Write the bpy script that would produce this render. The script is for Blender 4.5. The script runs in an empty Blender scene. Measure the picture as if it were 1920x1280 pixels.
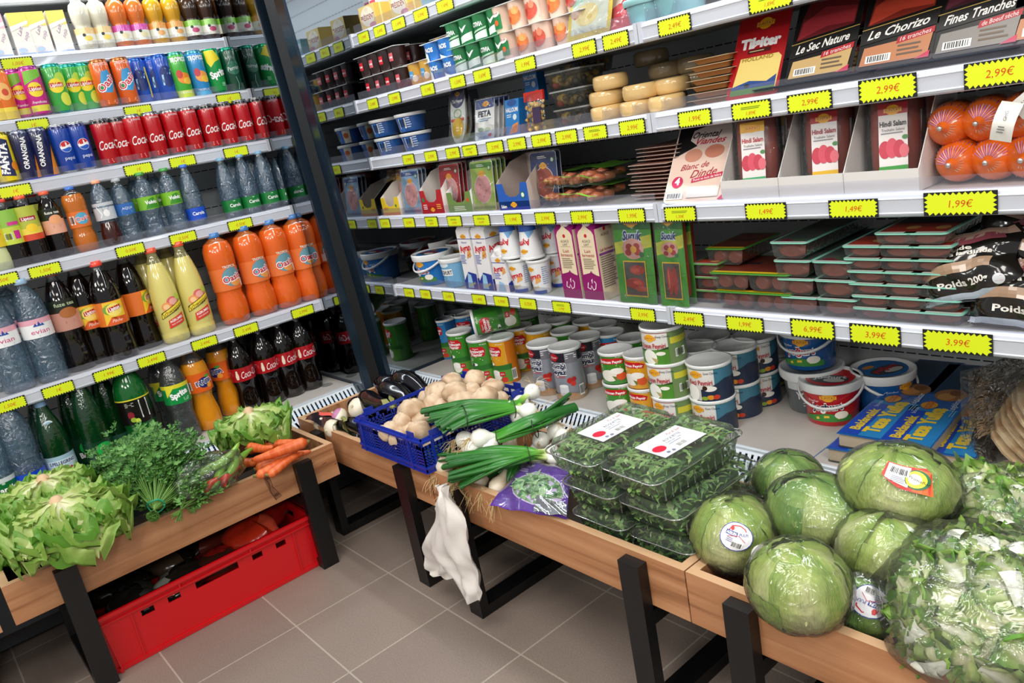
import bpy, bmesh, math, random
from mathutils import Vector, Matrix, noise
random.seed(7)
SC = bpy.context.scene
COL = SC.collection
PI = math.pi

# ---------------------------------------------------------------- camera
CAM_LOC = Vector((2.434, -1.643, 1.181))
YAW, PITCH, ROLL, FPX = -0.912, 0.276, -0.187, 1473.0
_f = Vector((math.sin(YAW)*math.cos(PITCH), math.cos(YAW)*math.cos(PITCH), -math.sin(PITCH)))
_r0 = Vector((math.cos(YAW), -math.sin(YAW), 0))
_u0 = _r0.cross(_f)
CR = _r0*math.cos(ROLL) + _u0*math.sin(ROLL)
CU = -_r0*math.sin(ROLL) + _u0*math.cos(ROLL)
CF = _f
cd = bpy.data.cameras.new('camera')
cam = bpy.data.objects.new('camera', cd); COL.objects.link(cam)
cd.sensor_width = 36.0; cd.lens = FPX/1920*36.0; cd.clip_start = 0.02
mw = Matrix.Identity(4)
for i in range(3):
    mw[i][0] = CR[i]; mw[i][1] = CU[i]; mw[i][2] = -CF[i]; mw[i][3] = CAM_LOC[i]
cam.matrix_world = mw
SC.camera = cam

# ---------------------------------------------------------------- world, lights, exposure
SC.view_settings.view_transform = 'Standard'
SC.view_settings.look = 'None'
SC.view_settings.exposure = -0.1
SC.view_settings.gamma = 1.0
w = bpy.data.worlds.new('world'); SC.world = w; w.use_nodes = True
w.node_tree.nodes['Background'].inputs[0].default_value = (0.95, 0.97, 1.0, 1)
w.node_tree.nodes['Background'].inputs[1].default_value = 0.42
SC.cycles.max_bounces = 8; SC.cycles.transparent_max_bounces = 24
SC.cycles.diffuse_bounces = 3; SC.cycles.glossy_bounces = 4; SC.cycles.transmission_bounces = 4
SC.cycles.sample_clamp_indirect = 6.0
SC.cycles.caustics_reflective = False; SC.cycles.caustics_refractive = False

def area(name, loc, target, sx, sy, power, col=(1, 1, 1), spread=None):
    l = bpy.data.lights.new(name, 'AREA'); l.shape = 'RECTANGLE'; l.size = sx; l.size_y = sy
    l.energy = power; l.color = col
    if spread: l.spread = math.radians(spread)
    o = bpy.data.objects.new(name, l); COL.objects.link(o); o.location = loc
    d = Vector(target) - Vector(loc)
    o.rotation_euler = d.to_track_quat('-Z', 'Y').to_euler()
    return o
# canopy tubes of the two chillers (run along the front top) and ceiling panels of the shop
area('canopy_tube_right', (1.4, -0.34, 2.04), (1.4, -0.12, 1.0), 2.9, 0.07, 26, (0.93, 0.97, 1.0))
t_ = area('canopy_tube_left', (-0.42, -1.35, 2.04), (-0.62, -1.35, 1.0), 0.07, 1.9, 15, (0.88, 0.95, 1.0))
t_.rotation_euler = (0, math.radians(12), 0)
area('added_far_panel', (1.5, -1.75, 2.75), (1.5, -1.75, 0), 0.6, 1.2, 32, (1.0, 0.95, 0.88))
area('added_far_panel', (3.3, -1.9, 2.75), (3.3, -1.9, 0), 0.6, 1.2, 30, (1.0, 0.95, 0.88))
area('added_far_panel', (2.2, -3.6, 2.75), (2.2, -3.6, 0), 1.2, 0.6, 26, (1.0, 0.95, 0.88))

for _x, _y in ((5.2, -2.2), (5.0, -4.6), (3.0, -5.8), (0.8, -5.2)):  # unseen far panels, added so low light reaches the chillers' back walls
    area('added_far_panel', (_x, _y, 2.75), (_x-.5, _y+.5, 0), 1.2, 0.6, 55, (1.0, 0.96, 0.90))
# ---------------------------------------------------------------- pixel helpers (where a sight line meets a real plane)
def hit(px, py, ax, v):
    d = CF + CR*((px-960)/FPX) - CU*((py-640)/FPX)
    t = (v - CAM_LOC[ax])/d[ax]
    return CAM_LOC + d*t
def along(px, p0, d):
    k = CR - CF*((px-960)/FPX)
    p0 = Vector(p0); d = Vector(d)
    return p0 + d*(-((p0-CAM_LOC).dot(k))/d.dot(k))

# ---------------------------------------------------------------- materials
def lin(h):
    if isinstance(h, str):
        h = h.lstrip('#')
        c = [int(h[i:i+2], 16)/255 for i in (0, 2, 4)]
    else: c = h
    return tuple(x/12.92 if x <= 0.04045 else ((x+0.055)/1.055)**2.4 for x in c)
_M = {}
def M(col, rough=0.4, metal=0.0, spec=0.5, coat=0.0):
    k = (col, rough, metal, spec, coat)
    if k in _M: return _M[k]
    m = bpy.data.materials.new('m_%s_%d' % (str(col).replace('#', ''), len(_M))); m.use_nodes = True
    b = m.node_tree.nodes['Principled BSDF']
    b.inputs['Base Color'].default_value = (*lin(col), 1)
    b.inputs['Roughness'].default_value = rough
    b.inputs['Metallic'].default_value = metal
    b.inputs['Specular IOR Level'].default_value = spec
    b.inputs['Coat Weight'].default_value = coat
    _M[k] = m
    return m
def nt(name):
    m = bpy.data.materials.new(name); m.use_nodes = True
    t = m.node_tree
    return m, t, t.nodes, t.links, t.nodes['Principled BSDF']
def film(name, tint, base=0.08, rough=0.05, bump=0.0, bscale=30, haze=None, hz=0.0, fm=0.8):
    """thin clear plastic: sees through, with a fresnel gloss and some milky haze"""
    m = bpy.data.materials.new(name); m.use_nodes = True
    t = m.node_tree; n = t.nodes; L = t.links
    for x in list(n): n.remove(x)
    out = n.new('ShaderNodeOutputMaterial'); tr = n.new('ShaderNodeBsdfTransparent'); gl = n.new('ShaderNodeBsdfGlossy')
    tr.inputs[0].default_value = (*lin(tint), 1); gl.inputs['Roughness'].default_value = rough
    fr = n.new('ShaderNodeLayerWeight'); fr.inputs[0].default_value = 0.28
    mx = n.new('ShaderNodeMixShader'); ma = n.new('ShaderNodeMath'); ma.operation = 'MULTIPLY_ADD'
    L.new(fr.outputs['Fresnel'], ma.inputs[0]); ma.inputs[1].default_value = fm; ma.inputs[2].default_value = base; ma.use_clamp = True
    src = tr
    if hz > 0:
        df = n.new('ShaderNodeBsdfDiffuse'); df.inputs[0].default_value = (*lin(haze or 'ffffff'), 1)
        m2 = n.new('ShaderNodeMixShader'); m2.inputs[0].default_value = hz
        L.new(tr.outputs[0], m2.inputs[1]); L.new(df.outputs[0], m2.inputs[2]); src = m2
    L.new(ma.outputs[0], mx.inputs[0]); L.new(src.outputs[0], mx.inputs[1]); L.new(gl.outputs[0], mx.inputs[2])
    L.new(mx.outputs[0], out.inputs[0])
    if bump > 0:
        tx = n.new('ShaderNodeTexCoord'); no = n.new('ShaderNodeTexNoise'); no.inputs['Scale'].default_value = bscale
        no.inputs['Detail'].default_value = 3; no.inputs['Distortion'].default_value = 1.2
        bp = n.new('ShaderNodeBump'); bp.inputs['Strength'].default_value = bump; bp.inputs['Distance'].default_value = 0.01
        L.new(tx.outputs['Object'], no.inputs[0]); L.new(no.outputs[0], bp.inputs['Height'])
        L.new(bp.outputs[0], gl.inputs['Normal']); L.new(bp.outputs[0], fr.inputs['Normal'])
    return m
CLEAR = film('clear_plastic', 'f4f8fa', 0.05, 0.03, hz=0.03, haze='dfe8f0')
GUARD = film('acrylic_guard', 'fafafc', 0.01, 0.04, hz=0.045, haze='dfe0f2', fm=.25)
WRAP = film('crinkled_wrap', 'fefefe', 0.04, 0.11, bump=0.8, bscale=24, hz=0.02)
BAGF = film('bag_film', 'fdfefd', 0.05, 0.12, bump=1.0, bscale=22, hz=0.025)
TRAYF = film('clear_tray', 'f8fbfa', 0.03, 0.10, bump=0.3, bscale=60, hz=0.04, haze='dfe8e4')
WATER = film('water_bottle', 'cfe0ec', 0.10, 0.05, bump=1.0, bscale=45, hz=0.12, haze='8fb8d8')
WATERG = film('water_bottle_green', '2f8a4c', 0.09, 0.06, bump=0.2, bscale=50, hz=0.30, haze='0f5a2a')

def wood_mat():
    m, t, n, L, b = nt('oak_laminate')
    tx = n.new('ShaderNodeTexCoord'); mp = n.new('ShaderNodeMapping'); mp.inputs['Scale'].default_value = (1.3, 26, 26)
    no = n.new('ShaderNodeTexNoise'); no.inputs['Scale'].default_value = 1.5; no.inputs['Detail'].default_value = 7; no.inputs['Distortion'].default_value = 0.5
    cr = n.new('ShaderNodeValToRGB')
    cr.color_ramp.elements[0].position = 0.28; cr.color_ramp.elements[0].color = (*lin('7f5235'), 1)
    cr.color_ramp.elements[1].position = 0.66; cr.color_ramp.elements[1].color = (*lin('c08c64'), 1)
    e = cr.color_ramp.elements.new(0.45); e.color = (*lin('ab764f'), 1)
    L.new(tx.outputs['Object'], mp.inputs[0]); L.new(mp.outputs[0], no.inputs[0]); L.new(no.outputs[0], cr.inputs[0])
    L.new(cr.outputs[0], b.inputs['Base Color']); b.inputs['Roughness'].default_value = 0.45
    return m
WOOD = wood_mat()
EDGE = M('c9a27c', 0.45)
BLACK = M('0b0b0c', 0.42)
WHITE = M('e9ebec', 0.3)
RAIL = M('c6cad4', 0.22, coat=0.3)

# ---------------------------------------------------------------- text outlines, cached as flat triangles
_T = {}
def text2d(s, bold=0.0, shear=0.0):
    k = (s, bold, shear)
    if k in _T: return _T[k]
    c = bpy.data.curves.new('t', 'FONT'); c.body = s; c.offset = bold; c.shear = shear; c.resolution_u = 2
    o = bpy.data.objects.new('t', c); COL.objects.link(o)
    dg = bpy.context.evaluated_depsgraph_get()
    me = bpy.data.meshes.new_from_object(o.evaluated_get(dg))
    bm = bmesh.new(); bm.from_mesh(me)
    bmesh.ops.triangulate(bm, faces=bm.faces[:])
    xs = [v.co.x for v in bm.verts] or [0]; ys = [v.co.y for v in bm.verts] or [0]
    x0, x1, y0 = min(xs), max(xs), 0.0
    a = x0 + 0.3
    while a < x1:
        bmesh.ops.bisect_plane(bm, geom=bm.verts[:]+bm.edges[:]+bm.faces[:], plane_co=(a, 0, 0), plane_no=(1, 0, 0)); a += 0.3
    for a in (0.2, 0.45):
        bmesh.ops.bisect_plane(bm, geom=bm.verts[:]+bm.edges[:]+bm.faces[:], plane_co=(0, a, 0), plane_no=(0, 1, 0))
    bm.verts.ensure_lookup_table(); bm.verts.index_update()
    cx = (x0+x1)/2
    V = [((v.co.x-cx)/0.7, (v.co.y-0.35)/0.7) for v in bm.verts]
    F = [[v.index for v in f.verts] for f in bm.faces]
    bm.free(); bpy.data.objects.remove(o); bpy.data.curves.remove(c); bpy.data.meshes.remove(me)
    _T[k] = (V, F, (x1-x0)/0.7)
    return _T[k]

# ---------------------------------------------------------------- surface maps (u, v in millimetres)
def plane_map(o, U, V):
    o = Vector(o); U = Vector(U).normalized(); V = Vector(V).normalized(); N = U.cross(V)
    return lambda u, v, d: o + U*(u/1000) + V*(v/1000) + N*(d/1000)
def cyl_map(r, z0, a0=0.0):
    rf = r if callable(r) else (lambda v: r)
    def f(u, v, d):
        rr = rf(v) + d/1000; a = a0 + u/1000/rf(0)
        return Vector((rr*math.sin(a), -rr*math.cos(a), z0+v/1000))
    return f

# ---------------------------------------------------------------- mesh builder
class MB:
    def __init__(s): s.v = []; s.f = []; s.m = []; s.mats = []; s.uv = {}; s.sm = []
    def mi(s, mat):
        if mat not in s.mats: s.mats.append(mat)
        return s.mats.index(mat)
    def add(s, vs, fs, mat, smooth=False):
        b = len(s.v); s.v += [tuple(x) for x in vs]; i = s.mi(mat)
        for f in fs: s.f.append([b+k for k in f]); s.m.append(i); s.sm.append(smooth)
        return b
    def box(s, lo, hi, mat, rot=None, c=None, top=None):
        x0, y0, z0 = lo; x1, y1, z1 = hi
        vs = [Vector(p) for p in ((x0,y0,z0),(x1,y0,z0),(x1,y1,z0),(x0,y1,z0),(x0,y0,z1),(x1,y0,z1),(x1,y1,z1),(x0,y1,z1))]
        if rot is not None:
            c = Vector(c if c is not None else ((x0+x1)/2, (y0+y1)/2, (z0+z1)/2))
            vs = [c + rot @ (p-c) for p in vs]
        s.add(vs, [(0,3,2,1),(0,1,5,4),(1,2,6,5),(2,3,7,6),(3,0,4,7)], mat)
        s.add(vs, [(4,5,6,7)], top or mat)
    def prism(s, pts, lo, hi, axis, mat, mats=None, caps=True):
        """closed outline pts swept along axis (0,1,2) from lo to hi"""
        def mk(a, b, t):
            p = [a, b]; p.insert(axis, t); return p
        n = len(pts)
        vs = [mk(a, b, lo) for a, b in pts] + [mk(a, b, hi) for a, b in pts]
        for i in range(n):
            j = (i+1) % n
            s.add([vs[i], vs[j], vs[n+j], vs[n+i]], [(0,1,2,3)], mats[i] if mats else mat)
        if caps:
            s.add(vs[:n], [tuple(range(n))[::-1]], mat); s.add(vs[n:], [tuple(range(n))], mat)
    def lathe(s, prof, mat, seg=24, mats=None, c=(0,0,0), M4=None, smooth=True, sx=1, sy=1):
        """prof: (r, z) list; mats: one per segment"""
        rings = []
        for r, z in prof:
            rings.append([Vector((c[0]+sx*r*math.cos(2*PI*k/seg), c[1]+sy*r*math.sin(2*PI*k/seg), c[2]+z)) for k in range(seg)])
        base = len(s.v)
        for R in rings:
            s.v += [tuple(M4 @ p) if M4 else tuple(p) for p in R]
        for i in range(len(prof)-1):
            mt = s.mi(mats[i] if mats else mat)
            if prof[i][0] < 1e-5 and prof[i+1][0] < 1e-5: continue
            for k in range(seg):
                k2 = (k+1) % seg
                s.f.append([base+i*seg+k, base+i*seg+k2, base+(i+1)*seg+k2, base+(i+1)*seg+k]); s.m.append(mt); s.sm.append(smooth)
    def tube(s, pts, rad, mat, seg=8, caps=True, flat=1.0, smooth=True):
        pts = [Vector(p) for p in pts]; n = len(pts)
        rad = rad if isinstance(rad, (list, tuple)) else [rad]*n
        base = len(s.v); up = None
        for i, p in enumerate(pts):
            t = (pts[min(i+1, n-1)] - pts[max(i-1, 0)]).normalized()
            if up is None:
                up = Vector((0,0,1)) if abs(t.z) < 0.9 else Vector((1,0,0))
            a = t.cross(up).normalized(); b = a.cross(t).normalized(); up = b
            for k in range(seg):
                q = 2*PI*k/seg
                s.v.append(tuple(p + a*(rad[i]*math.cos(q)) + b*(rad[i]*flat*math.sin(q))))
        mt = s.mi(mat)
        for i in range(n-1):
            for k in range(seg):
                k2 = (k+1) % seg
                s.f.append([base+i*seg+k, base+i*seg+k2, base+(i+1)*seg+k2, base+(i+1)*seg+k]); s.m.append(mt); s.sm.append(smooth)
        if caps:
            s.f.append([base+k for k in range(seg)][::-1]); s.m.append(mt); s.sm.append(False)
            s.f.append([base+(n-1)*seg+k for k in range(seg)]); s.m.append(mt); s.sm.append(False)
    def grid(s, fn, nu, nv, mat, smooth=True, uv=None, close=False):
        base = len(s.v)
        for j in range(nv+1):
            for i in range(nu+1):
                s.v.append(tuple(fn(i/nu, j/nv)))
                s.uv[len(s.v)-1] = uv(i/nu, j/nv) if uv else (i/nu, j/nv)
        mt = s.mi(mat)
        for j in range(nv):
            for i in range(nu):
                a = base+j*(nu+1)+i
                s.f.append([a, a+1, a+nu+2, a+nu+1]); s.m.append(mt); s.sm.append(smooth)
    # ---- printed decals
    def decals(s, mp, ds, scale=1.0, d0=0.25, step=0.12):
        d = d0
        for q in ds:
            k = q[0]; d += step
            def put(pts, faces, col):
                mt = M(col, 0.35) if isinstance(col, (str, tuple)) else col
                s.add([mp(a*scale, b*scale, d) for a, b in pts], faces, mt)
            if k == 'R':
                _, u0, v0, u1, v1, col = q
                n = max(1, int(abs(u1-u0)*scale/6)); nv = max(1, int(abs(v1-v0)*scale/40))
                pts = [(u0+(u1-u0)*i/n, v0+(v1-v0)*j/nv) for j in range(nv+1) for i in range(n+1)]
                put(pts, [(j*(n+1)+i, j*(n+1)+i+1, (j+1)*(n+1)+i+1, (j+1)*(n+1)+i) for j in range(nv) for i in range(n)], col)
            elif k in ('E', 'B'):
                if k == 'E': _, u, v, ru, rv, col = q; n = 20; rr = [1]*n
                else: _, u, v, ru, rv, nn, col = q; n = nn*2; rr = [1 if i % 2 == 0 else 0.8 for i in range(n)]
                pts = [(u, v)]; rg = (0.4, 0.75, 1.0)
                for g in rg:
                    for i in range(n):
                        a = 2*PI*i/n; pts.append((u+ru*g*rr[i]*math.cos(a), v+rv*g*rr[i]*math.sin(a)))
                fs = [(0, 1+i, 1+(i+1) % n) for i in range(n)]
                for g in range(2):
                    for i in range(n):
                        j = (i+1) % n; fs.append((1+g*n+i, 1+(g+1)*n+i, 1+(g+1)*n+j, 1+g*n+j))
                put(pts, fs, col)
            elif k == 'P':
                bm = bmesh.new(); fc = bm.faces.new([bm.verts.new((a, b_, 0)) for a, b_ in q[1]]); bmesh.ops.triangulate(bm, faces=[fc])
                xs = [a for a, b_ in q[1]]; st = 7/scale; a = min(xs)+st
                while a < max(xs):
                    bmesh.ops.bisect_plane(bm, geom=bm.verts[:]+bm.edges[:]+bm.faces[:], plane_co=(a, 0, 0), plane_no=(1, 0, 0)); a += st
                bm.verts.index_update(); put([(v.co.x, v.co.y) for v in bm.verts], [[v.index for v in f.verts] for f in bm.faces], q[2]); bm.free()
            elif k == 'S':
                P = q[1]; w = q[2]/2; pts = []; fs = []
                for i in range(len(P)):
                    a = P[max(i-1, 0)]; b = P[min(i+1, len(P)-1)]
                    tx, ty = b[0]-a[0], b[1]-a[1]; l = math.hypot(tx, ty) or 1
                    pts += [(P[i][0]-ty/l*w, P[i][1]+tx/l*w), (P[i][0]+ty/l*w, P[i][1]-tx/l*w)]
                    if i: fs.append((2*i-2, 2*i-1, 2*i+1, 2*i))
                put(pts, fs, q[3])
            elif k == 'T':
                _, tx, u, v, sz, col = q[:6]; o = q[6] if len(q) > 6 else {}
                V, F, wd = text2d(tx, o.get('b', 0.0), o.get('s', 0.0))
                a = math.radians(o.get('r', 0)); ca, sa = math.cos(a), math.sin(a)
                kx = o.get('w'); fx = (kx/(wd*sz)) if kx else 1.0
                if o.get('m'): fx = -fx
                put([(u+(x*sz*fx)*ca-(y*sz)*sa, v+(x*sz*fx)*sa+(y*sz)*ca) for x, y in V], F, col)
            elif k == 'K':   # barcode
                _, u, v, wd, h = q
                put([(u, v), (u+wd, v), (u+wd, v+h), (u, v+h)], [(0,1,2,3)], 'f4f4f2')
                rnd = random.Random(int(u*7+v*3)); x = u+wd*0.08; d += step
                while x < u+wd*0.9:
                    b = rnd.uniform(0.02, 0.06)*wd
                    put([(x, v+h*0.15), (x+b, v+h*0.15), (x+b, v+h*0.9), (x, v+h*0.9)], [(0,1,2,3)], '1a1a1a'); x += b+rnd.uniform(0.02, 0.06)*wd
            elif k == 'L':   # lines of small print
                _, u, v, wd, n, gap, col = q
                rnd = random.Random(n+int(u))
                for i in range(n):
                    ww = wd*rnd.uniform(0.7, 1)
                    put([(u, v-i*gap), (u+ww, v-i*gap), (u+ww, v-i*gap+gap*0.42), (u, v-i*gap+gap*0.42)], [(0,1,2,3)], col)
    def mesh(s, name='mesh', auto=True):
        me = bpy.data.meshes.new(name)
        me.from_pydata(s.v, [], s.f)
        for m in s.mats: me.materials.append(m)
        me.polygons.foreach_set('material_index', s.m)
        me.polygons.foreach_set('use_smooth', s.sm)
        if s.uv:
            ul = me.uv_layers.new(name='UVMap')
            for l in me.loops: ul.data[l.index].uv = s.uv.get(l.vertex_index, (0, 0))
        me.update()
        return me

# ---------------------------------------------------------------- things made of parts
class Spec:
    """name, mesh (or None), kids: (Spec) list; all meshes in the thing's own coordinates"""
    def __init__(s, name, mb=None, kids=(), label=None, loc=(0,0,0), kind=None):
        s.name = name; s.me = mb.mesh(name) if isinstance(mb, MB) else mb; s.kids = list(kids); s.label = label; s.loc = loc; s.kind = kind
def inst(sp, loc=(0,0,0), rot=(0,0,0), label=None, cat=None, group=None, kind=None, parent=None, scale=None, M4=None):
    o = bpy.data.objects.new(sp.name, sp.me); COL.objects.link(o)
    if parent is None:
        if M4 is not None: o.matrix_world = M4
        else:
            o.location = loc; o.rotation_euler = rot if not isinstance(rot, (int, float)) else (0, 0, rot)
            if scale: o.scale = scale if not isinstance(scale, (int, float)) else (scale,)*3
        if label: o['label'] = label
        if cat: o['category'] = cat
        if group: o['group'] = group
        if kind: o['kind'] = kind
    else:
        o.parent = parent; o.location = sp.loc
        if sp.label: o['label'] = sp.label
        if sp.kind: o['kind'] = sp.kind
    for k in sp.kids: inst(k, parent=o)
    return o
def ORD(i): return ['first','second','third','fourth','fifth','sixth','seventh','eighth','ninth','tenth','eleventh','twelfth','thirteenth','fourteenth','fifteenth','sixteenth'][i]
# ================================================================ the setting
def floor_mat():
    m, t, n, L, b = nt('stone_tiles')
    tx = n.new('ShaderNodeTexCoord'); mp = n.new('ShaderNodeMapping')
    mp.inputs['Location'].default_value = (-0.26, 0.784, 0)
    br = n.new('ShaderNodeTexBrick'); br.offset = 0.0; br.squash = 1.0
    br.inputs['Scale'].default_value = 1.0; br.inputs['Brick Width'].default_value = 0.2925; br.inputs['Row Height'].default_value = 0.2925
    br.inputs['Mortar Size'].default_value = 0.0022; br.inputs['Mortar Smooth'].default_value = 0.1
    br.inputs['Color1'].default_value = (*lin('8a7c72'), 1); br.inputs['Color2'].default_value = (*lin('83766d'), 1)
    br.inputs['Mortar'].default_value = (*lin('a89f92'), 1)
    no = n.new('ShaderNodeTexNoise'); no.inputs['Scale'].default_value = 260; no.inputs['Detail'].default_value = 2
    rp = n.new('ShaderNodeMapRange'); rp.inputs[1].default_value = 0.3; rp.inputs[2].default_value = 0.7; rp.inputs[3].default_value = 0.86; rp.inputs[4].default_value = 1.12
    n2 = n.new('ShaderNodeTexNoise'); n2.inputs['Scale'].default_value = 3; 
    r2 = n.new('ShaderNodeMapRange'); r2.inputs[3].default_value = 0.86; r2.inputs[4].default_value = 1.1
    mu = n.new('ShaderNodeMix'); mu.data_type = 'RGBA'; mu.blend_type = 'MULTIPLY'; mu.inputs[0].default_value = 1
    mv = n.new('ShaderNodeMath'); mv.operation = 'MULTIPLY'
    L.new(tx.outputs['Object'], mp.inputs[0]); L.new(mp.outputs[0], br.inputs[0]); L.new(tx.outputs['Object'], no.inputs[0]); L.new(tx.outputs['Object'], n2.inputs[0])
    L.new(no.outputs[0], rp.inputs[0]); L.new(n2.outputs[0], r2.inputs[0]); L.new(rp.outputs[0], mv.inputs[0]); L.new(r2.outputs[0], mv.inputs[1])
    L.new(br.outputs[0], mu.inputs[6]); L.new(mv.outputs[0], mu.inputs[7]); L.new(mu.outputs[2], b.inputs['Base Color'])
    b.inputs['Roughness'].default_value = 0.42
    return m
b = MB(); b.add([(-1.5,-4.5,0),(4.5,-4.5,0),(4.5,1.0,0),(-1.5,1.0,0)], [(0,1,2,3)], floor_mat())
inst(Spec('floor', b), kind='structure')
b = MB(); b.box((-1.5, 0.62, 0), (4.5, 0.72, 2.8), M('b9bcbd', 0.8)); inst(Spec('wall_back', b), kind='structure')
b = MB(); b.box((-1.3, -4.5, 0), (-1.2, 0.62, 2.8), M('b9bcbd', 0.8)); inst(Spec('wall_left', b), kind='structure')

def back_mat(name, vert_axis_len=0.2):
    """pale grey enamel back with punched slots, in pairs of rows"""
    m, t, n, L, b = nt(name)
    tx = n.new('ShaderNodeTexCoord')
    sp = n.new('ShaderNodeSeparateXYZ'); L.new(tx.outputs['Object'], sp.inputs[0])
    def band(sock, period, duty, off=0.0):
        a = n.new('ShaderNodeMath'); a.operation = 'ADD'; a.inputs[1].default_value = off; L.new(sock, a.inputs[0])
        f = n.new('ShaderNodeMath'); f.operation = 'PINGPONG'; f.inputs[1].default_value = period/2; L.new(a.outputs[0], f.inputs[0])
        c = n.new('ShaderNodeMath'); c.operation = 'LESS_THAN'; c.inputs[1].default_value = period*duty/2; L.new(f.outputs[0], c.inputs[0])
        return c.outputs[0]
    hx = n.new('ShaderNodeMath'); hx.operation = 'ADD'; L.new(sp.outputs[0], hx.inputs[0]); L.new(sp.outputs[1], hx.inputs[1])
    A = band(hx.outputs[0], 0.030, 0.80); B = band(sp.outputs[2], 0.010, 0.34); C = band(sp.outputs[2], 0.07, 0.24)
    m1 = n.new('ShaderNodeMath'); m1.operation = 'MULTIPLY'; L.new(A, m1.inputs[0]); L.new(B, m1.inputs[1])
    m2 = n.new('ShaderNodeMath'); m2.operation = 'MULTIPLY'; L.new(m1.outputs[0], m2.inputs[0]); L.new(C, m2.inputs[1])
    mx = n.new('ShaderNodeMix'); mx.data_type = 'RGBA'; L.new(m2.outputs[0], mx.inputs[0])
    mx.inputs[6].default_value = (*lin('d2d6d8'), 1); mx.inputs[7].default_value = (*lin('26282b'), 1)
    L.new(mx.outputs[2], b.inputs['Base Color']); b.inputs['Roughness'].default_value = 0.35
    return m
BACK = back_mat('slotted_back')
MIRROR = M('8d949b', 0.03, 1.0)
FRAME = M('243240', 0.18, 0.5)
FRAME2 = M('232b33', 0.3, 0.2)
GREYIN = M('5d6468', 0.4)
SHELFM = M('c9c9c6', 0.35)
DECKM = M('cdc8c2', 0.3)

R_Z = [1.489, 1.280, 1.089, 0.889, 0.643]; R_Y = [-0.190, -0.229, -0.222, -0.240, -0.241]
L_Z = [1.584, 1.394, 1.215, 0.977, 0.631]; L_X = [-0.444, -0.355, -0.313, -0.259, -0.213]
R_BACK, L_BACK = 0.30, -0.69
DECK = 0.347
SH = 0.040        # lip bottom to shelf top

def rail_profile(front, z):
    """price rail: outline in (depth, height), depth grows to the back"""
    f = front
    return [(f, z), (f+0.004, z-0.003), (f+0.03, z-0.002), (f+0.03, z+0.036), (f+0.016, z+0.041), (f+0.008, z+0.0395), (f+0.003, z+0.036), (f+0.0015, z+0.031), (f-0.001, z+0.0295), (f, z+0.027), (f, z+0.006), (f-0.002, z+0.004)]

def right_shelf(i, x0, x1):
    y, z = R_Y[i], R_Z[i]
    b = MB(); b.box((x0+0.002, y+0.02, z+0.018), (x1-0.002, R_BACK, z+SH-0.002), SHELFM)
    b.box((x0+0.002, y+0.03, z+0.0), (x1-0.002, y+0.20, z+0.018), GREYIN)
    r = MB(); r.prism(rail_profile(y, z), x0+0.0025, x1-0.0025, 0, RAIL)
    for e in (x0, x1-0.012): r.box((e+0.001, y-0.003, z-0.002), (e+0.011, y+0.02, z+0.041), RAIL)
    g = MB(); g.box((x0+0.015, y+0.0105, z+0.036), (x1-0.015, y+0.013, z+0.036+0.028), GUARD)
    return Spec('shelf', b, [Spec('price_rail', r), Spec('front_guard', g, label='clear acrylic guard along the shelf front')])
def left_shelf(z, x, y0, y1):
    b = MB(); b.box((L_BACK, y0+0.002, z+0.018), (x-0.02, y1-0.002, z+SH-0.002), SHELFM)
    b.box((x-0.20, y0+0.002, z), (x-0.03, y1-0.002, z+0.018), GREYIN)
    r = MB(); r.prism([(2*x-a, c) for a, c in rail_profile(x, z)][::-1], y0+0.0025, y1-0.0025, 1, RAIL)
    # prism with axis 1 expects (x, z)
    for e in (y0, y1-0.012): r.box((x-0.02, e+0.001, z-0.002), (x+0.003, e+0.011, z+0.041), RAIL)
    g = MB(); g.box((x-0.013, y0+0.015, z+0.036), (x-0.0105, y1-0.015, z+0.036+0.028), GUARD)
    return Spec('shelf', b, [Spec('price_rail', r), Spec('front_guard', g, label='clear acrylic guard along the shelf front')])

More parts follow.
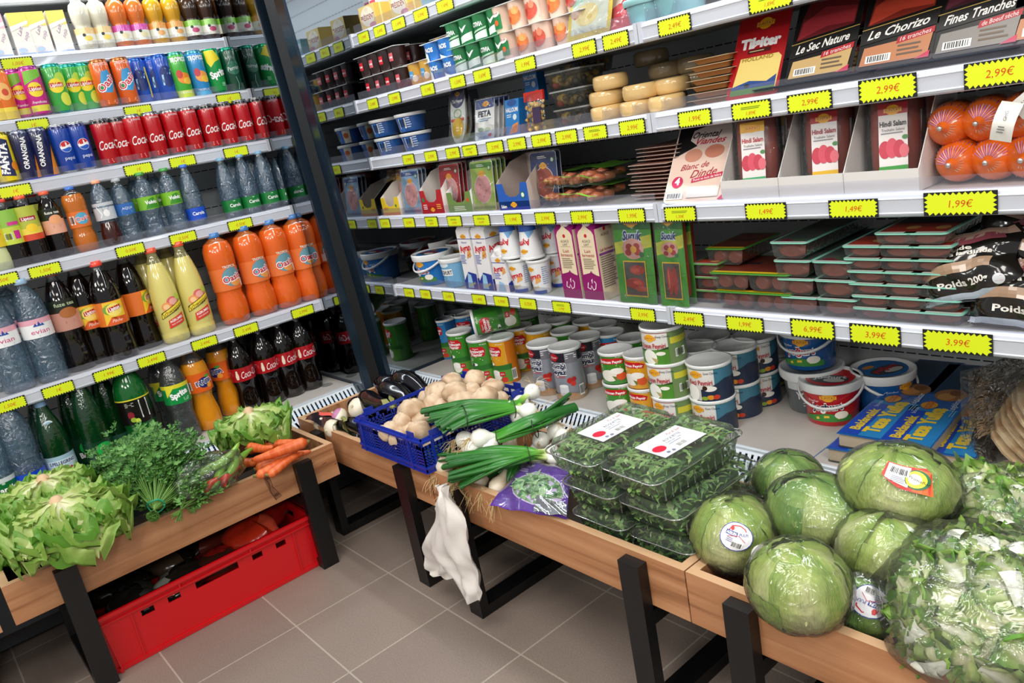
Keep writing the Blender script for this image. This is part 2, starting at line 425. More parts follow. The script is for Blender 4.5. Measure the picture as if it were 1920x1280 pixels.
BLUE_LINE = M('3f86c4', 0.4)
def deck_right(x0, x1):
    b = MB(); b.box((x0, -0.225, DECK-0.02), (x1, R_BACK, DECK), DECKM)
    k = x0+0.32
    while k < x1:
        b.box((k, -0.225, DECK), (k+0.0025, R_BACK, DECK+0.0006), M('5c86ad', 0.4)); k += 0.415
    return b
def grille(x0, x1):
    """sloped perforated strip in front of the deck, real slots, running along x"""
    b = MB(); W_ = M('d3dbe2', 0.25)
    y0, z0, y1, z1 = -0.228, DECK, -0.262, DECK-0.047
    def P(x, t): return (x, y0+(y1-y0)*t, z0+(z1-z0)*t)
    def strip(a, c, t0, t1): b.add([P(a,t0), P(a,t1), P(c,t1), P(c,t0)], [(0,1,2,3)], W_)
    strip(x0, x1, 0, 0.22); strip(x0, x1, 0.86, 1.0)
    p = 0.0165; n = int((x1-x0)/p)
    for i in range(n):
        a = x0+i*p; strip(a, a+p*0.62, 0.22, 0.86)
    strip(x0+n*p, x1, 0.22, 0.86)
    b.box((x0, -0.232, DECK-0.004), (x1, -0.222, DECK+0.001), W_)
    b.box((x0, -0.222, DECK-0.05), (x1, -0.220, DECK-0.004), M('101214', 0.6))
    b.box((x0, -0.240, DECK-0.031), (x1, -0.2385, DECK-0.028), BLUE_LINE)
    b.box((x0, -0.236, DECK-0.024), (x1, -0.2345, DECK-0.022), BLUE_LINE)
    # lower curved fins
    y2 = -0.345; q = 0.019; n = int((x1-x0)/q)
    b.box((x0, y2, DECK-0.058), (x1, y2-0.02, DECK-0.045), W_)
    for i in range(n):
        a = x0+i*q
        for k in range(3):
            ya, yb = y1+(y2-y1)*k/3, y1+(y2-y1)*(k+1)/3
            za, zb = z1-0.012*math.sin(PI*k/3), z1-0.012*math.sin(PI*(k+1)/3)
            b.add([(a, ya, za), (a+q*0.55, ya, za), (a+q*0.55, yb, zb), (a, yb, zb)], [(0,1,2,3)], W_)
    b.box((x0, y2, DECK-0.12), (x1, y1+0.02, DECK-0.09), M('2a2d30', 0.6))
    return b

# right chiller -----------------------------------------------------------
kids = []
XR = [0.0, 1.25, 2.50]
b = MB(); b.box((0.0, R_BACK, 0.05), (2.5, R_BACK+0.05, 2.1), BACK); kids.append(Spec('back_panel', b))
b = MB(); b.prism([(-0.335, 0.05), (R_BACK+0.05, 0.05), (R_BACK+0.05, 2.16), (-0.42, 2.16)], -0.058, 0.0, 0, FRAME)
b.prism([(-0.33, 0.36), (R_BACK, 0.36), (R_BACK, 2.05), (-0.41, 2.05)], 0.0, 0.0015, 0, MIRROR)
kids.append(Spec('end_panel', b, label='dark glossy end panel with a mirrored inner face'))
for i in range(5):
    for a, c in zip(XR[:-1], XR[1:]): kids.append(right_shelf(i, a, c))
kids.append(Spec('deck_panel', deck_right(0, 2.5)))
kids.append(Spec('air_grille', grille(0.0, 2.5)))
b = MB(); b.box((0, -0.40, 0.10), (2.5, -0.37, DECK-0.03), M('3a4148', 0.3, 0.3)); b.box((0, -0.37, 0.05), (2.5, 0.3, DECK-0.13), M('1c1e20', 0.6))
b.box((0, -0.33, 0.03), (2.5, -0.31, 0.10), M('6d7379', 0.35)); kids.append(Spec('base_front', b))
b = MB(); b.box((0, -0.40, 2.08), (2.5, R_BACK+0.05, 2.2), FRAME); kids.append(Spec('canopy', b))
inst(Spec('refrigerated_cabinet', None, kids), (0,0,0), 0, 'long white multideck chiller along the back filled with dairy and meats', 'refrigerated cabinet')

# left chiller --------------------------------------------------------------
YE = -0.420; YL = -2.3
kids = []
b = MB(); b.box((L_BACK-0.05, YL, 0.05), (L_BACK, YE, 2.1), BACK); kids.append(Spec('back_panel', b))
b = MB(); b.prism([(L_BACK-0.05, 0.05), (-0.03, 0.05), (-0.18, 2.16), (L_BACK-0.05, 2.16)], YE, YE+0.03, 1, FRAME)
b.prism([(L_BACK, 0.36), (-0.06, 0.36), (-0.185, 2.05), (L_BACK, 2.05)], YE-0.0015, YE, 1, MIRROR)
kids.append(Spec('end_panel', b, label='dark glossy end panel with a mirrored inner face'))
for i in range(5): kids.append(left_shelf(L_Z[i], L_X[i], YL, YE-0.002))
kids.append(left_shelf(1.785, -0.52, YL, YE-0.002))
b = MB(); b.box((L_BACK, YL, DECK-0.02), (-0.143, YE-0.002, DECK), DECKM)
k = YE-0.30
while k > YL:
    b.box((L_BACK, k, DECK), (-0.143, k+0.0025, DECK+0.0006), M('5c86ad', 0.4)); k -= 0.30
b.lathe([(0.022, 0.0012), (0.0, 0.0012)], M('8c8a86', 0.4), 20, c=(-0.24, YE-0.055, DECK)); kids.append(Spec('deck_panel', b))
g = grille(-YE, -YL)
g.v = [(-0.14+(-(y+0.228)), -x, z) for x, y, z in g.v]
kids.append(Spec('air_grille', g))
b = MB(); b.box((0.0, YL, 0.10), (0.03, YE, DECK-0.03), M('3a4148', 0.3, 0.3)); b.box((L_BACK, YL, 0.05), (0.0, YE, DECK-0.13), M('1c1e20', 0.6))
kids.append(Spec('base_front', b))
b = MB(); b.box((L_BACK-0.05, YL, 2.08), (-0.11, YE+0.03, 2.2), FRAME); kids.append(Spec('canopy', b))
inst(Spec('refrigerated_cabinet', None, kids), (0,0,0), 0, 'white multideck drinks chiller on the left stocked with bottles and cans', 'refrigerated cabinet')

# ================================================================ price tags
YEL = M('dcec18', 0.5)
def tag_spec(txt, wd=0.088, h=0.034, small=False):
    b = MB(); b.box((-wd/2, -0.0012, 0), (wd/2, 0.0, h), M('17191a', 0.4))
    mp = plane_map((0, -0.0012, h/2), (1,0,0), (0,0,1))
    W2, H2 = wd*1000/2, h*1000/2; nx, ny = 11, 4; iu, iv = 0.88, 0.72
    vs = [(-iu*W2,-iv*H2),(iu*W2,-iv*H2),(iu*W2,iv*H2),(-iu*W2,iv*H2)]; fs = [(0,1,2,3)]
    for sgn in (-1, 1):
        for i in range(nx):
            k = len(vs); a, c = -iu*W2+2*iu*W2*i/nx, -iu*W2+2*iu*W2*(i+1)/nx
            vs += [(a, sgn*iv*H2), (c, sgn*iv*H2), ((a+c)/2*1.05, sgn*0.97*H2)]; fs.append((k, k+1, k+2))
        for i in range(ny):
            k = len(vs); a, c = -iv*H2+2*iv*H2*i/ny, -iv*H2+2*iv*H2*(i+1)/ny
            vs += [(sgn*iu*W2, a), (sgn*iu*W2, c), (sgn*0.985*W2, (a+c)/2*1.1)]; fs.append((k, k+1, k+2))
    b.add([mp(u, v, 0.3) for u, v in vs], fs, YEL)
    if small: b.decals(mp, [('L', -W2*0.5, 6, W2, 2, 3, '5a7a10'), ('T', txt, 0, -5, 7, 'e0700e', {'s': .2})], d0=0.4)
    else: b.decals(mp, [('T', txt, 2, 0, 10 if wd < .095 else 12, 'd8480c', {'s': .15, 'b': -.004 if wd < .09 else .0})], d0=0.4)
    return Spec('price_tag', b)
_tags = {}
def tag(side, row, px, txt, desc, wd=0.088, small=False):
    k = (txt, wd, small)
    if k not in _tags: _tags[k] = tag_spec(txt, wd, 0.034 if wd < 0.095 else 0.040, small)
    if side == 'R':
        p = along(px, (0, R_Y[row]-0.0035, R_Z[row]+0.014), (1,0,0)); loc = (p.x, R_Y[row]-0.0022, R_Z[row]-0.001); rz = 0
    else:
        p = along(px, (L_X[row]+0.0035, 0, L_Z[row]+0.014), (0,1,0)); loc = (L_X[row]+0.0022, p.y, L_Z[row]-0.001); rz = PI/2
    c = 'right' if side == 'R' else 'left'
    inst(_tags[k], loc, rz, 'yellow starburst price tag %s under %s' % (('handwritten '+txt) if txt.strip() else '', desc), 'price tag', 'price tags on the shelf rails')
TAGS_R = {
 0: [(682,'1,99€','leftmost gold butter box, top right-hand shelf',.07),(712,'2,49€','gap beside the first butter boxes, top shelf',.07),(747,'1,49€','white cheese box near the top edge',.075),(789,'0,99€','green and blue box near the top edge',.075),(834,'1,49€','topmost shelf rail, last before the photo edge',.08)],
 1: [(699,'2,48€','chocolate cups beside the mirrored panel',.068),(740,'2,99€','middle of the chocolate cups',.07),(802,'1,19€','vanilla cups',.07),(858,'1,59€','blue strained yogurt cups',.072),(904,'1,69€','green yogurt cups, left end',.076),(985,'1,99€','green yogurt cups, right end',.078),(1095,'2,99€','yellow cheese slice pack',.078),(1154,'2,49€','red packet at the shelf joint',.078),(1264,'2,49€','pale blue tub, second shelf',.085),(1443,'1,89€','top right, just inside the photo edge',.09)],
 2: [(766,'2,99€','blue spread tubs, right one',.068),(808,'2,99€','empty gap right of the spread tubs',.068),(849,'2,99€','oval cheese blister pack',.07),(881,'1,79€','white feta pack, left side',.07),(928,'2,99€','feta packs, right side',.074),(969,'2,99€','blue halloumi box',.076),(1015,'2,99€','packet of nuts by the antipasti tubs',.076),(1062,'2,99€','stacked antipasti tubs',.078),(1116,'3,49€','left of the waxed cheese wheels',.078),(1185,'2,99€','waxed cheese wheels',.078),(1302,'1,99€','stack of sliced cheese packs',.086),(1408,'1,89€','red Tilsiter cheese pack',.09),(1517,'2,99€','first black cured meat pack',.09),(1663,'2,99€','chorizo pack',.1),(1872,'2,99€','far right cured meat pack',.1)],
 3: [(722,'0,95€','yellow tray by the mirrored panel',.066),(767,'0,99€','light blue ham pack',.068),(809,'0,89€','red cardboard tray of ham',.072),(852,'0,79€','red ham pack',.074),(903,'0,69€','green sliced ham pack',.078),(962,'1,99€','blue cardboard tray',.078),(1022,'2,99€','sausage bags, left end',.08),(1091,'2,99€','sausage bags, right end',.08),(1184,'1,99€','stack of thin meat packs',.084),(1275,'1,30€','turkey slices pack',.088),(1435,'1,49€','first salami in the cardboard display',.094),(1599,'1,49€','third salami in the cardboard display',.094),(1799,'1,99€','orange wrapped sausages',.115)],
 4: [(767,'2,49€','left of the blue yogurt bucket',.064),(798,'1,95€','blue yogurt bucket, left side',.064),(841,'2,49€','blue yogurt bucket, right side',.066),(898,'1,49€','tall ayran cartons',.07),(940,'0,99€','small ayran carton',.07),(990,'0,75€','ayran cups',.074),(1053,'1,79€','fermented milk cartons',.074),(1205,'3,99€','wide sucuk sausage pack',.08),(1291,'2,49€','narrow sucuk sausage pack',.086),(1396,'1,99€','green topped meat trays',.094),(1523,'6,99€','long clear meat trays',.096),(1640,'3,99€','tallest stack of meat trays',.098),(1794,'3,99€','black turkey meat bags',.115)]}
TAGS_L = {
 0: [(33,'1,00€','flavoured milk cartons'),],
 1: [(63,'1€','pink iced tea cans'),(260,'1€','orange fruit drink cans'),(430,'1€','lemon-lime and sparkling water cans')],
 2: [(29,'1€','yellow and navy cans'),(260,'1€','first red cola cans'),(343,'1€','middle of the red cola cans'),(443,'1€','last red cola cans by the mirror')],
 3: [(4,'1,50€','leftmost small bottles'),(85,'1,50€','small iced tea bottles'),(245,'0,50€','small water bottles'),(344,'0,50€','small blue labelled water bottle'),(451,'0,50€','green labelled small water bottles')],
 4: [(18,'1,50€','leftmost large water bottle'),(110,'1€','pink labelled large water bottles'),(204,'1,99€','large iced tea bottles, left end'),(285,'2,49€','large iced tea bottles, right end'),(384,'2,49€','citrus soda bottles'),(462,'2,49€','first orange drink bottle'),(568,'2,99€','last orange drink bottles')]}
for r_, lst in TAGS_R.items():
    for px, t, d, wd in lst: tag('R', r_, px, t, d, wd, small=t in ('1,79€', '1,89€', '3,49€', '0,89€', '0,79€', '0,69€', '1,30€'))
for r_, lst in TAGS_L.items():
    for px, t, d in lst: tag('L', r_, px, t, d, 0.088)
# ================================================================ bottles, cans, tubs, packs: one Spec per kind
def glossy(c, r=0.12): return M(c, r, coat=0.5)
PROF = {
 'soda': [(0,0),(.72,0),(.92,.012),(1,.05),(1,.12),(.96,.20),(.90,.27),(.93,.33),(1,.37),(1,.58),(1.0,.63),(.93,.71),(.78,.79),(.56,.87),(.40,.915),(.36,.93),(.36,.955)],
 'cola': [(0,0),(.70,0),(.92,.015),(1,.06),(.99,.14),(.90,.24),(.86,.30),(.90,.36),(1,.42),(1.0,.60),(.98,.66),(.88,.74),(.68,.82),(.46,.885),(.33,.92),(.33,.955)],
 'water': [(0,0),(.85,0),(.97,.012),(1,.04)] + [(1 if i % 2 else .955, .06+.022*i) for i in range(17)] + [(1,.44),(1,.62),(.985,.66),(.93,.74),(.78,.82),(.55,.885),(.38,.915),(.36,.93),(.36,.955)],
 'hour': [(0,0),(.8,0),(.95,.02),(1,.08),(1,.22),(.93,.34),(.80,.42),(.86,.47),(.98,.56),(1,.66),(.98,.76),(.84,.84),(.56,.88),(.52,.90),(.52,.93)],
 'oasis': [(0,0),(.72,0),(.9,.02),(1,.09),(1.02,.18),(.98,.26),(.86,.33),(.90,.37),(.93,.40),(.93,.60),(.97,.66),(1.0,.74),(.96,.82),(.80,.89),(.52,.925),(.40,.935),(.36,.96)],
 'curvy': [(0,0),(.75,0),(.92,.02),(.98,.10),(.95,.20),(.80,.32),(.74,.38),(.84,.45),(.98,.52),(1,.60),(.98,.68),(.9,.76),(.72,.84),(.5,.90),(.36,.925),(.34,.955)],
 'glass': [(0,0),(.9,0),(1,.02),(1,.50),(.97,.56),(.82,.66),(.58,.76),(.42,.84),(.36,.90),(.36,.955)],
 'slope': [(0,0),(.85,0),(.97,.02),(1,.05),(1,.10),(.96,.12),(1,.14),(1,.40),(.985,.48),(.94,.58),(.84,.68),(.68,.78),(.50,.86),(.38,.905),(.36,.955)],
 'small': [(0,0),(.8,0),(.97,.02),(1,.08),(1,.14),(.95,.17),(1,.20),(.95,.23),(1,.26),(.96,.30),(1,.34),(1,.64),(.95,.72),(.80,.80),(.58,.87),(.42,.90),(.40,.945)],
}
def bottle(h, r, kind, liq, fill, cap, lab=None, clear=None, caph=0.05, capr=0.45, name='bottle', ls=1.0, extra=None):
    P = [(a*r, z*h) for a, z in PROF[kind]]
    # cut the profile at the fill line so liquid and empty plastic meet there
    Q = []; fz = fill*h
    for i, (a, z) in enumerate(P):
        if i and P[i-1][1] < fz < z:
            t = (fz-P[i-1][1])/(z-P[i-1][1]); Q.append((P[i-1][0]+(a-P[i-1][0])*t, fz))
        Q.append((a, z))
    cl = clear or CLEAR
    mats = [(liq if (Q[i][1]+Q[i+1][1])/2 < fz else cl) for i in range(len(Q)-1)]
    b = MB(); b.lathe(Q, liq, 24, mats)
    if mats[-1] is cl and mats[0] is not cl:
        rf = next(a for a, z in Q if abs(z-fz) < 1e-6) if any(abs(z-fz) < 1e-6 for a, z in Q) else r*.5
        b.lathe([(rf*0.98, fz), (0, fz)], liq, 24)
    kids = [Spec('body', b)]
    c = MB(); cr = max(P[-1][0]*1.15, r*capr*0.9)
    c.lathe([(cr, h*(1-caph)), (cr*1.02, h*(1-caph)+.002), (cr, h*0.997), (cr*.85, h), (0, h)], glossy(cap, .3), 18); kids.append(Spec('cap', c))
    if lab:
        z0, z1, bg, ds = lab
        def rad(z):
            for i in range(len(P)-1):
                if P[i][1] <= z <= P[i+1][1] and P[i+1][1] > P[i][1]: return P[i][0]+(P[i+1][0]-P[i][0])*(z-P[i][1])/(P[i+1][1]-P[i][1])
            return r
        rr = max(rad(z0*h), rad(z1*h), rad((z0+z1)/2*h))*1.012
        l = MB(); bgl = bg if isinstance(bg, list) else [(1.0, bg)]
        za = z0*h
        for fr_, col in bgl:
            zb = z0*h + (z1-z0)*h*fr_; l.lathe([(rr, za), (rr, zb)], glossy(col, .3), 24); za = zb
        l.decals(cyl_map(rr, (z0+z1)/2*h), ds, scale=ls); kids.append(Spec('label', l))
    if extra: kids += extra
    return Spec(name, None, kids)
def can(bg, ds, r=0.0288, h=0.147, rim='c9ccd0', top=None):
    b = MB(); al = M(rim, .25, .9); g = glossy(bg, .22) if not top else None
    prof = [(0,0),(.8,0),(.84,.004),(1,.055),(1,.90),(.97,.93),(.86,.965),(.88,.985),(.90,1.0),(.86,1.0),(.84,.985),(0,.985)]
    P = [(a*r, z*h) for a, z in prof]
    mats = [al, al, al, glossy(bg, .22), glossy(top or bg, .22), al if not top else glossy(top, .22), al, al, al, al, al]
    b.lathe(P, al, 26, mats)
    b.decals(cyl_map(r, h*0.48), ds, scale=1.13)
    return Spec('drink_can', b)
def carton(w, d, h, col, ds, side=None, name='carton', gable=True, capc='f0f0f0', topc=None, split=None):
    b = MB(); m = M(col, .3); hb = h*0.80 if gable else h
    b.box((-w/2, 0, 0), (w/2, d, hb), m)
    if gable:
        tm = M(topc or col, .3)
        b.add([(-w/2,0,hb),(w/2,0,hb),(w/2,d/2-.004,h*.95),(-w/2,d/2-.004,h*.95),(-w/2,d,hb),(w/2,d,hb),(w/2,d/2+.004,h*.95),(-w/2,d/2+.004,h*.95)], [(0,1,2,3),(5,4,7,6),(1,5,6,2),(4,0,3,7)], tm)
        b.box((-w/2, d/2-.003, h*.945), (w/2, d/2+.003, h), tm)
    b.decals(plane_map((0,0,h/2), (1,0,0), (0,0,1)), ds)
    if side: b.decals(plane_map((w/2, d/2, h/2), (0,1,0), (0,0,1)), side)
    kids = [Spec('body', b)]
    if gable and capc:
        c = MB(); n = Vector((0, -(h*.95-hb), d/2)).normalized(); ctr = Vector((0, d*.24, hb+(h*.15)*.50))
        R = Vector((0,0,1)).rotation_difference(n).to_matrix().to_4x4(); T = Matrix.Translation(ctr) @ R
        c.lathe([(.017, 0), (.017, .006), (.014, .008), (.014, .017), (.012, .019), (0, .019)], glossy(capc, .3), 18, M4=T); kids.append(Spec('cap', c))
    return Spec(name, None, kids) if len(kids) > 1 else Spec(name, b)
def tub(r0, r1, h, col, ds, lidc='eceeee', lid_ds=None, handle=False, name='plastic_tub', sx=1.0, lidh=.012, lidr=1.06, body_mats=None):
    b = MB(); b.lathe([(0,0),(r0*.96,0),(r0,.003),(r1,h)], glossy(col, .3), 30, sx=sx)
    b.decals(cyl_map(lambda v: (r0+(r1-r0)*min(1, max(0, .5+v/1000/h)))*(1.004), h*.5), ds) if sx == 1.0 else b.decals(plane_map((0, -(r0+r1)/2-.001, h*.5), (1,0,0), (0,0,1)), ds)
    l = MB(); q = r1*lidr
    l.lathe([(q*.97, h-lidh), (q, h-lidh*.8), (q*1.01, h-.001), (q, h+.002), (q*.93, h+.002), (q*.91, h-.001), (0, h-.001)], glossy(lidc, .35), 32, sx=sx)
    if lid_ds: l.decals(plane_map((0,0,h-.001), (1,0,0), (0,1,0)), lid_ds)
    kids = [Spec('body', b), Spec('lid', l)]
    if handle:
        hb = MB(); pts = []
        for i in range(15):
            a = PI*i/14; pts.append((-(r1*1.09)*math.cos(a), -(r1*1.09)*math.sin(a)*0.98, h-.012-.042*math.sin(a)*handle))
        hb.tube(pts, .0028, glossy('e8eaea', .35), 6, flat=1.6); kids.append(Spec('handle', hb))
    return Spec(name, None, kids)
SUN = lambda u, v, s, t='SUNTAT': [('E', u, v, 13*s, 10*s, 'f2b21c'), ('R', u-17*s, v-5*s, u+17*s, v+4*s, 'e2671c'), ('R', u-16*s, v-4.2*s, u+16*s, v+3.2*s, 'f4c13a'), ('T', t, u, v-.4*s, 4.8*s, 'b3341a', {'b': .02, 'w': 29*s})]

K = {}
def cola_can(t): return can('b80d18', [('T', 'Coca-Cola', 16, -2, 24, 'f3eeee', {'s': .5, 'w': 84, 'r': 4, 'b': .01}), ('T', t, 4, 52, 5, 'f0e8e8', {'w': 30}), ('L', -14, -44, 16, 3, 4, 'e8a0a0')], top='14090b' if t != 'ORIGINAL' else None, rim='9a9a9c')
K['cola'] = cola_can('ORIGINAL'); K['cola0'] = cola_can('SANS SUCRES')
K['pepsi'] = can('1440a0', [('E', 4, 8, 15, 15, 'f2f2f2'), ('P', [(4+14*math.cos(a), 8+14*math.sin(a)) for a in [math.radians(x) for x in range(25, 190, 15)]]+[(0,8),(10,12)], 'c8202c'), ('P', [(4+14*math.cos(a), 8+14*math.sin(a)) for a in [math.radians(x) for x in range(205, 350, 14)]]+[(10,6),(0,3)], '1c58c0'), ('T', 'pepsi', 6, -22, 9, 'e8f0ff', {'w': 26})], top='0c1c60')
K['orangina'] = can('141a4a', [('T', 'ORANGINA', -4, 8, 12, 'f2f2f2', {'r': 82, 'w': 84, 'b': .03}), ('P', [(8,-58),(30,-58),(30,20),(20,-5),(14,-30)], 'e88a1e'), ('R', -30, -64, 30, -58, '3c3ea0')], rim='8a8fa0')
K['fanta_can'] = can('f2d81e', [('P', [(-20,-40),(14,-46),(20,46),(-6,56)], '1c2454'), ('T', 'FANTA', -2, 2, 18, 'ffffff', {'r': 80, 'w': 80, 'b': .05}), ('E', 20, -20, 10, 12, 'e88a1e')], rim='b0a030')
K['tea_pink'] = can('d02c90', [('R', -26, -50, 26, -34, 'e0d840'), ('P', [(-24,20),(24,40),(24,58),(-20,54)], '7cbf3a'), ('E', 0, 6, 19, 19, 'f5dc28'), ('R', -18, 2, 18, 14, 'c81e28'), ('T', 'Lipton', 0, 8, 9, 'ffffff', {'w': 30, 'b': .02}), ('T', 'Framboise', 0, -26, 7, 'ffffff', {'s': .4, 'w': 36})], rim='b8559c')
K['tea_green'] = can('3fae49', [('E', 12, 24, 16, 20, 'b8dc48'), ('E', -4, 10, 19, 19, 'f5dc28'), ('R', -22, 6, 14, 18, 'c81e28'), ('T', 'Lipton', -4, 12, 9, 'ffffff', {'w': 30, 'b': .02}), ('E', 12, -26, 14, 18, 'd8e04a')], rim='3fb0a0')
K['oasis_can'] = can('e26420', [('P', [(-24,-20),(-6,34),(14,38),(26,4),(10,-24)], '3b9bd4'), ('P', [(-24,-18),(-14,10),(-8,-14)], '2f8a3c'), ('T', 'Oasis', 1, 4, 21, 'ffffff', {'r': 38, 'w': 66, 'b': .07}), ('T', 'Oasis', 1, 4, 19, 'd3263c', {'r': 38, 'w': 62, 'b': .02}), ('T', 'TROPICAL', 0, 54, 8, 'ffffff', {'w': 38}), ('L', -10, -46, 26, 3, 4, 'f6c8a8')], rim='c87848')
K['blue_can'] = can('1e50b4', [('E', -2, 4, 20, 30, '0f2a70'), ('S', [(-16,-20),(-14,8),(-2,26),(12,22),(8,10),(0,12)], 5, '9fd0f0'), ('S', [(18,-46),(20,-10),(18,40)], 6, 'e8d028')], rim='3a62b8')
K['fruit_green'] = can('45b03c', [('T', 'TROPICO', 0, 46, 12, 'ffffff', {'w': 52, 'b': .04}), ('E', 4, -8, 20, 16, 'f08a28'), ('E', -8, 4, 9, 12, 'c83c30'), ('E', 12, -16, 13, 10, 'f5c23c'), ('R', -28, -62, 28, -42, 'c8dc48'), ('T', 'TROPICAL', 0, -48, 6, 'ffffff', {'w': 34})], rim='59b8a0')
K['fruit_blue'] = can('2e8fd0', [('T', 'TROPICO', 0, 46, 12, 'ffffff', {'w': 52, 'b': .04}), ('E', 4, -8, 20, 16, 'f0a048'), ('E', -8, 4, 9, 12, 'c83c50'), ('E', 12, -16, 13, 10, 'f5c23c'), ('R', -28, -62, 28, -50, '58b0e0'), ('T', 'TROPICAL', 0, -46, 6, 'ffffff', {'w': 34})], rim='59a8c0')
K['sprite_can'] = can('179a48', [('P', [(-26,62),(4,62),(20,36),(0,28),(-14,14),(-24,30)], 'f5e02a'), ('T', 'Sprite', 4, -4, 19, 'ffffff', {'r': 14, 'w': 56, 'b': .05}), ('L', 6, -34, 14, 3, 4, 'c8f0d0')], rim='2fa870')
K['perrier_can'] = can('0d4a34', [('E', 0, 6, 22, 20, '1d6a50'), ('T', 'Perrier', 0, 6, 12, 'e8f0e8', {'s': .3, 'w': 40, 'r': 8}), ('S', [(-8,60),(-6,30),(-14,18)], 1, 'a8d0c0'), ('S', [(10,60),(8,30),(16,16)], 1, 'a8d0c0'), ('S', [(0,-20),(4,-40),(0,-58)], 1.5, '8ab8a8')], rim='2b8a70')
K['orange_can'] = can('ee7a2a', [('E', 2, 10, 18, 22, 'f8c070'), ('R', -28, -60, 28, -30, 'f4d84a'), ('E', 4, 8, 8, 9, 'd84a28')], rim='d08a50')

def juice(liq, band, fruit): return bottle(.168, .030, 'hour', glossy(liq, .15), .93, liq, (.10, .40, [(.62, 'ecebdc'), (1.0, band)], [('E', 2, -8, 13, 8, fruit), ('E', -9, 3, 5, 5, '1f2a1f'), ('L', -2, 12, 22, 2, 4, 'ffffff')]), capr=.6, name='juice_bottle')
K['j_banana'] = juice('d8d3bd', 'e9c88a', 'f2d86a'); K['j_pink'] = juice('d9702c', 'd64fae', 'e8dcb0'); K['j_orange'] = juice('d9a022', 'eda24a', 'f0b070'); K['j_apple'] = juice('3b2413', '8fd04e', 'c84a78')

PETW = WATER
K['w_evian'] = bottle(.315, .043, 'water', WATER, .93, '8fb0cc', (.44, .62, [(.72, 'eef0f2'), (1.0, 'e6a8b8')], [('T', 'evian', 4, -9, 14, 'd33c78', {'w': 52}), ('P', [(-12,6),(-4,16),(0,8),(5,20),(10,9),(14,14),(20,6)], '2c4ea0'), ('L', -2, -22, 30, 2, 3, 'b8b8c8')]), CLEAR, name='water_bottle')
K['w_volvic'] = bottle(.205, .0315, 'small', WATER, .90, '3f9a3e', (.42, .62, '7fbf2c', [('P', [(-20,-18),(-6,12),(10,16),(26,-18)], '3f8f2a'), ('T', 'Volvic', 0, 2, 11, 'ffffff', {'b': .04, 'w': 38})]), CLEAR, name='water_bottle')
K['w_carola_s'] = bottle(.205, .0315, 'slope', WATER, .90, '2f64c8', (.10, .30, '1c50c8', [('T', 'Carola', 0, 2, 11, 'ffffff', {'w': 40, 'b': .02})]), CLEAR, name='water_bottle')
K['w_carola_g'] = bottle(.205, .0325, 'slope', WATER, .90, '77a8c8', (.10, .30, '177a38', [('T', 'Carola', 2, 2, 11, 'ffffff', {'w': 40, 'b': .02}), ('E', 0, 16, 4, 2, '9ad0a0')]), CLEAR, name='water_bottle')
K['w_blue'] = bottle(.20, .031, 'small', WATER, .90, 'b8bcc0', (.42, .60, '2f6ab8', [('T', 'AQUA', 4, 3, 8, 'e8f0ff', {'w': 34}), ('L', -16, -4, 34, 3, 4, '9ec0e8')]), CLEAR, name='water_bottle')
K['w_twotone'] = bottle(.205, .031, 'curvy', glossy('3a1210', .1), .36, 'f0a078', (.40, .66, 'c8ccd2', [('E', 0, -6, 9, 11, 'f2f2f2'), ('S', [(-26,16),(-14,-8),(-20,-20)], 3, 'f8f8f8'), ('L', -10, 14, 22, 4, 4, '707880')]), WATER, name='drink_bottle')
K['w_carola_xl'] = bottle(.315, .045, 'water', WATER, .92, '1f4fb8', (.12, .30, '1440c0', [('T', 'Carola', 2, 0, 17, 'ffffff', {'w': 62, 'b': .03}), ('E', 0, 18, 5, 3, 'b8c8f0')]), CLEAR, name='water_bottle')
K['w_carola_xg'] = bottle(.315, .045, 'water', WATER, .92, '2f8a4a', (.12, .34, [(.8, '0f6a34'), (1., 'cfd8d8')], [('T', 'Carola', 2, 0, 17, 'ffffff', {'w': 62, 'b': .03}), ('E', 0, 18, 5, 3, 'a8d0b0')]), CLEAR, name='water_bottle')

DARK = glossy('0e0705', .06)
K['t_peach_s'] = bottle(.20, .031, 'small', DARK, .86, 'e8502a', (.34, .84, [(.18, 'd8482a'), (.36, 'f0d850'), (1.0, 'b7bf45')], [('R', -22, 8, 22, 20, 'a8263c'), ('T', 'Lipton', 0, 14, 9, 'ffffff', {'w': 34, 'b': .02}), ('E', 4, -14, 16, 12, 'f5d030')]), CLEAR, name='iced_tea_bottle')
K['t_lime_s'] = bottle(.20, .031, 'small', DARK, .86, 'd8382a', (.34, .84, [(.5, 'c8d848'), (1.0, '8fc04a')], [('R', -6, 4, 26, 14, 'd63f90'), ('R', 4, -36, 20, -12, 'c82c90'), ('K', -22, -38, 20, 22)]), CLEAR, name='iced_tea_bottle')
K['t_lemon_s'] = bottle(.20, .031, 'curvy', glossy('c8cf9a', .12), .86, 'd8382a', (.34, .66, 'e8c82a', [('T', 'Lipton', 0, 6, 8, 'c82030', {'w': 34})]), CLEAR, name='soft_drink_bottle')
K['t_fuze_s'] = bottle(.20, .031, 'small', DARK, .90, 'e85a30', (.36, .74, [(.55, 'e7ab90'), (1.0, '1e2418')], [('T', 'fuze tea', 0, 26, 8, 'f2f2e8', {'w': 42, 'b': .02}), ('E', 4, 4, 18, 14, 'f0a878'), ('L', -8, -16, 22, 2, 4, 'c86a60')]), CLEAR, name='iced_tea_bottle')
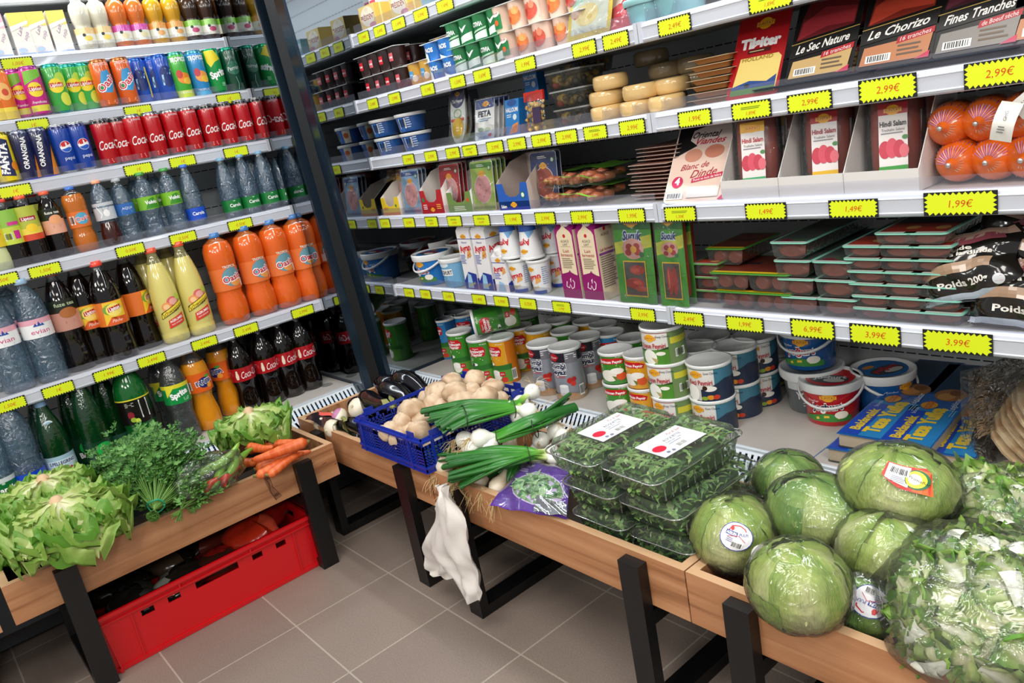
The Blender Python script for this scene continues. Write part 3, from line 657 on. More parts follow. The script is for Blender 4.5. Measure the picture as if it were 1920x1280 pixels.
K['oasis_s'] = bottle(.20, .033, 'oasis', glossy('c06a22', .12), .88, '2f6ac0', (.38, .62, 'e0702a', [('E', 4, 2, 20, 18, '58a8c8'), ('T', 'Oasis', 4, 2, 13, 'ffffff', {'r': 8, 'w': 40, 'b': .06}), ('T', 'Oasis', 4, 2, 12, 'd3263c', {'r': 8, 'w': 38, 'b': .02}), ('K', -34, -14, 16, 26)]), CLEAR, name='fruit_drink_bottle')
K['fuze_xl'] = bottle(.315, .043, 'soda', DARK, .90, 'd8502c', (.42, .72, [(.60, 'c89080'), (1.0, '1a2014')], [('T', 'fuze tea', 0, 34, 11, 'b8c8a0', {'w': 60, 'b': .02}), ('E', 4, 6, 26, 16, 'b06a38'), ('L', -12, -20, 30, 2, 5, 'a8605c')]), CLEAR, name='iced_tea_bottle')
K['tea_xl'] = bottle(.315, .044, 'soda', DARK, .90, 'e8402a', (.36, .60, 'e8782a', [('P', [(-36,-36),(30,-36),(30,36),(-30,36)], 'f2c832'), ('P', [(-34,-36),(30,-36),(30,-14),(6,-26),(-14,-12)], 'e2602a'), ('E', -4, 12, 30, 18, '7aa83a'), ('E', 0, 10, 24, 20, 'f8e070'), ('P', [(-18,4),(20,10),(20,24),(-18,18)], 'c01c28'), ('T', 'Lipton', 1, 14, 11, 'ffffff', {'r': 8, 'w': 32, 'b': .03}), ('T', 'Pêche', 0, -24, 9, 'fff0e0', {'s': .4, 'w': 30})]), CLEAR, name='iced_tea_bottle')
K['citrus_xl'] = bottle(.315, .043, 'slope', glossy('dccf78', .14), .84, 'e05028', None, film('soda_neck', 'e8e4b8', .08, .05, hz=.25, haze='d8d090'), name='citrus_soda_bottle')
_c = MB(); _mp = cyl_map(.0438, .112)
_c.decals(_mp, scale=1.12, ds=[('E', 6, 22, 17, 15, 'e2686a'), ('E', 8, 22, 12, 10, 'f4b0a0'), ('E', -14, 10, 14, 13, 'f0985a'), ('E', -14, 10, 9, 8, 'f8c890'), ('E', 24, 34, 9, 9, 'b8d04a'),
  ('P', [(-36,-24),(32,4),(34,24),(-34,-6)], '1c1a14'), ('P', [(-34,-22),(31,6),(33,22),(-33,-8)], 'f5d93c'), ('T', 'Schweppes', -1, -1, 12, '1a1a1a', {'r': 22, 'w': 66}), ('P', [(-22,-54),(26,-42),(26,-14),(-20,-30)], 'd8402c'), ('T', 'AGRUMES', 2, -30, 7, 'ffffff', {'r': 14, 'w': 40, 'b': .02}), ('T', 'AUX SAVEURS', 2, -40, 4, 'ffffff', {'r': 14, 'w': 34})])
K['citrus_xl'].kids.append(Spec('label', _c))
ORL = M('e2621c', .14, coat=.5)
K['oasis_xl'] = bottle(.315, .050, 'oasis', ORL, .90, '3a78b8', (.38, .62, 'e87434', [('E', 8, 4, 27, 24, '6a9aa8'), ('E', 14, -8, 16, 12, 'f0a050'), ('T', 'Oasis', 6, 2, 17, 'ffffff', {'r': 10, 'w': 52, 'b': .07}), ('T', 'Oasis', 6, 2, 15, 'c8203c', {'r': 10, 'w': 49, 'b': .025}), ('T', 'TROPICAL', 6, 31, 6, 'e8f0e0', {'w': 36, 'b': .02}), ('R', 28, -24, 40, -4, 'f0e0d8')]), film('orange_neck', 'e88a50', .08, .05, hz=.5, haze='e07838'), name='fruit_drink_bottle', ls=1.35)
_l = MB(); _l.lathe([(0,0),(0,0)], ORL, 3)
K['coke_xl'] = bottle(.285, .0425, 'cola', DARK, .84, '9c1420', (.43, .60, 'a80f1c', [('T', 'Coca-Cola', 16, 0, 24, 'f5f0f0', {'s': .5, 'w': 74, 'r': 4}), ('P', [(-38,-16),(-30,-16),(-28,-4),(-31,16),(-36,16),(-40,-4)], 'e8d8c0'), ('L', -70, 10, 22, 3, 5, 'd88088')]), film('cola_neck', '3a3030', .10, .04, hz=.3, haze='100808'), name='cola_bottle')
K['fanta_xl'] = bottle(.30, .045, 'curvy', M('d98a18', .12, coat=.5), .80, 'e8501c', (.46, .68, 'e2601c', [('E', 4, -2, 22, 18, '1c2a70'), ('T', 'FANTA', 4, 0, 16, 'ffffff', {'r': 6, 'w': 62, 'b': .07}), ('T', 'FANTA', 4, 0, 14, '1c2a70', {'r': 6, 'w': 58, 'b': .03}), ('E', 20, -16, 10, 8, 'f5a030'), ('E', 18, 18, 10, 5, '4fa838'), ('K', -62, -20, 22, 28)]), CLEAR, name='orange_soda_bottle')
K['sprite_xl'] = bottle(.30, .043, 'cola', film('clear_soda', 'b8c0c0', .1, .05, bump=.4, bscale=50, hz=.18, haze='788080'), .86, '1f8f45', (.44, .66, [(.8, '169044'), (1.0, 'e0d832')], [('P', [(-44,34),(-44,-8),(-10,30)], 'e8e03a'), ('T', 'Sprite', -4, 0, 19, 'ffffff', {'r': 14, 'w': 60, 'b': .05}), ('R', 36, -18, 44, 20, 'e8f0e8'), ('L', 6, -18, 24, 3, 4, 'c8e8d0')]), CLEAR, name='lemon_soda_bottle')
K['cider_xl'] = bottle(.32, .052, 'soda', glossy('0d5a22', .1), .86, '1f9a3e', (.36, .62, [(.95, '12100e'), (1.0, 'e8d83a')], [('K', 2, -26, 26, 60), ('E', -30, -10, 10, 12, '8a2030'), ('E', -26, -26, 9, 8, '9ab83a'), ('E', -14, -30, 7, 7, 'c8d848'), ('L', -40, 28, 30, 3, 5, 'b8b8a8')]), WATERG, name='soda_bottle')
K['pell'] = bottle(.30, .041, 'glass', WATERG, .72, 'dce2e4', (.10, .36, [(.72, 'b8d4e0'), (1.0, '9fc0d0')], [('R', -40, 8, 44, 26, 'cfe0e8'), ('T', 'S.PELLEGRINO', 4, 17, 10, '1c2a60', {'w': 76, 'b': .03}), ('B', 22, -8, 8, 8, 5, 'c83040'), ('L', -30, -2, 40, 3, 6, '8ab0c8')]), WATERG, capr=.42, caph=.06, name='mineral_water_bottle')
_n = MB(); _n.decals(cyl_map(.029, .205), [('E', 2, 0, 15, 15, 'd8e8f2'), ('E', 2, 0, 11, 10, '8fb8d8'), ('L', -6, 3, 14, 2, 4, 'e8f0f8')]); K['pell'].kids.append(Spec('neck_seal', _n))
_n = MB(); _n.lathe([(.0165, .262), (.0155, .285)], M('7a9cc0', .3), 18); K['pell'].kids.append(Spec('neck_band', _n))
K['badoit'] = bottle(.32, .043, 'slope', WATERG, .70, '2f9a50', (.10, .34, [(1.0, '0d3a20')], [('E', 4, 8, 28, 24, '1aa848'), ('T', 'BADOIT', 8, -12, 17, 'f4f4f4', {'w': 76, 'b': .05, 'r': 6})]), WATERG, name='mineral_water_bottle')
K['badoit_b'] = bottle(.32, .043, 'slope', WATERG, .70, '2f9a50', (.12, .26, '2a5a4a', [('L', -20, 8, 40, 4, 6, 'a8c8b8'), ('K', 24, -12, 16, 26)]), WATERG, name='mineral_water_bottle')

def milkbox(c): return carton(.052, .034, .128, 'efe6d8', [('R', -26, 22, 26, 64, c), ('P', [(-26,10),(26,30),(26,40),(-26,24)], 'f7f2e0'), ('T', 'Lait', -2, 10, 11, '8a6a9a', {'r': 62, 's': .5, 'w': 30}), ('T', 'soja', 10, -6, 11, '9a7aa8', {'r': 62, 's': .5, 'w': 28}), ('E', -10, -46, 12, 7, 'b8cce8'), ('R', -24, -60, 24, -55, '9ab0d8')], [('R', -17, -64, 17, 64, 'c4bcd4')], gable=False, name='milk_carton')
K['mb_pink'] = milkbox('f0b4c4'); K['mb_yel'] = milkbox('ecd86a')

# dairy
K['ayran_xl'] = carton(.066, .066, .235, 'f0f0f2', SUN(0, 52, .8)+[('R', -33, 44, 33, 46, '28409a'), ('T', 'Natural', 0, 34, 6, '3a58b0', {'s': .3, 'w': 28}), ('T', 'Ayran', 0, 16, 20, 'd4202c', {'r': 10, 'w': 56, 'b': .03}), ('P', [(2,-18),(26,-8),(24,10),(8,4)], 'e8a85a'), ('S', [(6,-10),(24,0)], 1.5, 'a86028'), ('S', [(8,-4),(22,-14)], 1.5, 'a86028'), ('L', -30, -8, 26, 6, 5, '5060b0'), ('P', [(-33,-117),(33,-117),(33,-66),(-6,-60),(-33,-90)], '283a98'), ('P', [(-20,-112),(10,-112),(6,-70),(-10,-64)], '9ac8e8'), ('T', 'Original', 4, -100, 8, 'e8d030', {'r': 20, 'w': 34, 'b': .02})],
  SUN(0, 52, .8)+[('R', -33, 44, 33, 46, '28409a'), ('T', 'Ayran', 0, 18, 20, 'd4202c', {'r': 14, 'w': 58, 'b': .03}), ('P', [(-6,-26),(22,-10),(20,4),(0,-4)], 'e8a85a'), ('L', -26, -30, 40, 6, 5, '5060b0'), ('P', [(-33,-117),(33,-117),(33,-70),(0,-84),(-33,-80)], '283a98')], name='ayran_carton')
K['ayran_s'] = carton(.062, .062, .135, 'f0f0f2', SUN(0, 30, .7)+[('R', -31, 22, 31, 24, '28409a'), ('T', 'Ayran', -4, 4, 17, 'd4202c', {'r': 10, 'w': 50, 'b': .03}), ('P', [(10,-14),(28,-6),(26,8),(14,4)], 'e8a85a'), ('L', -28, -12, 30, 4, 5, '5060b0'), ('P', [(-20,-66),(16,-66),(10,-40),(-10,-34)], '9ac8e8')],
  [('T', 'Ayran', 0, 8, 14, 'd4202c', {'r': 14, 'w': 44, 'b': .03}), ('P', [(-31,-67),(31,-67),(31,-16),(-31,-40)], '283a98'), ('L', -20, 0, 36, 4, 5, '5060b0')], name='ayran_carton')
K['ayran_cup'] = tub(.025, .034, .098, 'eef0f2', SUN(0, 26, .7)+[('T', 'Ayran', 2, 4, 16, 'd4202c', {'r': 10, 'w': 50, 'b': .03}), ('P', [(8,-18),(26,-10),(24,4),(12,0)], 'e8a85a'), ('T', 'Original', 0, -28, 8, 'd8c020', {'r': 14, 'w': 34}), ('R', -40, -48, 40, -38, '2c48a8'), ('L', 32, 28, 20, 9, 6, '90a0c0')], lidh=.006, name='ayran_cup')
K['ayran_cup_up'] = Spec('ayran_cup', None, [])
def flipped(sp, h):
    def fm(me):
        m2 = me.copy(); m2.transform(Matrix.Translation((0,0,h)) @ Matrix.Rotation(PI, 4, 'Y')); return m2
    out = Spec(sp.name, fm(sp.me) if sp.me else None, [Spec(k.name, fm(k.me), label=k.label) for k in sp.kids]); return out
K['ayran_cup_up'] = flipped(tub(.025, .034, .098, 'eef0f2', SUN(0, 26, .7)+[('T', 'Ayran', 2, 4, 16, 'd4202c', {'r': 10, 'w': 50, 'b': .03}), ('R', -50, -49, 50, -30, '2c58b0'), ('P', [(-40,-30),(-10,-30),(-20,-10)], '7ab0e0'), ('L', 30, 28, 20, 9, 6, '90a0c0')], lidh=.006, name='ayran_cup'), .1)
_lf = [('P', [(-24,92),(-30,80),(-30,40),(-28,60),(24,60),(24,80)], 'e9dcc4')]
def domed(w, h0, h1): return [(-w,h0),(w,h0),(w,h1),(w*.8,h1+10),(w*.35,h1+18),(0,h1+28),(-w*.35,h1+18),(-w*.8,h1+10),(-w,h1)]
MOSQ = [(-34,-116),(34,-116),(34,-58),(30,-52),(28,-62),(22,-60),(20,-50),(16,-62),(10,-56),(6,-44),(2,-38),(-2,-44),(-6,-54),(-12,-58),(-16,-62),(-20,-48),(-24,-60),(-28,-62),(-31,-50),(-34,-58)]
def kefir():
    f = [('P', domed(29, -112, 56), 'ead9b8'), ('E', 0, 54, 5, 5, 'c8202c'), ('T', 'ALSACE', 0, 40, 7, '2a2020', {'w': 30}), ('T', 'LAIT', 0, 31, 6, '2a2020', {'w': 18}), ('R', -18, 25, 18, 26, 'a89878'), ('T', 'Lait', 0, 14, 9, 'b03040', {'w': 22}), ('T', 'fermenté', 0, 3, 9, 'b03040', {'w': 44}), ('L', -20, -8, 42, 6, 5, '8a7a68')]
    sd = [('T', 'ALSACE', 0, 52, 7, '2a2020', {'w': 30}), ('E', 0, 66, 5, 5, 'c8202c'), ('T', 'Lait fermenté', 0, 14, 8, 'b03040', {'w': 50}), ('R', -30, 0, 30, 6, '8a4a90'), ('L', -28, -6, 56, 14, 6, '8a7a78')]
    b = carton(.069, .069, .235, '9c1470', f, sd, name='fermented_milk_carton', topc='8c1068')
    x = MB(); x.box((.0345, 0, 0), (.0350, .069, .188), M('ead9b8', .35)); me = b.kids[0].me
    mp = plane_map((0, 0, .1175), (1,0,0), (0,0,1)); x.decals(mp, [('P', MOSQ, '8c1464'), ('S', [(-14,-70),(-18,-84),(-8,-88),(-4,-78),(2,-90),(10,-86),(14,-72),(8,-66)], 2.6, 'f4e8f0'), ('S', [(-2,-66),(2,-60),(0,-72)], 2.4, 'f4e8f0')], d0=1.3)
    mp2 = plane_map((.0350, .0345, .1175), (0,1,0), (0,0,1)); x.decals(mp2, sd)
    b.kids.append(Spec('printed_panel', x)); return b
K['kefir'] = kefir()
def yog(bg, big=1.0, word='Joghurt', wc='c8202c', lidbg='1f6ab0'):
    r0, r1, h = .058*big, .068*big, .105*big
    return tub(r0, r1, h, bg, [('P', [(-60*big,-40*big),(60*big,-40*big),(60*big,-26*big),(0,-18*big),(-60*big,-30*big)], '3f8a3c')]+SUN(6*big, 24*big, 1.1*big)+[('T', 'Frischer', -28*big, 14*big, 6*big, 'ffffff', {'w': 26*big}), ('T', word, 2*big, 0, 19*big, 'ffffff', {'w': 74*big, 'b': .07, 'r': 3}), ('T', word, 2*big, 0, 17*big, wc, {'w': 70*big, 'b': .03, 'r': 3}), ('S', [(-26*big,-32*big),(0,-26*big),(30*big,-30*big)], 6*big, 'f2c83a'), ('E', 34*big, -22*big, 16*big, 10*big, 'f4f0e4')],
      lid_ds=[('E', 0, 0, 56*big, 56*big, lidbg), ('E', 0, -14*big, 44*big, 26*big, '3b4248'), ('E', 12*big, -22*big, 24*big, 12*big, 'c8c8c0'), ('E', -20*big, 26*big, 16*big, 9*big, 'd88a2a'), ('T', word, 0, -4*big, 18*big, wc if wc != '14204a' else 'd8dce0', {'w': 74*big, 'b': .04, 'r': 6})], handle=1.0, name='yogurt_bucket', lidh=.02*big, lidr=1.07)
K['yog_blue'] = yog('1878c8'); K['yog_blue2'] = yog('175a9c', 1.0, 'yoğurt'); K['yog_red'] = yog('c01420', 1.0, 'Joghurt', '14204a', 'c01420')
K['yog_light'] = tub(.040, .048, .095, '78b4dc', [('R', -34, -6, 30, 16, 'f2f4f4'), ('T', 'YOGHURT', 0, 5, 13, '1c2a3a', {'w': 58, 'b': .03}), ('L', -20, -18, 40, 3, 6, 'd8e8f4'), ('E', 0, 30, 22, 8, 'd8e8f0')], name='yogurt_tub')
K['yog_white'] = tub(.060, .072, .11, '5a6468', [('R', -70, 10, 70, 30, 'd8dcdc'), ('T', 'PRODIS', 0, 32, 9, '1c2430', {'w': 50}), ('T', 'YOGHURT', 0, -4, 18, 'e8ecec', {'w': 92, 'b': .04}), ('L', -30, -26, 60, 2, 7, 'b8c4c8')], name='yogurt_bucket', lidh=.022, lidr=1.08)
K['spread'] = tub(.040, .049, .056, '2458a0', [('R', -18, -26, 16, 24, '2f6ab8'), ('P', [(-46,-26),(-18,-26),(-18,24),(-46,24)], 'e8dcc8'), ('E', -30, 0, 10, 10, 'd86a3a'), ('K', -2, -16, 26, 32), ('L', 26, 14, 18, 5, 7, 'c8d8f0')], name='spread_tub', lidh=.008, lidr=1.08)
def peynir(h, r, bg, ttl=('Erzincan', 'Peynir'), kind='cow'):
    s = r/.043; H = h*500
    ds = [('R', 48*s, -H, 96*s, H*.9, {'3f8f2c': '2f6f26', 'e8a61e': 'd0741c', '2a86c4': '1f5f9c'}.get(bg, bg)), ('T', 'Kase', 30*s, H*.82, 5*s, 'f4f4e8', {'w': 22*s})]
    if h > .12:
        ds += [('P', [(-24*s,H*.28),(30*s,H*.28),(34*s,H*.55),(26*s,H*.72),(-20*s,H*.72),(-28*s,H*.5)], 'c81c26'), ('T', 'Köyon', 2*s, H*.64, 5*s, 'ffffff', {'w': 20*s}), ('T', ttl[0], 3*s, H*.52, 10*s, 'ffffff', {'w': 52*s, 'b': .03}), ('T', ttl[1], 3*s, H*.37, 10*s, 'ffffff', {'w': 42*s, 'b': .03}),
               ('L', -20*s, H*.16, 46*s, 2, 5, 'f0f0d0'), ('P', [(-60*s,-H*.2),(60*s,-H*.1),(60*s,-H*.35),(-60*s,-H*.4)], '2f6f2a'), ('P', [(-50*s,-H*.9),(56*s,-H*.9),(56*s,-H*.35),(-50*s,-H*.35)], '5a9a38'), ('E', -8*s, -H*.08, 9*s, 5*s, 'f4f4f4'), ('E', -14*s, -H*.08, 4*s, 4*s, '202020'), ('E', 2*s, -H*.6, 20*s, 19*s, 'ece8dc'), ('E', 2*s, -H*.5, 20*s, 9*s, 'f8f6ee'), ('E', 30*s, -H*.78, 11*s, 9*s, 'd23a28'), ('R', 16*s, -H*.62, 34*s, -H*.42, 'c81c26'), ('T', '45%', 25*s, -H*.52, 5*s, 'ffffff'), ('K', 56*s, -H*.85, 18*s, H*.5)]
    else:
        ds += [('P', [(-30*s,H*.35),(36*s,H*.35),(40*s,H*.6),(24*s,H*.72),(-18*s,H*.72),(-32*s,H*.55)], 'c81c26'), ('T', 'Erzincan Peynir', 4*s, H*.5, 7*s, 'ffffff', {'w': 62*s, 'b': .03}), ('L', -26*s, H*.22, 56*s, 2, 5, 'f4ea60'), ('E', -4*s, -H*.4, 26*s, H*.38, 'f0ece0'), ('P', [(4*s,-H*.4),(12*s,-H*.72),(22*s,-H*.5)], '6a7a3a'), ('E', 28*s, -H*.45, 13*s, H*.26, 'd8582c'), ('E', 18*s, -H*.1, 18*s, H*.2, 'f4f2ea')]
    return tub(r*.985, r, h, bg, ds, lidr=1.07, name='cheese_can', lidh=.007)
K['p_green'] = peynir(.152, .0435, '3f8f2c'); K['p_orange'] = peynir(.152, .0435, 'e8a61e'); K['p_blue'] = peynir(.152, .0435, '2a86c4')
K['p_green_s'] = peynir(.088, .0455, '3f8f2c'); K['p_orange_s'] = peynir(.088, .0435, 'e8a61e')
def kombi():
    h, r = .158, .0465; b = tub(r*.985, r, h, '8f929c', [('R', -50, 42, 110, 79, '26242c'), ('R', 20, 38, 60, 79, '77767e'), ('P', [(-34,48),(-10,44),(2,58),(-12,70),(-32,66)], 'b81c24'), ('T', 'Köyon', -16, 57, 6, 'ffffff', {'w': 22}), ('T', 'Kombi', -8, 30, 17, 'ffffff', {'b': .09, 'w': 58}), ('T', 'Kombi', -8, 30, 15, '1c2444', {'b': .04, 'w': 55}), ('T', 'Beyaz', -8, 12, 17, 'ffffff', {'b': .09, 'w': 58}), ('T', 'Beyaz', -8, 12, 15, '1c2444', {'b': .04, 'w': 55}), ('T', 'cıklık', -2, -3, 8, 'd04858', {'w': 34}), ('R', -90, -79, 110, -60, 'b09478'), ('E', 10, -62, 34, 8, 'b8845a'), ('R', -10, -58, 18, -32, 'dcdce0'), ('E', 4, -32, 14, 5, 'eef0f0'), ('E', 4, -58, 14, 5, 'c8c8cc'), ('E', 26, -16, 9, 9, 'b82420'), ('E', 34, -26, 8, 8, 'c83428'), ('E', 38, -12, 7, 7, 'a82420'), ('K', 50, -68, 18, 34), ('L', 22, 64, 34, 3, 6, 'e8e8f0')], lidr=1.07, name='cheese_can', lidh=.008)
    return b
K['kombi'] = kombi()
def suntat(goat):
    h, r = .089, .054; bg = 'eceae4'
    if goat: ds = [('R', 34, -46, 110, 46, '3f7890'), ('R', -60, 36, 60, 41, '1f6a48')]+SUN(-12, 24, 1.0)+[('T', 'Goat Cheese', 26, 28, 6, '202840', {'w': 34}), ('T', 'Keçi Peyniri', -2, 4, 12, 'b81c2c', {'w': 62, 'b': .02}), ('P', [(0,-14),(30,-4),(60,10),(110,6),(110,-46),(0,-46)], '223048'), ('E', -22, -24, 18, 22, 'f4f2ea'), ('E', 22, -12, 16, 7, 'f0ece4'), ('E', 10, -10, 6, 6, '3a2018'), ('E', 22, -34, 9, 6, 'e0902a'), ('E', 36, -34, 8, 6, 'c83c28'), ('E', 8, -36, 8, 5, '8aa83a')]
    else: ds = [('R', 34, -46, 110, 46, '6f8a54'), ('R', 40, 6, 100, 22, 'd0c83a'), ('R', -60, 36, 34, 41, 'b01c34')]+SUN(-12, 24, 1.0)+[('T', 'Sheep Cheese', 22, 28, 6, '202840', {'w': 34}), ('T', 'Koyun Peyniri', -6, 4, 12, 'b81c2c', {'w': 68, 'b': .02}), ('P', [(-60,-10),(34,-4),(34,-46),(-60,-46)], '4f8a30'), ('P', [(-60,-6),(0,-8),(34,0),(34,-6),(-60,-12)], '2c4a20'), ('E', 14, -16, 12, 5, 'f0ece0'), ('E', -16, -26, 20, 20, 'f4f2ea'), ('P', [(-12,-26),(2,-44),(6,-30)], 'b8a870'), ('K', 50, -30, 30, 22)]
    return tub(r*.985, r, h, bg, ds, lidr=1.05, name='cheese_tin', lidh=.007)
K['sheep'] = suntat(False); K['goat'] = suntat(True)
def cup4(col, ds, n=2, r=.030, h=.062, lidc='d8dad8', pitch=.062, deep=2):
    b = MB(); l = MB(); W_ = n*pitch
    for i in range(n):
        for j in range(deep):
            cx_, cy_ = (i-(n-1)/2)*pitch, .031+j*pitch
            b.lathe([(0,0),(r*.80,0),(r*.84,.003),(r*.98,h-.003),(r*.98,h)], glossy(col, .3), 18, c=(cx_, cy_, 0))
            mp0 = cyl_map(r*.93, h*.5)
            b.decals(lambda u, v, d, a=cx_, c=cy_: mp0(u, v, d) + Vector((a, c, 0)), ds[i % len(ds)]) if j == 0 else None
    l.box((-W_/2, 0, h), (W_/2, deep*pitch, h+.0018), M(lidc, .35))
    return Spec('yogurt_cup_pack', None, [Spec('cups', b), Spec('lid', l)])
K['c_choc'] = cup4('2a1210', [[('R', -13, -10, 11, 14, 'd01c30'), ('T', 'Danette', -1, 2, 7, 'ffffff', {'w': 20, 'b': .02})], [('R', -13, -10, 11, 14, 'd8606a'), ('T', 'Danette', -1, 2, 7, 'ffffff', {'w': 20, 'b': .02})]], 4, deep=1)
K['c_van'] = cup4('e0ae4a', [[('R', -14, -12, 10, 10, '4a9ad0'), ('E', 14, -12, 10, 10, 'f4e0c8'), ('T', 'Danette', -2, 0, 6, 'ffffff', {'w': 18})]], 2, deep=1)
K['c_yaos'] = cup4('2a78c8', [[('P', [(-28,-30),(4,-30),(0,-4),(-28,4)], 'e8f0f4'), ('T', 'YAOS', 2, 6, 12, 'ffffff', {'w': 38, 'b': .04})], [('P', [(-28,-8),(28,-30),(-28,-30)], 'e8f0f4'), ('T', 'YAOS', 0, 6, 12, 'ffffff', {'w': 38, 'b': .04})]], 2, .034, .05, lidc='e8ecf0', pitch=.07, deep=1)
K['c_green'] = cup4('1f7a44', [[('P', [(-30,-20),(30,-8),(30,-28),(-30,-32)], 'd8e8dc'), ('T', 'ACTIVIA', 0, 8, 11, 'ffffff', {'w': 42, 'b': .03}), ('P', [(-30,-12),(30,0),(30,-5),(-30,-16)], 'a8d0b0')], [('P', [(-30,-16),(30,-2),(30,-22),(-30,-32)], 'd8e8dc'), ('P', [(-20,24),(0,-2),(26,26),(0,8)], 'e8f0e8')]], 4, .031, .066, lidc='8ac0a0', pitch=.063, deep=1)
K['c_fruit'] = cup4('e6c4b0', [[('R', -18, -22, 16, 30, '177a3e'), ('E', -1, 18, 14, 9, 'f0f0e8'), ('T', 'Panier', -1, 18, 6, 'a82030', {'w': 22}), ('E', 0, -6, 7, 7, 'e0602c')], [('E', 0, 0, 25, 22, 'e07838'), ('E', 10, 12, 12, 11, 'f2a860'), ('E', -12, -8, 8, 8, 'c83a28')], [('E', 0, 0, 25, 22, 'c8503c'), ('E', 10, 12, 8, 10, 'e08868'), ('E', -12, -4, 9, 9, 'a82820')]], 3, .031, .066, pitch=.064, deep=1)
K['butter'] = carton(.095, .06, .070, 'e3c878', [('E', 0, 2, 40, 30, 'ece4d0'), ('T', 'PRÉSIDENT', 0, 0, 15, '7a1c34', {'w': 80, 'b': .02}), ('E', 24, -26, 20, 8, 'c08090'), ('E', 0, 24, 10, 6, 'e8d8b0')], [('R', -30, -35, 30, 35, 'd6ae48'), ('R', -10, -35, -4, 35, 'ecd488')], gable=False, name='butter_box')
K['cheesebox'] = carton(.085, .07, .062, 'eceaec', [('R', 4, 0, 36, 14, 'd8506a'), ('P', [(-42,-31),(-20,-31),(-34,10),(-42,10)], 'e0c860'), ('L', -10, -10, 40, 3, 6, 'b8b8c8')], [('R', -34, -30, 34, 30, 'c4c8d0')], gable=False, name='cheese_box')
K['bluebox'] = carton(.08, .05, .06, '7aa8b8', [('R', -36, -10, 36, 16, 'c8dce0'), ('L', -20, 10, 40, 3, 6, '4a7a68')], None, gable=False, name='cheese_box')
K['halloumi'] = carton(.058, .03, .095, '1f7ac0', [('E', 0, 38, 20, 9, '1c4a90'), ('T', 'HALLOUMI', 0, 20, 11, 'f4f4f4', {'w': 50, 'b': .03}), ('L', -22, 6, 20, 2, 5, 'd8e8f4'), ('P', [(-14,-44),(20,-40),(26,-14),(2,-20)], 'e0883a'), ('S', [(-8,-40),(16,-20)], 1.6, 'a85420'), ('S', [(0,-42),(22,-22)], 1.6, 'a85420'), ('E', 12, 0, 8, 8, 'd8e4ec')], [('R', -15, -47, 15, 47, '1a68a8')], gable=False, name='cheese_box')
# ================================================================ flat packs, trays, sausages, cheese wheels
def rrect(w, h, r, n=4):
    pts = []
    for cx_, cy_, a0 in ((w/2-r, h/2-r, 0), (-w/2+r, h/2-r, 90), (-w/2+r, -h/2+r, 180), (w/2-r, -h/2+r, 270)):
        for i in range(n+1):
            a = math.radians(a0+90*i/n); pts.append((cx_+r*math.cos(a), cy_+r*math.sin(a)))
    return pts
def pack(w, h, t, bg, ds, edge='e8e8e8', back='d8c8c0', name='sliced_meat_pack', rr=.008, wrap=False, shape=None):
    """upright pack: origin bottom centre, face to -y, thickness backwards"""
    pts = shape or rrect(w, h, rr)
    b = MB(); q = [(x, z+h/2) for x, z in pts]
    b.prism(q, 0, .0012, 1, M(edge, .35))
    mp = plane_map((0, 0, h/2), (1,0,0), (0,0,1))
    b.add([mp(x*1000*.985, z*1000*.985, .15) for x, z in pts], [tuple(range(len(pts)))], M(bg, .3))
    b.decals(mp, ds)
    tr = MB(); q2 = [(x*.86, z*.86+h/2) for x, z in pts]; q3 = [(x*.74, z*.78+h/2) for x, z in pts]
    n = len(q2)
    vs = [(x, .0012, z) for x, z in q2]+[(x, t, z) for x, z in q3]
    tr.add(vs, [(i, (i+1) % n, n+(i+1) % n, n+i) for i in range(n)]+[tuple(range(n, 2*n))], M(back, .35))
    kids = [Spec('printed_film', b), Spec('tray', tr)]
    if wrap:
        wf = MB(); wf.grid(lambda u, v: Vector(((u-.5)*w*1.05, -.003-.006*math.sin(PI*u)*math.sin(PI*v)-.002*math.sin(9*u+14*v), v*h*1.03)), 10, 14, WRAP); kids.append(Spec('clear_wrap', wf))
    return Spec(name, None, kids)
def ham(bg, c2, ttl='SUNTAT', meat='e4a0a4'):
    return pack(.105, .145, .012, bg, [('R', -50, 52, 50, 66, c2), ('E', 0, -8, 40, 42, 'e8e0d8'), ('E', 0, -8, 38, 40, meat), ('E', -12, 4, 5, 3, 'c87a80'), ('E', 14, -14, 4, 3, 'c87a80'), ('E', 2, -30, 4, 2, 'c87a80'), ('E', -18, -22, 3, 2, 'c87a80')]+SUN(0, 36, .9, ttl)+[('E', 38, 50, 7, 7, '2f7a4a'), ('E', 38, 50, 5, 5, 'd8e8d8'), ('L', -20, 60, 40, 2, 4, 'f4f4f4'), ('R', -50, -66, 50, -58, c2)], wrap=True, back='d8a0a0')
K['ham_blue'] = ham('8fb8dc', '2a4a90'); K['ham_red'] = ham('c01c2c', '8a1420'); K['ham_green'] = ham('a8c85a', '4a8a30'); K['ham_navy'] = ham('1c3c78', '14285a', meat='a04030'); K['ham_yel'] = ham('dca828', 'b86a1c')
def cardtray(w, d, h, col, ds, inner='e4ddd6'):
    b = MB(); m = M(col, .4); i = M(inner, .5); tk = .0015
    # front with a scooped cut-out
    F = [(-w/2,0),(w/2,0),(w/2,h),(w*.30,h),(w*.24,h*.62),(w*.12,h*.5),(-w*.12,h*.5),(-w*.24,h*.62),(-w*.30,h),(-w/2,h)]
    b.prism(F, -tk, 0, 1, m)
    b.decals(plane_map((0,-tk,h/2), (1,0,0), (0,0,1)), ds)
    for s in (-1, 1): b.prism([(0,0),(d,0),(d,h*1.9),(d*.5,h*1.7),(0,h)], s*w/2-tk/2, s*w/2+tk/2, 0, i)
    b.box((-w/2, d-tk, 0), (w/2, d, h*1.9), i); b.box((-w/2, 0, 0), (w/2, d, tk), i)
    return Spec('cardboard_tray', b)
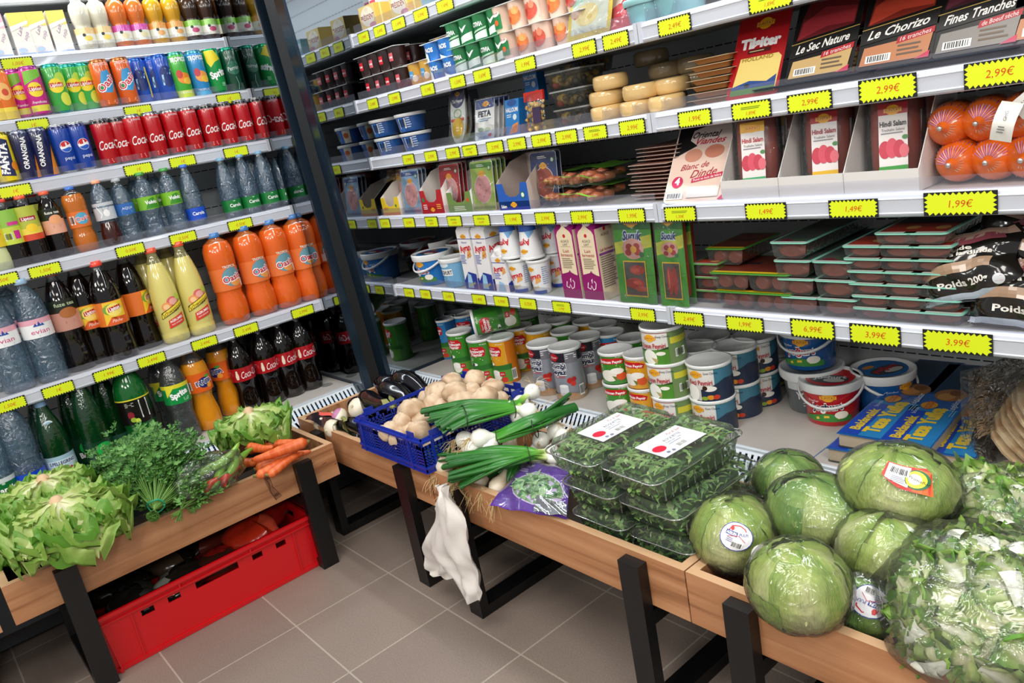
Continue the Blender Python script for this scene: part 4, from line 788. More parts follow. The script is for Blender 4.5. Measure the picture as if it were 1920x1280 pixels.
K['tray_yel'] = cardtray(.11, .12, .062, 'e8c820', [('R', -55, -31, 55, -20, 'd87a30'), ('L', -44, -6, 30, 2, 5, 'c83a20'), ('E', 36, 2, 5, 5, '2f7a4a')])
K['tray_red'] = cardtray(.12, .12, .075, 'b01c28', [('L', -50, -10, 26, 3, 6, 'f0e0e0'), ('L', 24, -10, 26, 3, 6, 'f0b040'), ('E', -44, 8, 7, 7, '2f7a4a')]+SUN(0, -24, .7))
K['tray_grn'] = cardtray(.12, .12, .062, '6a8a48', [('L', -30, -14, 60, 3, 5, 'e8f0d8'), ('E', 44, 6, 6, 6, 'd84a30')], inner='ecebe8')
K['tray_blue'] = cardtray(.13, .13, .075, '1f5ab4', [('R', -64, -37, 64, -28, '2a3a90'), ('E', 44, 4, 9, 9, '2f7a4a'), ('E', 44, 4, 6, 6, 'e8f0e8'), ('T', 'Salam', -44, -26, 9, 'f0f0f0', {'b': .03, 'w': 24})]+SUN(0, -22, .8), inner='b8a8a0')
K['feta'] = pack(.075, .115, .020, 'eef0ee', [('R', -36, 30, 36, 56, '1c3a80')]+SUN(4, 42, .8)+[('T', 'FETA', 0, 16, 15, '1c2440', {'w': 50, 'b': .05}), ('L', -24, 0, 50, 2, 5, '5a8ab8'), ('R', -36, -56, 36, -34, 'c8d8e8'), ('E', -14, -28, 12, 6, '9ab8a0'), ('E', 12, -30, 12, 6, 'b8c8b0'), ('T', 'SALAKIS', -4, -50, 7, '2048a0', {'w': 40}), ('E', 22, -46, 7, 5, 'c82030')], back='e8e8e4', name='feta_pack', wrap=True)
_ov = [(.036*math.cos(2*PI*i/24)*(1), (.085 if math.sin(2*PI*i/24) > 0 else .085)*math.copysign(abs(math.sin(2*PI*i/24))**.7, math.sin(2*PI*i/24))) for i in range(24)]
K['tel'] = pack(.078, .170, .014, 'd8dcd8', [('E', 0, 50, 34, 32, '14285a')]+SUN(0, 58, .7)+[('T', 'Tel Peynir', 0, 38, 9, 'f4f4f4', {'w': 50, 's': .2, 'b': .02}), ('R', -34, -6, 34, 12, 'd8e4e0'), ('E', 0, 2, 20, 14, '8fb08a'), ('E', 0, 2, 14, 10, 'e8ecdf'), ('R', -32, -20, 30, -12, 'c8402c'), ('E', 0, -40, 27, 30, 'e0b820'), ('L', -8, -40, 16, 2, 8, 'f4e8b0')], shape=_ov, back='e8e8e4', name='cheese_blister_pack', wrap=True)
K['tilsiter'] = pack(.118, .185, .012, 'a8141c', [('P', [(-50,-84),(52,-84),(54,-14),(46,-6),(-40,-6)], 'e8cf78'), ('R', -50, -84, 50, -66, '5a8a48'), ('P', [(-50,-66),(-10,-56),(30,-62),(50,-50),(50,-72),(-50,-72)], '2c4a8a'), ('E', -14, -66, 6, 4, '1c1c1c'), ('T', 'Tilsiter', 0, 24, 20, 'f4f0f0', {'w': 92, 'b': .06}), ('R', -26, 2, 26, 10, '4a1014'), ('L', -22, 5, 44, 1, 4, 'd8c890')]+SUN(4, 62, 1.2)+[('T', 'HOLLAND', 0, -10, 8, 'a8842c', {'w': 70})], back='e0c878', edge='b01822', name='sliced_cheese_pack', wrap=False)
def viande(t1, t2, win, c, meat):
    return pack(.132, .225, .012, '0d0c0d', [('P', [(-58,-30),(54,-16),(58,70),(30,88),(-36,70),(-52,20)], meat[0]), ('P', [(-56,-28),(0,-10),(52,-12),(54,20),(-10,30),(-50,6)], meat[1]), ('P', [(-30,44),(30,40),(44,58),(0,66)], meat[2]), ('P', [(8,70),(44,66),(50,80),(20,86)], '4a6a30'),
       ('E', 0, 94, 40, 12, '1a1a1a'), ('T', 'Oriental', -4, 98, 9, 'c8c8c4', {'s': .4, 'w': 44}), ('T', 'Viandes', 4, 86, 9, 'b83040', {'s': .4, 'w': 44}),
       ('P', [(-66,-66),(66,-50),(66,-22),(-66,-38)], '0b0b0c'), ('P', [(-66,-38),(66,-22),(66,-20.6),(-66,-36.6)], 'c8a858'), ('T', t1, -2, -44, 16, 'f2f0ec', {'s': .45, 'w': 106, 'r': 6, 'b': .02}), ('P', [(-60,-106),(56,-106),(60,-64),(-56,-72)], c), ('P', [(0,-74),(62,-64),(62,-53),(2,-62)], 'b01c28'), ('T', t2, 31, -63, 8, 'f4e8e8', {'s': .3, 'w': 52, 'r': 8}), ('K', -50, -102, 44, 14), ('L', 4, -80, 48, 3, 8, '6a5a48'), ('P', [(36,-108),(60,-108),(60,-96)], 'c82c58')], back='3a1c18', edge='202022', name='cured_meat_pack')
K['v_sec'] = viande('Le Sec Nature', '16 tranches', None, 'c8a870', ('6a1c22', '9a2c34', 'b8686a')); K['v_chor'] = viande('Le Chorizo', '16 tranches', None, 'c08058', ('7a2418', 'b8402c', 'c86038')); K['v_fine'] = viande('Fines Tranches', 'de Boeuf séché', None, '8a8682', ('3a1420', '5a2430', '7a3c48'))
K['dinde'] = pack(.155, .205, .010, 'e8ccbc', [('P', [(-74,100),(74,100),(70,58),(-10,40),(-74,10)], '0f0e10'), ('P', [(-40,50),(-36,74),(20,90),(60,84),(76,70),(76,30),(-20,36)], 'dccdc6'), ('T', 'Oriental', 0, 62, 15, '1a1416', {'s': .45, 'w': 72, 'b': .02}), ('T', 'Viandes', 14, 46, 15, 'c0283c', {'s': .45, 'w': 74, 'b': .02}), ('E', -24, 12, 22, 16, 'd09078'), ('E', 28, 18, 24, 16, 'c88068'), ('T', 'Blanc de', -14, -14, 14, 'b02838', {'s': .45, 'w': 72, 'r': 5}), ('T', 'Dinde', 12, -32, 18, 'b02838', {'s': .45, 'w': 66, 'r': 5}), ('P', [(-14,-56),(62,-44),(62,-34),(-14,-46)], 'c83050'), ('T', 'Fumé au bois de hêtre', 24, -45, 6, 'ffffff', {'w': 68, 'r': 8}), ('E', -50, -52, 14, 14, 'c8285a'), ('T', '4', -50, -50, 16, 'ffffff', {'b': .05}), ('K', -72, -94, 44, 16), ('R', -20, -92, 60, -66, 'd8d4cc'), ('P', [(60,-100),(76,-100),(76,-84)], 'c8285a')], back='c8988a', edge='f0eeee', name='sliced_meat_pack', rr=.012)
def salam(c1, c2, band):
    w, h, t = .115, .185, .045
    m = MB(); m.lathe([(0,.012),(.030,.016),(.041,.035),(.043,.09),(.041,.150),(.030,.170),(0,.174)], M('a8443a', .3), 24, sy=.50, c=(0,.022,0))
    f = MB(); f.prism([(x, z+h/2) for x, z in rrect(w, h, .022)], .040, .042, 1, CLEAR)
    f.lathe([(0,.004),(.040,.006),(.050,.03),(.052,.09),(.050,.155),(.040,.180),(0,.182)], TRAYF, 20, sy=.62, c=(0,.022,0))
    l = MB(); mp = plane_map((0, -.0125, h*.50), (1,0,0), (0,.05,1))
    l.decals(mp, [('R', -24, -66, 24, 50, 'ece8e6'), ('R', -25, 34, 25, 54, c1)]+SUN(0, 42, .9)+[('T', 'Hindi Salam', 0, 18, 9, c2, {'w': 44, 'b': .03}), ('T', 'Truthahn Salami', 0, 7, 5, '6a6a70', {'w': 38}), ('L', -20, 0, 40, 1, 5, '8a8a90'), ('E', -14, -28, 10, 16, 'c8344c'), ('E', -2, -26, 10, 18, 'd84a60'), ('E', 10, -28, 10, 16, 'c8344c'), ('E', 18, -32, 8, 12, 'e06a78'), ('E', 20, -8, 5, 4, '4a8a4a'), ('R', -24, -66, 24, -58, band)], d0=.4)
    return Spec('salami_pack', None, [Spec('salami', m), Spec('clear_blister', f, label='clear plastic blister around the salami'), Spec('label', l)])
K['salam_y'] = salam('e8b020', 'c02838', '3aa868'); K['salam_r'] = salam('b01420', 'a82c40', 'e8b81c'); K['salam_g'] = salam('b01420', '1c1c24', '3a9a3c')
# green sucuk card packs
def sucuk(w, h, s):
    win = [('P', domed(0,0,0), '000000')][:0]
    ds = [('R', -w*500+2, -h*500+2, w*500-2, h*500-2, '3f9a2c'), ('P', [(-w*490,10),(w*490,30),(w*490,60),(-w*490,40)], 'c8cc40'), ('R', -w*495, h*320, w*495, h*497, '1c6a2c')]+SUN(0, h*400, 1.3*s)+[('T', 'Sucuk', 0, h*255, 24*s, 'd8e8f8', {'s': .3, 'b': .09, 'w': 66*s}), ('T', 'Sucuk', 0, h*255, 22*s, '1c2c6a', {'s': .3, 'b': .04, 'w': 63*s}), ('E', 0, h*110, 34*s, 26*s, 'd8a098'), ('E', -12*s, h*130, 11*s, 9*s, 'a02828'), ('E', 12*s, h*140, 10*s, 8*s, 'a83030'), ('E', -16*s, h*70, 10*s, 8*s, 'a02828'), ('E', 14*s, h*80, 11*s, 9*s, 'b03434'), ('E', 2*s, h*105, 10*s, 9*s, 'e8b040'), ('E', 26*s, h*50, 7*s, 7*s, '2a6a3c'),
      ('R', -36*s, -h*420, 36*s, -h*20, 'e8c020'), ('R', -33*s, -h*405, 33*s, -h*35, '4a4a48'), ('T', 'Saucisse à la façon turque', 0, -h*385, 5*s, '8a1c1c', {'w': 60*s}) if w > .09 else ('L', -14, -h*385, 28, 1, 4, 'c82c30')]
    if w > .09: ds += [('E', 8, -h*120, 24, 12, 'a8342a'), ('E', 2, -h*125, 14, 6, 'c04a38'), ('E', -2, -h*270, 30, 14, 'a02c24'), ('E', 6, -h*262, 14, 5, 'c04a3c'), ('E', 16, -h*330, 18, 7, 'b04030')]
    else: ds += [('E', -7, -h*220, 9, 34, 'a8342a'), ('E', 8, -h*220, 9, 34, 'a02c24'), ('E', -9, -h*200, 2, 24, 'd0685a')]
    return pack(w, h, .026, '3f9a2c', ds, edge='58a038', back='8a3028', rr=.006, wrap=True, name='sausage_pack')
K['sucuk'] = sucuk(.120, .225, 1.0); K['sucuk_n'] = sucuk(.082, .225, .72)

# meat trays (long clear trays with teal printed lids), axis runs backwards (+y)
def meat_tray(w, L_, h, n, lidc='8ed6c0', meat='8a3c2c', rnd=True, print_=None):
    b = MB(); w2 = w/2
    pr = [(-w2*.92, h), (-w2*.84, h*.25), (-w2*.66, .003), (w2*.66, .003), (w2*.84, h*.25), (w2*.92, h)]
    for i in range(len(pr)-1):
        a, c = pr[i], pr[i+1]; b.add([(a[0], .006, a[1]), (c[0], .006, c[1]), (c[0], L_-.006, c[1]), (a[0], L_-.006, a[1])], [(0,1,2,3)], TRAYF)
    b.add([(x, .006, z) for x, z in pr], [tuple(range(6))], TRAYF); b.add([(x, L_-.006, z) for x, z in pr], [tuple(range(6))], TRAYF)
    m = MB()
    if rnd:
        for i in range(n):
            r_ = w2*.76/n; cx_ = (i-(n-1)/2)*w*.76/n
            m.tube([(cx_, .012, h*.46), (cx_, .02, h*.46), (cx_, L_-.02, h*.46), (cx_, L_-.012, h*.46)], [r_*.7, r_, r_, r_*.7], M(meat, .4), 12, flat=min(1, h*.43/r_))
    else: m.box((-w2*.76, .014, .005), (w2*.76, L_-.014, h*.85), M(meat, .45))
    l = MB(); q = rrect(w, L_, .010); l.prism([(x, y+L_/2) for x, y in q], h-.0012, h+.0014, 2, M(lidc, .35))
    W_ = w*1000; LL = L_*1000
    l.decals(plane_map((0, L_/2, h+.0014), (1,0,0), (0,1,0)), print_ or [('R', -W_*.46, -LL*.49, W_*.46, -LL*.45, 'd4dcd2'), ('R', -W_*.42, -LL*.45, W_*.42, LL*.46, 'a03c30'), ('E', -W_*.1, -LL*.36, W_*.28, LL*.06, 'b8402c'), ('E', W_*.2, -LL*.33, W_*.16, LL*.05, 'd8a060'), ('R', -W_*.42, -LL*.2, W_*.42, LL*.2, '2a3038')])
    return Spec('meat_tray', None, [Spec('tray', b), Spec('meat', m), Spec('lid', l)])
K['mt_a'] = meat_tray(.085, .30, .036, 1, rnd=True, print_=[('R', -40, -148, 40, -140, 'd0d8d0'), ('R', -38, -140, 38, 140, '4a5450'), ('E', -6, -128, 22, 10, '6a2030'), ('E', 12, -124, 16, 8, '3a5a3a')])
K['mt_b'] = meat_tray(.078, .28, .022, 1)
K['mt_g'] = meat_tray(.105, .16, .040, 2, lidc='4f9a3a', print_=[('R', -48, -74, 48, 74, '6a2c20'), ('R', -48, -74, 48, -62, 'e8c020'), ('T', 'Sucuk', 0, 10, 20, '1c2430', {'s': .3, 'w': 70, 'b': .05})])
K['mt_s'] = meat_tray(.075, .14, .030, 1, lidc='6aa858')

def wheel(r, h, c='e3c083'):
    b = MB(); b.lathe([(0,0),(r*.86,0),(r*.97,h*.1),(r,h*.35),(r,h*.65),(r*.97,h*.9),(r*.86,h),(0,h)], M(c, .16, coat=.6), 28); return Spec('waxed_cheese', b)
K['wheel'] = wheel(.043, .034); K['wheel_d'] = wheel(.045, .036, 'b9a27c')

# sausage ball-end chubs: short fat orange wrapped sausages pointing out
def chub():
    b = MB(); r = .039; L_ = .16; O = M('dc6418', .22, coat=.6)
    P = [(0,-.006),(.004,-.004),(.006,.004),(.018,.012),(.031,.024),(.038,.042),(r,.06),(r,.13),(.03,.155),(.006,.165),(0,.166)]
    R_ = Matrix.Rotation(-PI/2, 4, 'X')       # z axis to +y
    b.lathe(P, O, 24, M4=R_)
    for i in range(14):
        a = math.radians(20+i*10)
        b.tube([(.010*math.cos(a), .006, .010*math.sin(a)), (.0245*math.cos(a), .0165, .0245*math.sin(a)), (.0362*math.cos(a), .036, .0362*math.sin(a))], [.0006, .0012, .0014], M('b884c8' if i % 2 else 'e8b8c8', .2, coat=.5), 5, flat=.5)
    for i in range(6):
        a = math.radians(-10-i*16); b.tube([(.012*math.cos(a), .006, .012*math.sin(a)), (.0350*math.cos(a), .0325, .0350*math.sin(a))], [.0006, .0012], M('b8aa98', .3), 5, flat=.5)
    for q, a0 in ((0, 150), (1, 35)):
        a = math.radians(a0); b.add([Vector((x*1.02, y, z*1.02)) for x, y, z in ((.0365*math.cos(a-.25), .038, .0365*math.sin(a-.25)), (.0365*math.cos(a+.25), .038, .0365*math.sin(a+.25)), (r*math.cos(a+.3), .07, r*math.sin(a+.3)), (r*math.cos(a-.3), .07, r*math.sin(a-.3)))], [(0,1,2,3)], M('1c1a14', .3))
    c = MB(); c.lathe([(.003,-.007),(.0045,-.009),(.003,-.011),(0,-.011)], M('c8c8c8', .3, .8), 10, M4=R_)
    return Spec('wrapped_sausage', None, [Spec('body', b), Spec('clip', c, label='small metal clip at the gathered end')])
K['chub'] = chub()
def paper_tag():
    b = MB(); vs = []
    for i in range(6):
        t = i/5; vs += [(-.016, -.012*math.sin(PI*t), .06*t), (.016, -.012*math.sin(PI*t), .06*t)]
    b.add(vs, [(2*i, 2*i+1, 2*i+3, 2*i+2) for i in range(5)], M('e0dfd8', .5), True)
    b.decals(plane_map((0, -.0125, .03), (1,0,0), (0,0,1)), [('T', 'GHG', 0, 8, 5, '303030', {'r': 90}), ('L', -6, -10, 12, 3, 4, '505050')])
    return Spec('paper_tag', b)
K['ptag'] = paper_tag()
# clamshell tubs of antipasti (flat, wide)
def antipasti():
    w, d, h = .125, .11, .040; b = MB(); m = MB(); rnd = random.Random(3)
    pr = rrect(w, d, .02); n = len(pr)
    vs = [(x*.86, y*.86+d/2, 0) for x, y in pr]+[(x, y+d/2, h) for x, y in pr]
    b.add(vs, [(i, (i+1) % n, n+(i+1) % n, n+i) for i in range(n)]+[tuple(range(n))[::-1]], TRAYF, True)
    for i in range(46):
        x, y, z = rnd.uniform(-w*.38, w*.38), rnd.uniform(.012, d-.012), rnd.uniform(.010, h-.012); r_ = rnd.uniform(.007, .011)
        c_ = rnd.choice(['c8a03a', 'a8862c', '8a6a24', 'c83a20', '6a5a20', '3c2a18', 'd8b050'])
        m.lathe([(0,-r_),(r_*.7,-r_*.7),(r_,0),(r_*.7,r_*.7),(0,r_)], glossy(c_), 8, c=(x, y, z), sx=1.2)
    l = MB(); l.prism([(x*1.03, y*1.03+d/2) for x, y in pr], h, h+.004, 2, film('lid_film', 'f4f4f0', .2, .1, hz=.35, haze='e0e0da'))
    return Spec('antipasti_tub', None, [Spec('tub', b), Spec('pickled_vegetables', m, kind='stuff'), Spec('lid', l, label='cloudy clear lid')])
K['anti'] = antipasti()
def sausagebag(top):
    w, d, h = .19, .15, .045; m = MB(); rnd = random.Random(5)
    for i in range(8):
        for j in range(3):
            x = -w*.42+i*w*.12+rnd.uniform(-.004, .004); y = .022+j*.042; z = .016+rnd.uniform(0, .012)
            m.tube([(x-.010, y-.012, z), (x-.004, y, z+.002), (x+.008, y+.016, z)], [.007, .0115, .008], M('b86a4a', .3, coat=.3), 10)
            m.lathe([(0,-.0085),(.006,-.006),(.0085,0),(.006,.006),(0,.0085)], M('c07a54', .3, coat=.3), 10, c=(x-.012, y-.014, z))
    f = MB(); f.grid(lambda u, v: Vector(((u-.5)*w*1.05, -.008+v*(d+.01), .006+.034*(math.sin(PI*u)**.35)*(math.sin(PI*v)**.35)+.002*math.sin(17*u+9*v))), 16, 12, WRAP)
    l = MB(); l.grid(lambda u, v: Vector(((u-.5)*w*1.12, d*.35+v*d*.7+.012*math.sin(PI*u), .043-.008*abs(u-.5)+.002*math.sin(14*u))), 14, 4, M('6aae34', .3))
    l.grid(lambda u, v: Vector(((u-.5)*w*1.14, -.014+v*.010, .022+.012*math.sin(PI*u)+.002*math.sin(20*u))), 14, 1, M('78c040', .3))
    return Spec('sausage_bag', None, [Spec('sausages', m, kind='stuff'), Spec('clear_wrap', f), Spec('green_card', l)])
K['sbag'] = sausagebag(1)
def nuts():
    b = MB(); w, h = .075, .10
    b.grid(lambda u, v: Vector(((u-.5)*w, -.016*math.sin(PI*u)*math.sin(PI*v)**.5, v*h)), 8, 8, WRAP)
    m = MB(); rnd = random.Random(9)
    for i in range(60):
        x, z = rnd.uniform(-.03, .03), rnd.uniform(.006, .075); m.lathe([(0,-.006),(.006,0),(0,.006)], M(rnd.choice(['d8b060', 'c89a4a', 'e8c878']), .5), 6, c=(x, rnd.uniform(-.008, .006), z), sx=1.3)
    l = MB(); l.box((-w/2, -.002, h*.78), (w/2, .004, h*1.02), M('c8281c', .35)); l.box((w*.1, -.016, h*.2), (w*.5, -.014, h*.6), M('3a2a4a', .35))
    return Spec('snack_bag', None, [Spec('clear_wrap', b), Spec('cheese_twists', m, kind='stuff'), Spec('label', l)])
K['nuts'] = nuts()
def pinkjar():
    b = MB(); b.lathe([(0,0),(.042,0),(.045,.01),(.045,.085),(.040,.095),(.040,.10)], film('jar', 'e8d8d0', .1, .05, hz=.3, haze='6a3a28'), 24)
    m = MB()
    for i in range(7):
        a = 2*PI*i/7; m.tube([(.026*math.cos(a), .026*math.sin(a), .006), (.026*math.cos(a+.1), .026*math.sin(a+.1), .09)], .009, M('7a3c28', .4), 8)
    l = MB(); pr = []
    for i in range(72): pass
    l.lathe([(.046,.098),(.046,.116),(.043,.118),(0,.118)], M('d88a86', .45), 36)
    for i in range(36):
        a = 2*PI*i/36; l.box((.0455, -.001, .100), (.0470, .001, .115), M('c87a78', .45), rot=Matrix.Rotation(a, 3, 'Z'), c=(0,0,0)) if False else None
    return Spec('sausage_jar', None, [Spec('jar', b), Spec('sausages', m), Spec('lid', l, label='ribbed pink screw lid')])
K['pinkjar'] = pinkjar()
# thin vacuum packs lying flat (seen edge on)
K['thin'] = pack(.125, .18, .0065, 'b08070', [('R', -50, -60, 50, 60, '8a5448'), ('R', -40, 62, 40, 84, 'd8d0c8')], edge='cbb8ac', back='8a5a4c')
K['slicecheese'] = pack(.11, .16, .011, 'd8b070', [('R', -50, -70, 50, 70, 'c89858')], edge='c8b090', back='b88858', name='sliced_cheese_pack')
K['lying'] = pack(.26, .14, .012, '5a6878', [('R', -120, -64, 120, -46, '1c2438'), ('L', -110, -50, 200, 2, 6, 'b8c8d8'), ('P', [(110,-66),(128,-66),(128,-50)], 'c8285a')], edge='2a3648', back='2a2c34', name='cured_meat_pack')
K['yel_cheese'] = pack(.14, .16, .016, 'e8cf50', [('R', -58, -66, 58, 70, 'dfe8d8'), ('P', [(-58,0),(10,20),(58,70),(-58,70)], '8ac0a8'), ('E', -10, -24, 38, 26, 'f0dfa0'), ('E', 0, -30, 8, 6, 'd8c070'), ('E', -24, -18, 6, 5, 'd8c070'), ('T', 'Leerdammer', 0, 52, 12, '1f5a8a', {'w': 80})], back='e8d060', edge='ead238', name='sliced_cheese_pack', wrap=True)
K['red_pack'] = pack(.15, .13, .020, 'c8142c', [('P', [(-70,-20),(60,60),(-70,60)], 'e8d8c8'), ('R', 20, -60, 70, 60, 'a01024')], back='c8142c', edge='b81028', name='cheese_packet', wrap=True)
K['pale_tub'] = tub(.05, .058, .05, '8ac0c8', [('L', -30, 8, 60, 3, 6, 'e8f4f4')], lidc='9ad0d4', name='plastic_tub')
# black turkey bag
def blackbag():
    b = MB(); w, h = .165, .125
    def fn(u, v):
        x = (u-.5)*w; z = v*h; bul = (max(0, math.sin(PI*u))**.6)*(max(0, math.sin(PI*v))**.6)
        n_ = noise.noise(Vector((u*4, v*4, 3)))*.014
        return Vector((x+noise.noise(Vector((u*3, v*3, 9)))*.012, -.038*bul+n_, z+noise.noise(Vector((u*5, v*3, 1)))*.006))
    FB = M('16130f', .14, coat=.7)
    b.grid(fn, 22, 18, FB); b.grid(lambda u, v: fn(u, v)*1.0+Vector((0, .004+.05*(max(0, math.sin(PI*u))**.6)*(max(0, math.sin(PI*v))**.6), 0)), 12, 10, FB)
    d_ = MB()
    def mp(u, v, d): 
        p = fn(min(1, max(0, u/1000/w+.5)), min(1, max(0, v/1000/h+.5))); return p+Vector((0, -.0014-d/2000, 0))
    def strips(pts, col):
        n = 12; rows = []
        for i in range(n+1):
            t = i/n; rows.append((pts[0][0]+(pts[1][0]-pts[0][0])*t, pts[0][1]+(pts[1][1]-pts[0][1])*t, pts[3][0]+(pts[2][0]-pts[3][0])*t, pts[3][1]+(pts[2][1]-pts[3][1])*t))
        for i in range(n):
            a, c = rows[i], rows[i+1]
            for k in range(3):
                f0, f1 = k/3, (k+1)/3
                L4 = [(a[0]+(a[2]-a[0])*f0, a[1]+(a[3]-a[1])*f0), (c[0]+(c[2]-c[0])*f0, c[1]+(c[3]-c[1])*f0), (c[0]+(c[2]-c[0])*f1, c[1]+(c[3]-c[1])*f1), (a[0]+(a[2]-a[0])*f1, a[1]+(a[3]-a[1])*f1)]
                d_.add([mp(x, y, 0) for x, y in L4], [(0,1,2,3)], M(col, .3, coat=.5), True)
    strips([(-80,38),(80,46),(76,60),(-70,58)], 'b09080'); strips([(-40,30),(66,36),(60,50),(-20,50)], '8a4450'); strips([(-78,-22),(50,-14),(54,4),(-76,-8)], 'a88a70'); strips([(-80,-60),(80,-60),(80,-50),(-80,-50)], 'a8b4c0')
    for t, v, s_, ww in (('dinde', 26, 10, 44), ('Blanc à la dinde', 14, 8, 100), ('Poids 200g', -34, 10, 80)):
        V, F, wd = text2d(t, .03, 0); fx = ww/(wd*s_)
        d_.add([mp(x*s_*fx, v+y*s_, .8) for x, y in V], F, M('e8e4dc', .4))
    d_.decals(mp, [('E', 58, -38, 9, 9, 'd8dce0'), ('R', 52, -42, 58, -34, '2c48a0'), ('R', 60, -42, 64, -34, 'c82c38')], d0=.9)
    return Spec('meat_bag', None, [Spec('bag', b), Spec('print', d_)])
K['blackbag'] = blackbag()
# long pastry sheet packs lying on the deck: length along +y, 
def yufka():
    w, L_, h = .095, .47, .030; b = MB(); b.box((-w/2, 0, .002), (w/2, L_, h), M('b8a890', .5), top=M('2a6ab0', .25, coat=.5))
    f = MB(); f.prism([(x*1.06, y*1.02+L_/2) for x, y in rrect(w, L_, .006)], 0, .002, 2, CLEAR)
    c = MB(); c.box((-w/2-.003, -.004, h), (w/2+.003, L_+.004, h+.0015), M('1d5fae', .22, coat=.5))
    # text runs along the length: u along +y, v along -x
    mp = plane_map((0, L_/2, h+.0015), (0,1,0), (-1,0,0))
    c.decals(mp, [('R', -233, -48, -40, 48, '2a86c8'), ('P', [(-233,8),(-60,8),(-60,48),(-233,48)], '1c48b8'), ('R', 40, -48, 233, 48, '123a5c'), ('E', 40, -10, 36, 32, '9a6a3c'), ('E', 30, -4, 20, 18, 'c08a50'), ('E', 54, -18, 16, 14, '7a4c28'),
      ('T', 'Baklavalık', -150, 26, 20, 'e8c83a', {'b': .04, 'w': 118}), ('T', 'Taze Yufka', -125, -8, 30, 'e8c83a', {'b': .06, 'w': 176}), ('T', 'börek', -62, 32, 10, 'd8e0f0', {'w': 34}), ('E', -28, 14, 19, 17, 'e0a030'), ('R', -50, 8, -6, 20, 'c85a28'), ('T', 'SUNTAT', -28, 14, 8, 'f4d060', {'w': 38}), ('T', 'Teigblätter', -14, -32, 12, 'e8f0f8', {'w': 72}), ('L', -20, 40, 50, 1, 5, 'c8d8f0'), ('L', -80, -40, 50, 2, 5, '8ac0e8')], d0=.2)
    return Spec('pastry_pack', None, [Spec('pastry_sheets', b), Spec('clear_base', f), Spec('printed_card', c)])
K['yufka'] = yufka()
# ================================================================ stocking the shelves
ST = SH-0.0015
def Lpos(row, px, dx, h=0.03):
    z = DECK if row == 5 else L_Z[row]+ST
    x = (-0.143 if row == 5 else L_X[row])-dx
    p = along(px, (x, 0, z+h), (0,1,0)); return Vector((x, p.y, z+.0005))
def Rpos(row, px, dy, h=0.03):
    z = DECK if row == 5 else R_Z[row]+ST
    y = (-0.228 if row == 5 else R_Y[row])+dy
    p = along(px, (0, y, z+h), (1,0,0)); return Vector((p.x, y, z+.0005))
def put(side, kind, row, px, d, label, cat, group=None, rot=0.0, dz=0.0, tilt=0.0, h=0.03, sc=None):
    p = Lpos(row, px, d, h) if side == 'L' else Rpos(row, px, d, h)
    p.z += dz
    base = PI/2 if side == 'L' else 0.0
    return inst(K[kind], p, (-tilt, 0, base+rot) if tilt else base+rot, label, cat, group, scale=sc)
def run(side, row, kind, pxs, d, desc, cat, group, among, h=0.03, jit=0.12, rot=0.0, dz=0.0, tilt=0.0, sc=None, start=0):
    rnd = random.Random(row*31+len(pxs)+int(abs(pxs[0])))
    for i, px in enumerate(pxs):
        lab = '%s, %s' % (desc, among) if len(pxs) == 1 else '%s, %s from left %s' % (desc, ORD(i+start), among)
        k = kind[i % len(kind)] if isinstance(kind, (list, tuple)) else kind
        put(side, k, row, px, d, lab, cat, group, rot+rnd.uniform(-jit, jit), dz, tilt, h, sc)

# ---- left chiller, top visible shelf
run('L', 0, 'mb_pink', [4], .035, 'small pink and cream milk carton', 'milk carton', 'small milk cartons', 'at the left edge of the top drinks shelf', jit=.05)
run('L', 0, 'mb_yel', [48, 82, 120], .035, 'small yellow and cream milk carton', 'milk carton', 'small milk cartons', 'on the top drinks shelf', jit=.05)
run('L', 0, 'j_banana', [164, 197], .04, 'small cream coloured banana juice bottle', 'juice bottle', 'small juice bottles', 'of the two beside the milk cartons')
run('L', 0, 'j_pink', [232, 265], .04, 'small orange juice bottle, pink band', 'juice bottle', 'small juice bottles', 'of the two pink banded ones')
run('L', 0, 'j_orange', [299, 332], .04, 'small yellow juice bottle, orange label', 'juice bottle', 'small juice bottles', 'of the two orange labelled ones')
run('L', 0, 'j_apple', [364, 394, 424], .04, 'dark brown apple juice bottle, green label', 'juice bottle', 'small juice bottles', 'beside the mirror')
run('L', 0, 'mb_yel', [62, 96], .085, 'yellow milk carton in the second row back', 'milk carton', 'small milk cartons', 'behind the front cartons')
# ---- second shelf: mixed cans
run('L', 1, 'orange_can', [-2, 14], .04, 'orange soft drink can', 'can', 'mixed drink cans', 'at the left edge of the mixed can shelf')
run('L', 1, 'tea_pink', [47], .075, 'magenta iced tea can standing half hidden', 'can', 'mixed drink cans', 'behind the front magenta can')
run('L', 1, 'tea_pink', [75], .036, 'magenta and green iced tea can', 'can', 'mixed drink cans', 'standing at the very front of its shelf')
run('L', 1, 'tea_green', [116], .036, 'bright green iced tea can', 'can', 'mixed drink cans', 'right of the front magenta can')
run('L', 1, 'tea_green', [146, 172], .075, 'green iced tea can set back in shade', 'can', 'mixed drink cans', 'left of the orange cans')
run('L', 1, 'oasis_can', [203, 242], .036, 'orange fruit drink can, blue oval', 'can', 'mixed drink cans', 'of two on its shelf')
run('L', 1, 'blue_can', [271, 300], .082, 'blue drink can set back from the edge', 'can', 'mixed drink cans', 'right of the orange cans')
run('L', 1, 'blue_can', [316], .05, 'blue drink can with a wave mark', 'can', 'mixed drink cans', 'touching the light green fruit can')
run('L', 1, 'fruit_green', [345], .036, 'light green tropical fruit drink can', 'can', 'mixed drink cans', 'left of the sky blue can')
run('L', 1, 'fruit_blue', [378], .036, 'sky blue tropical fruit drink can', 'can', 'mixed drink cans', 'between light green and yellow green cans')
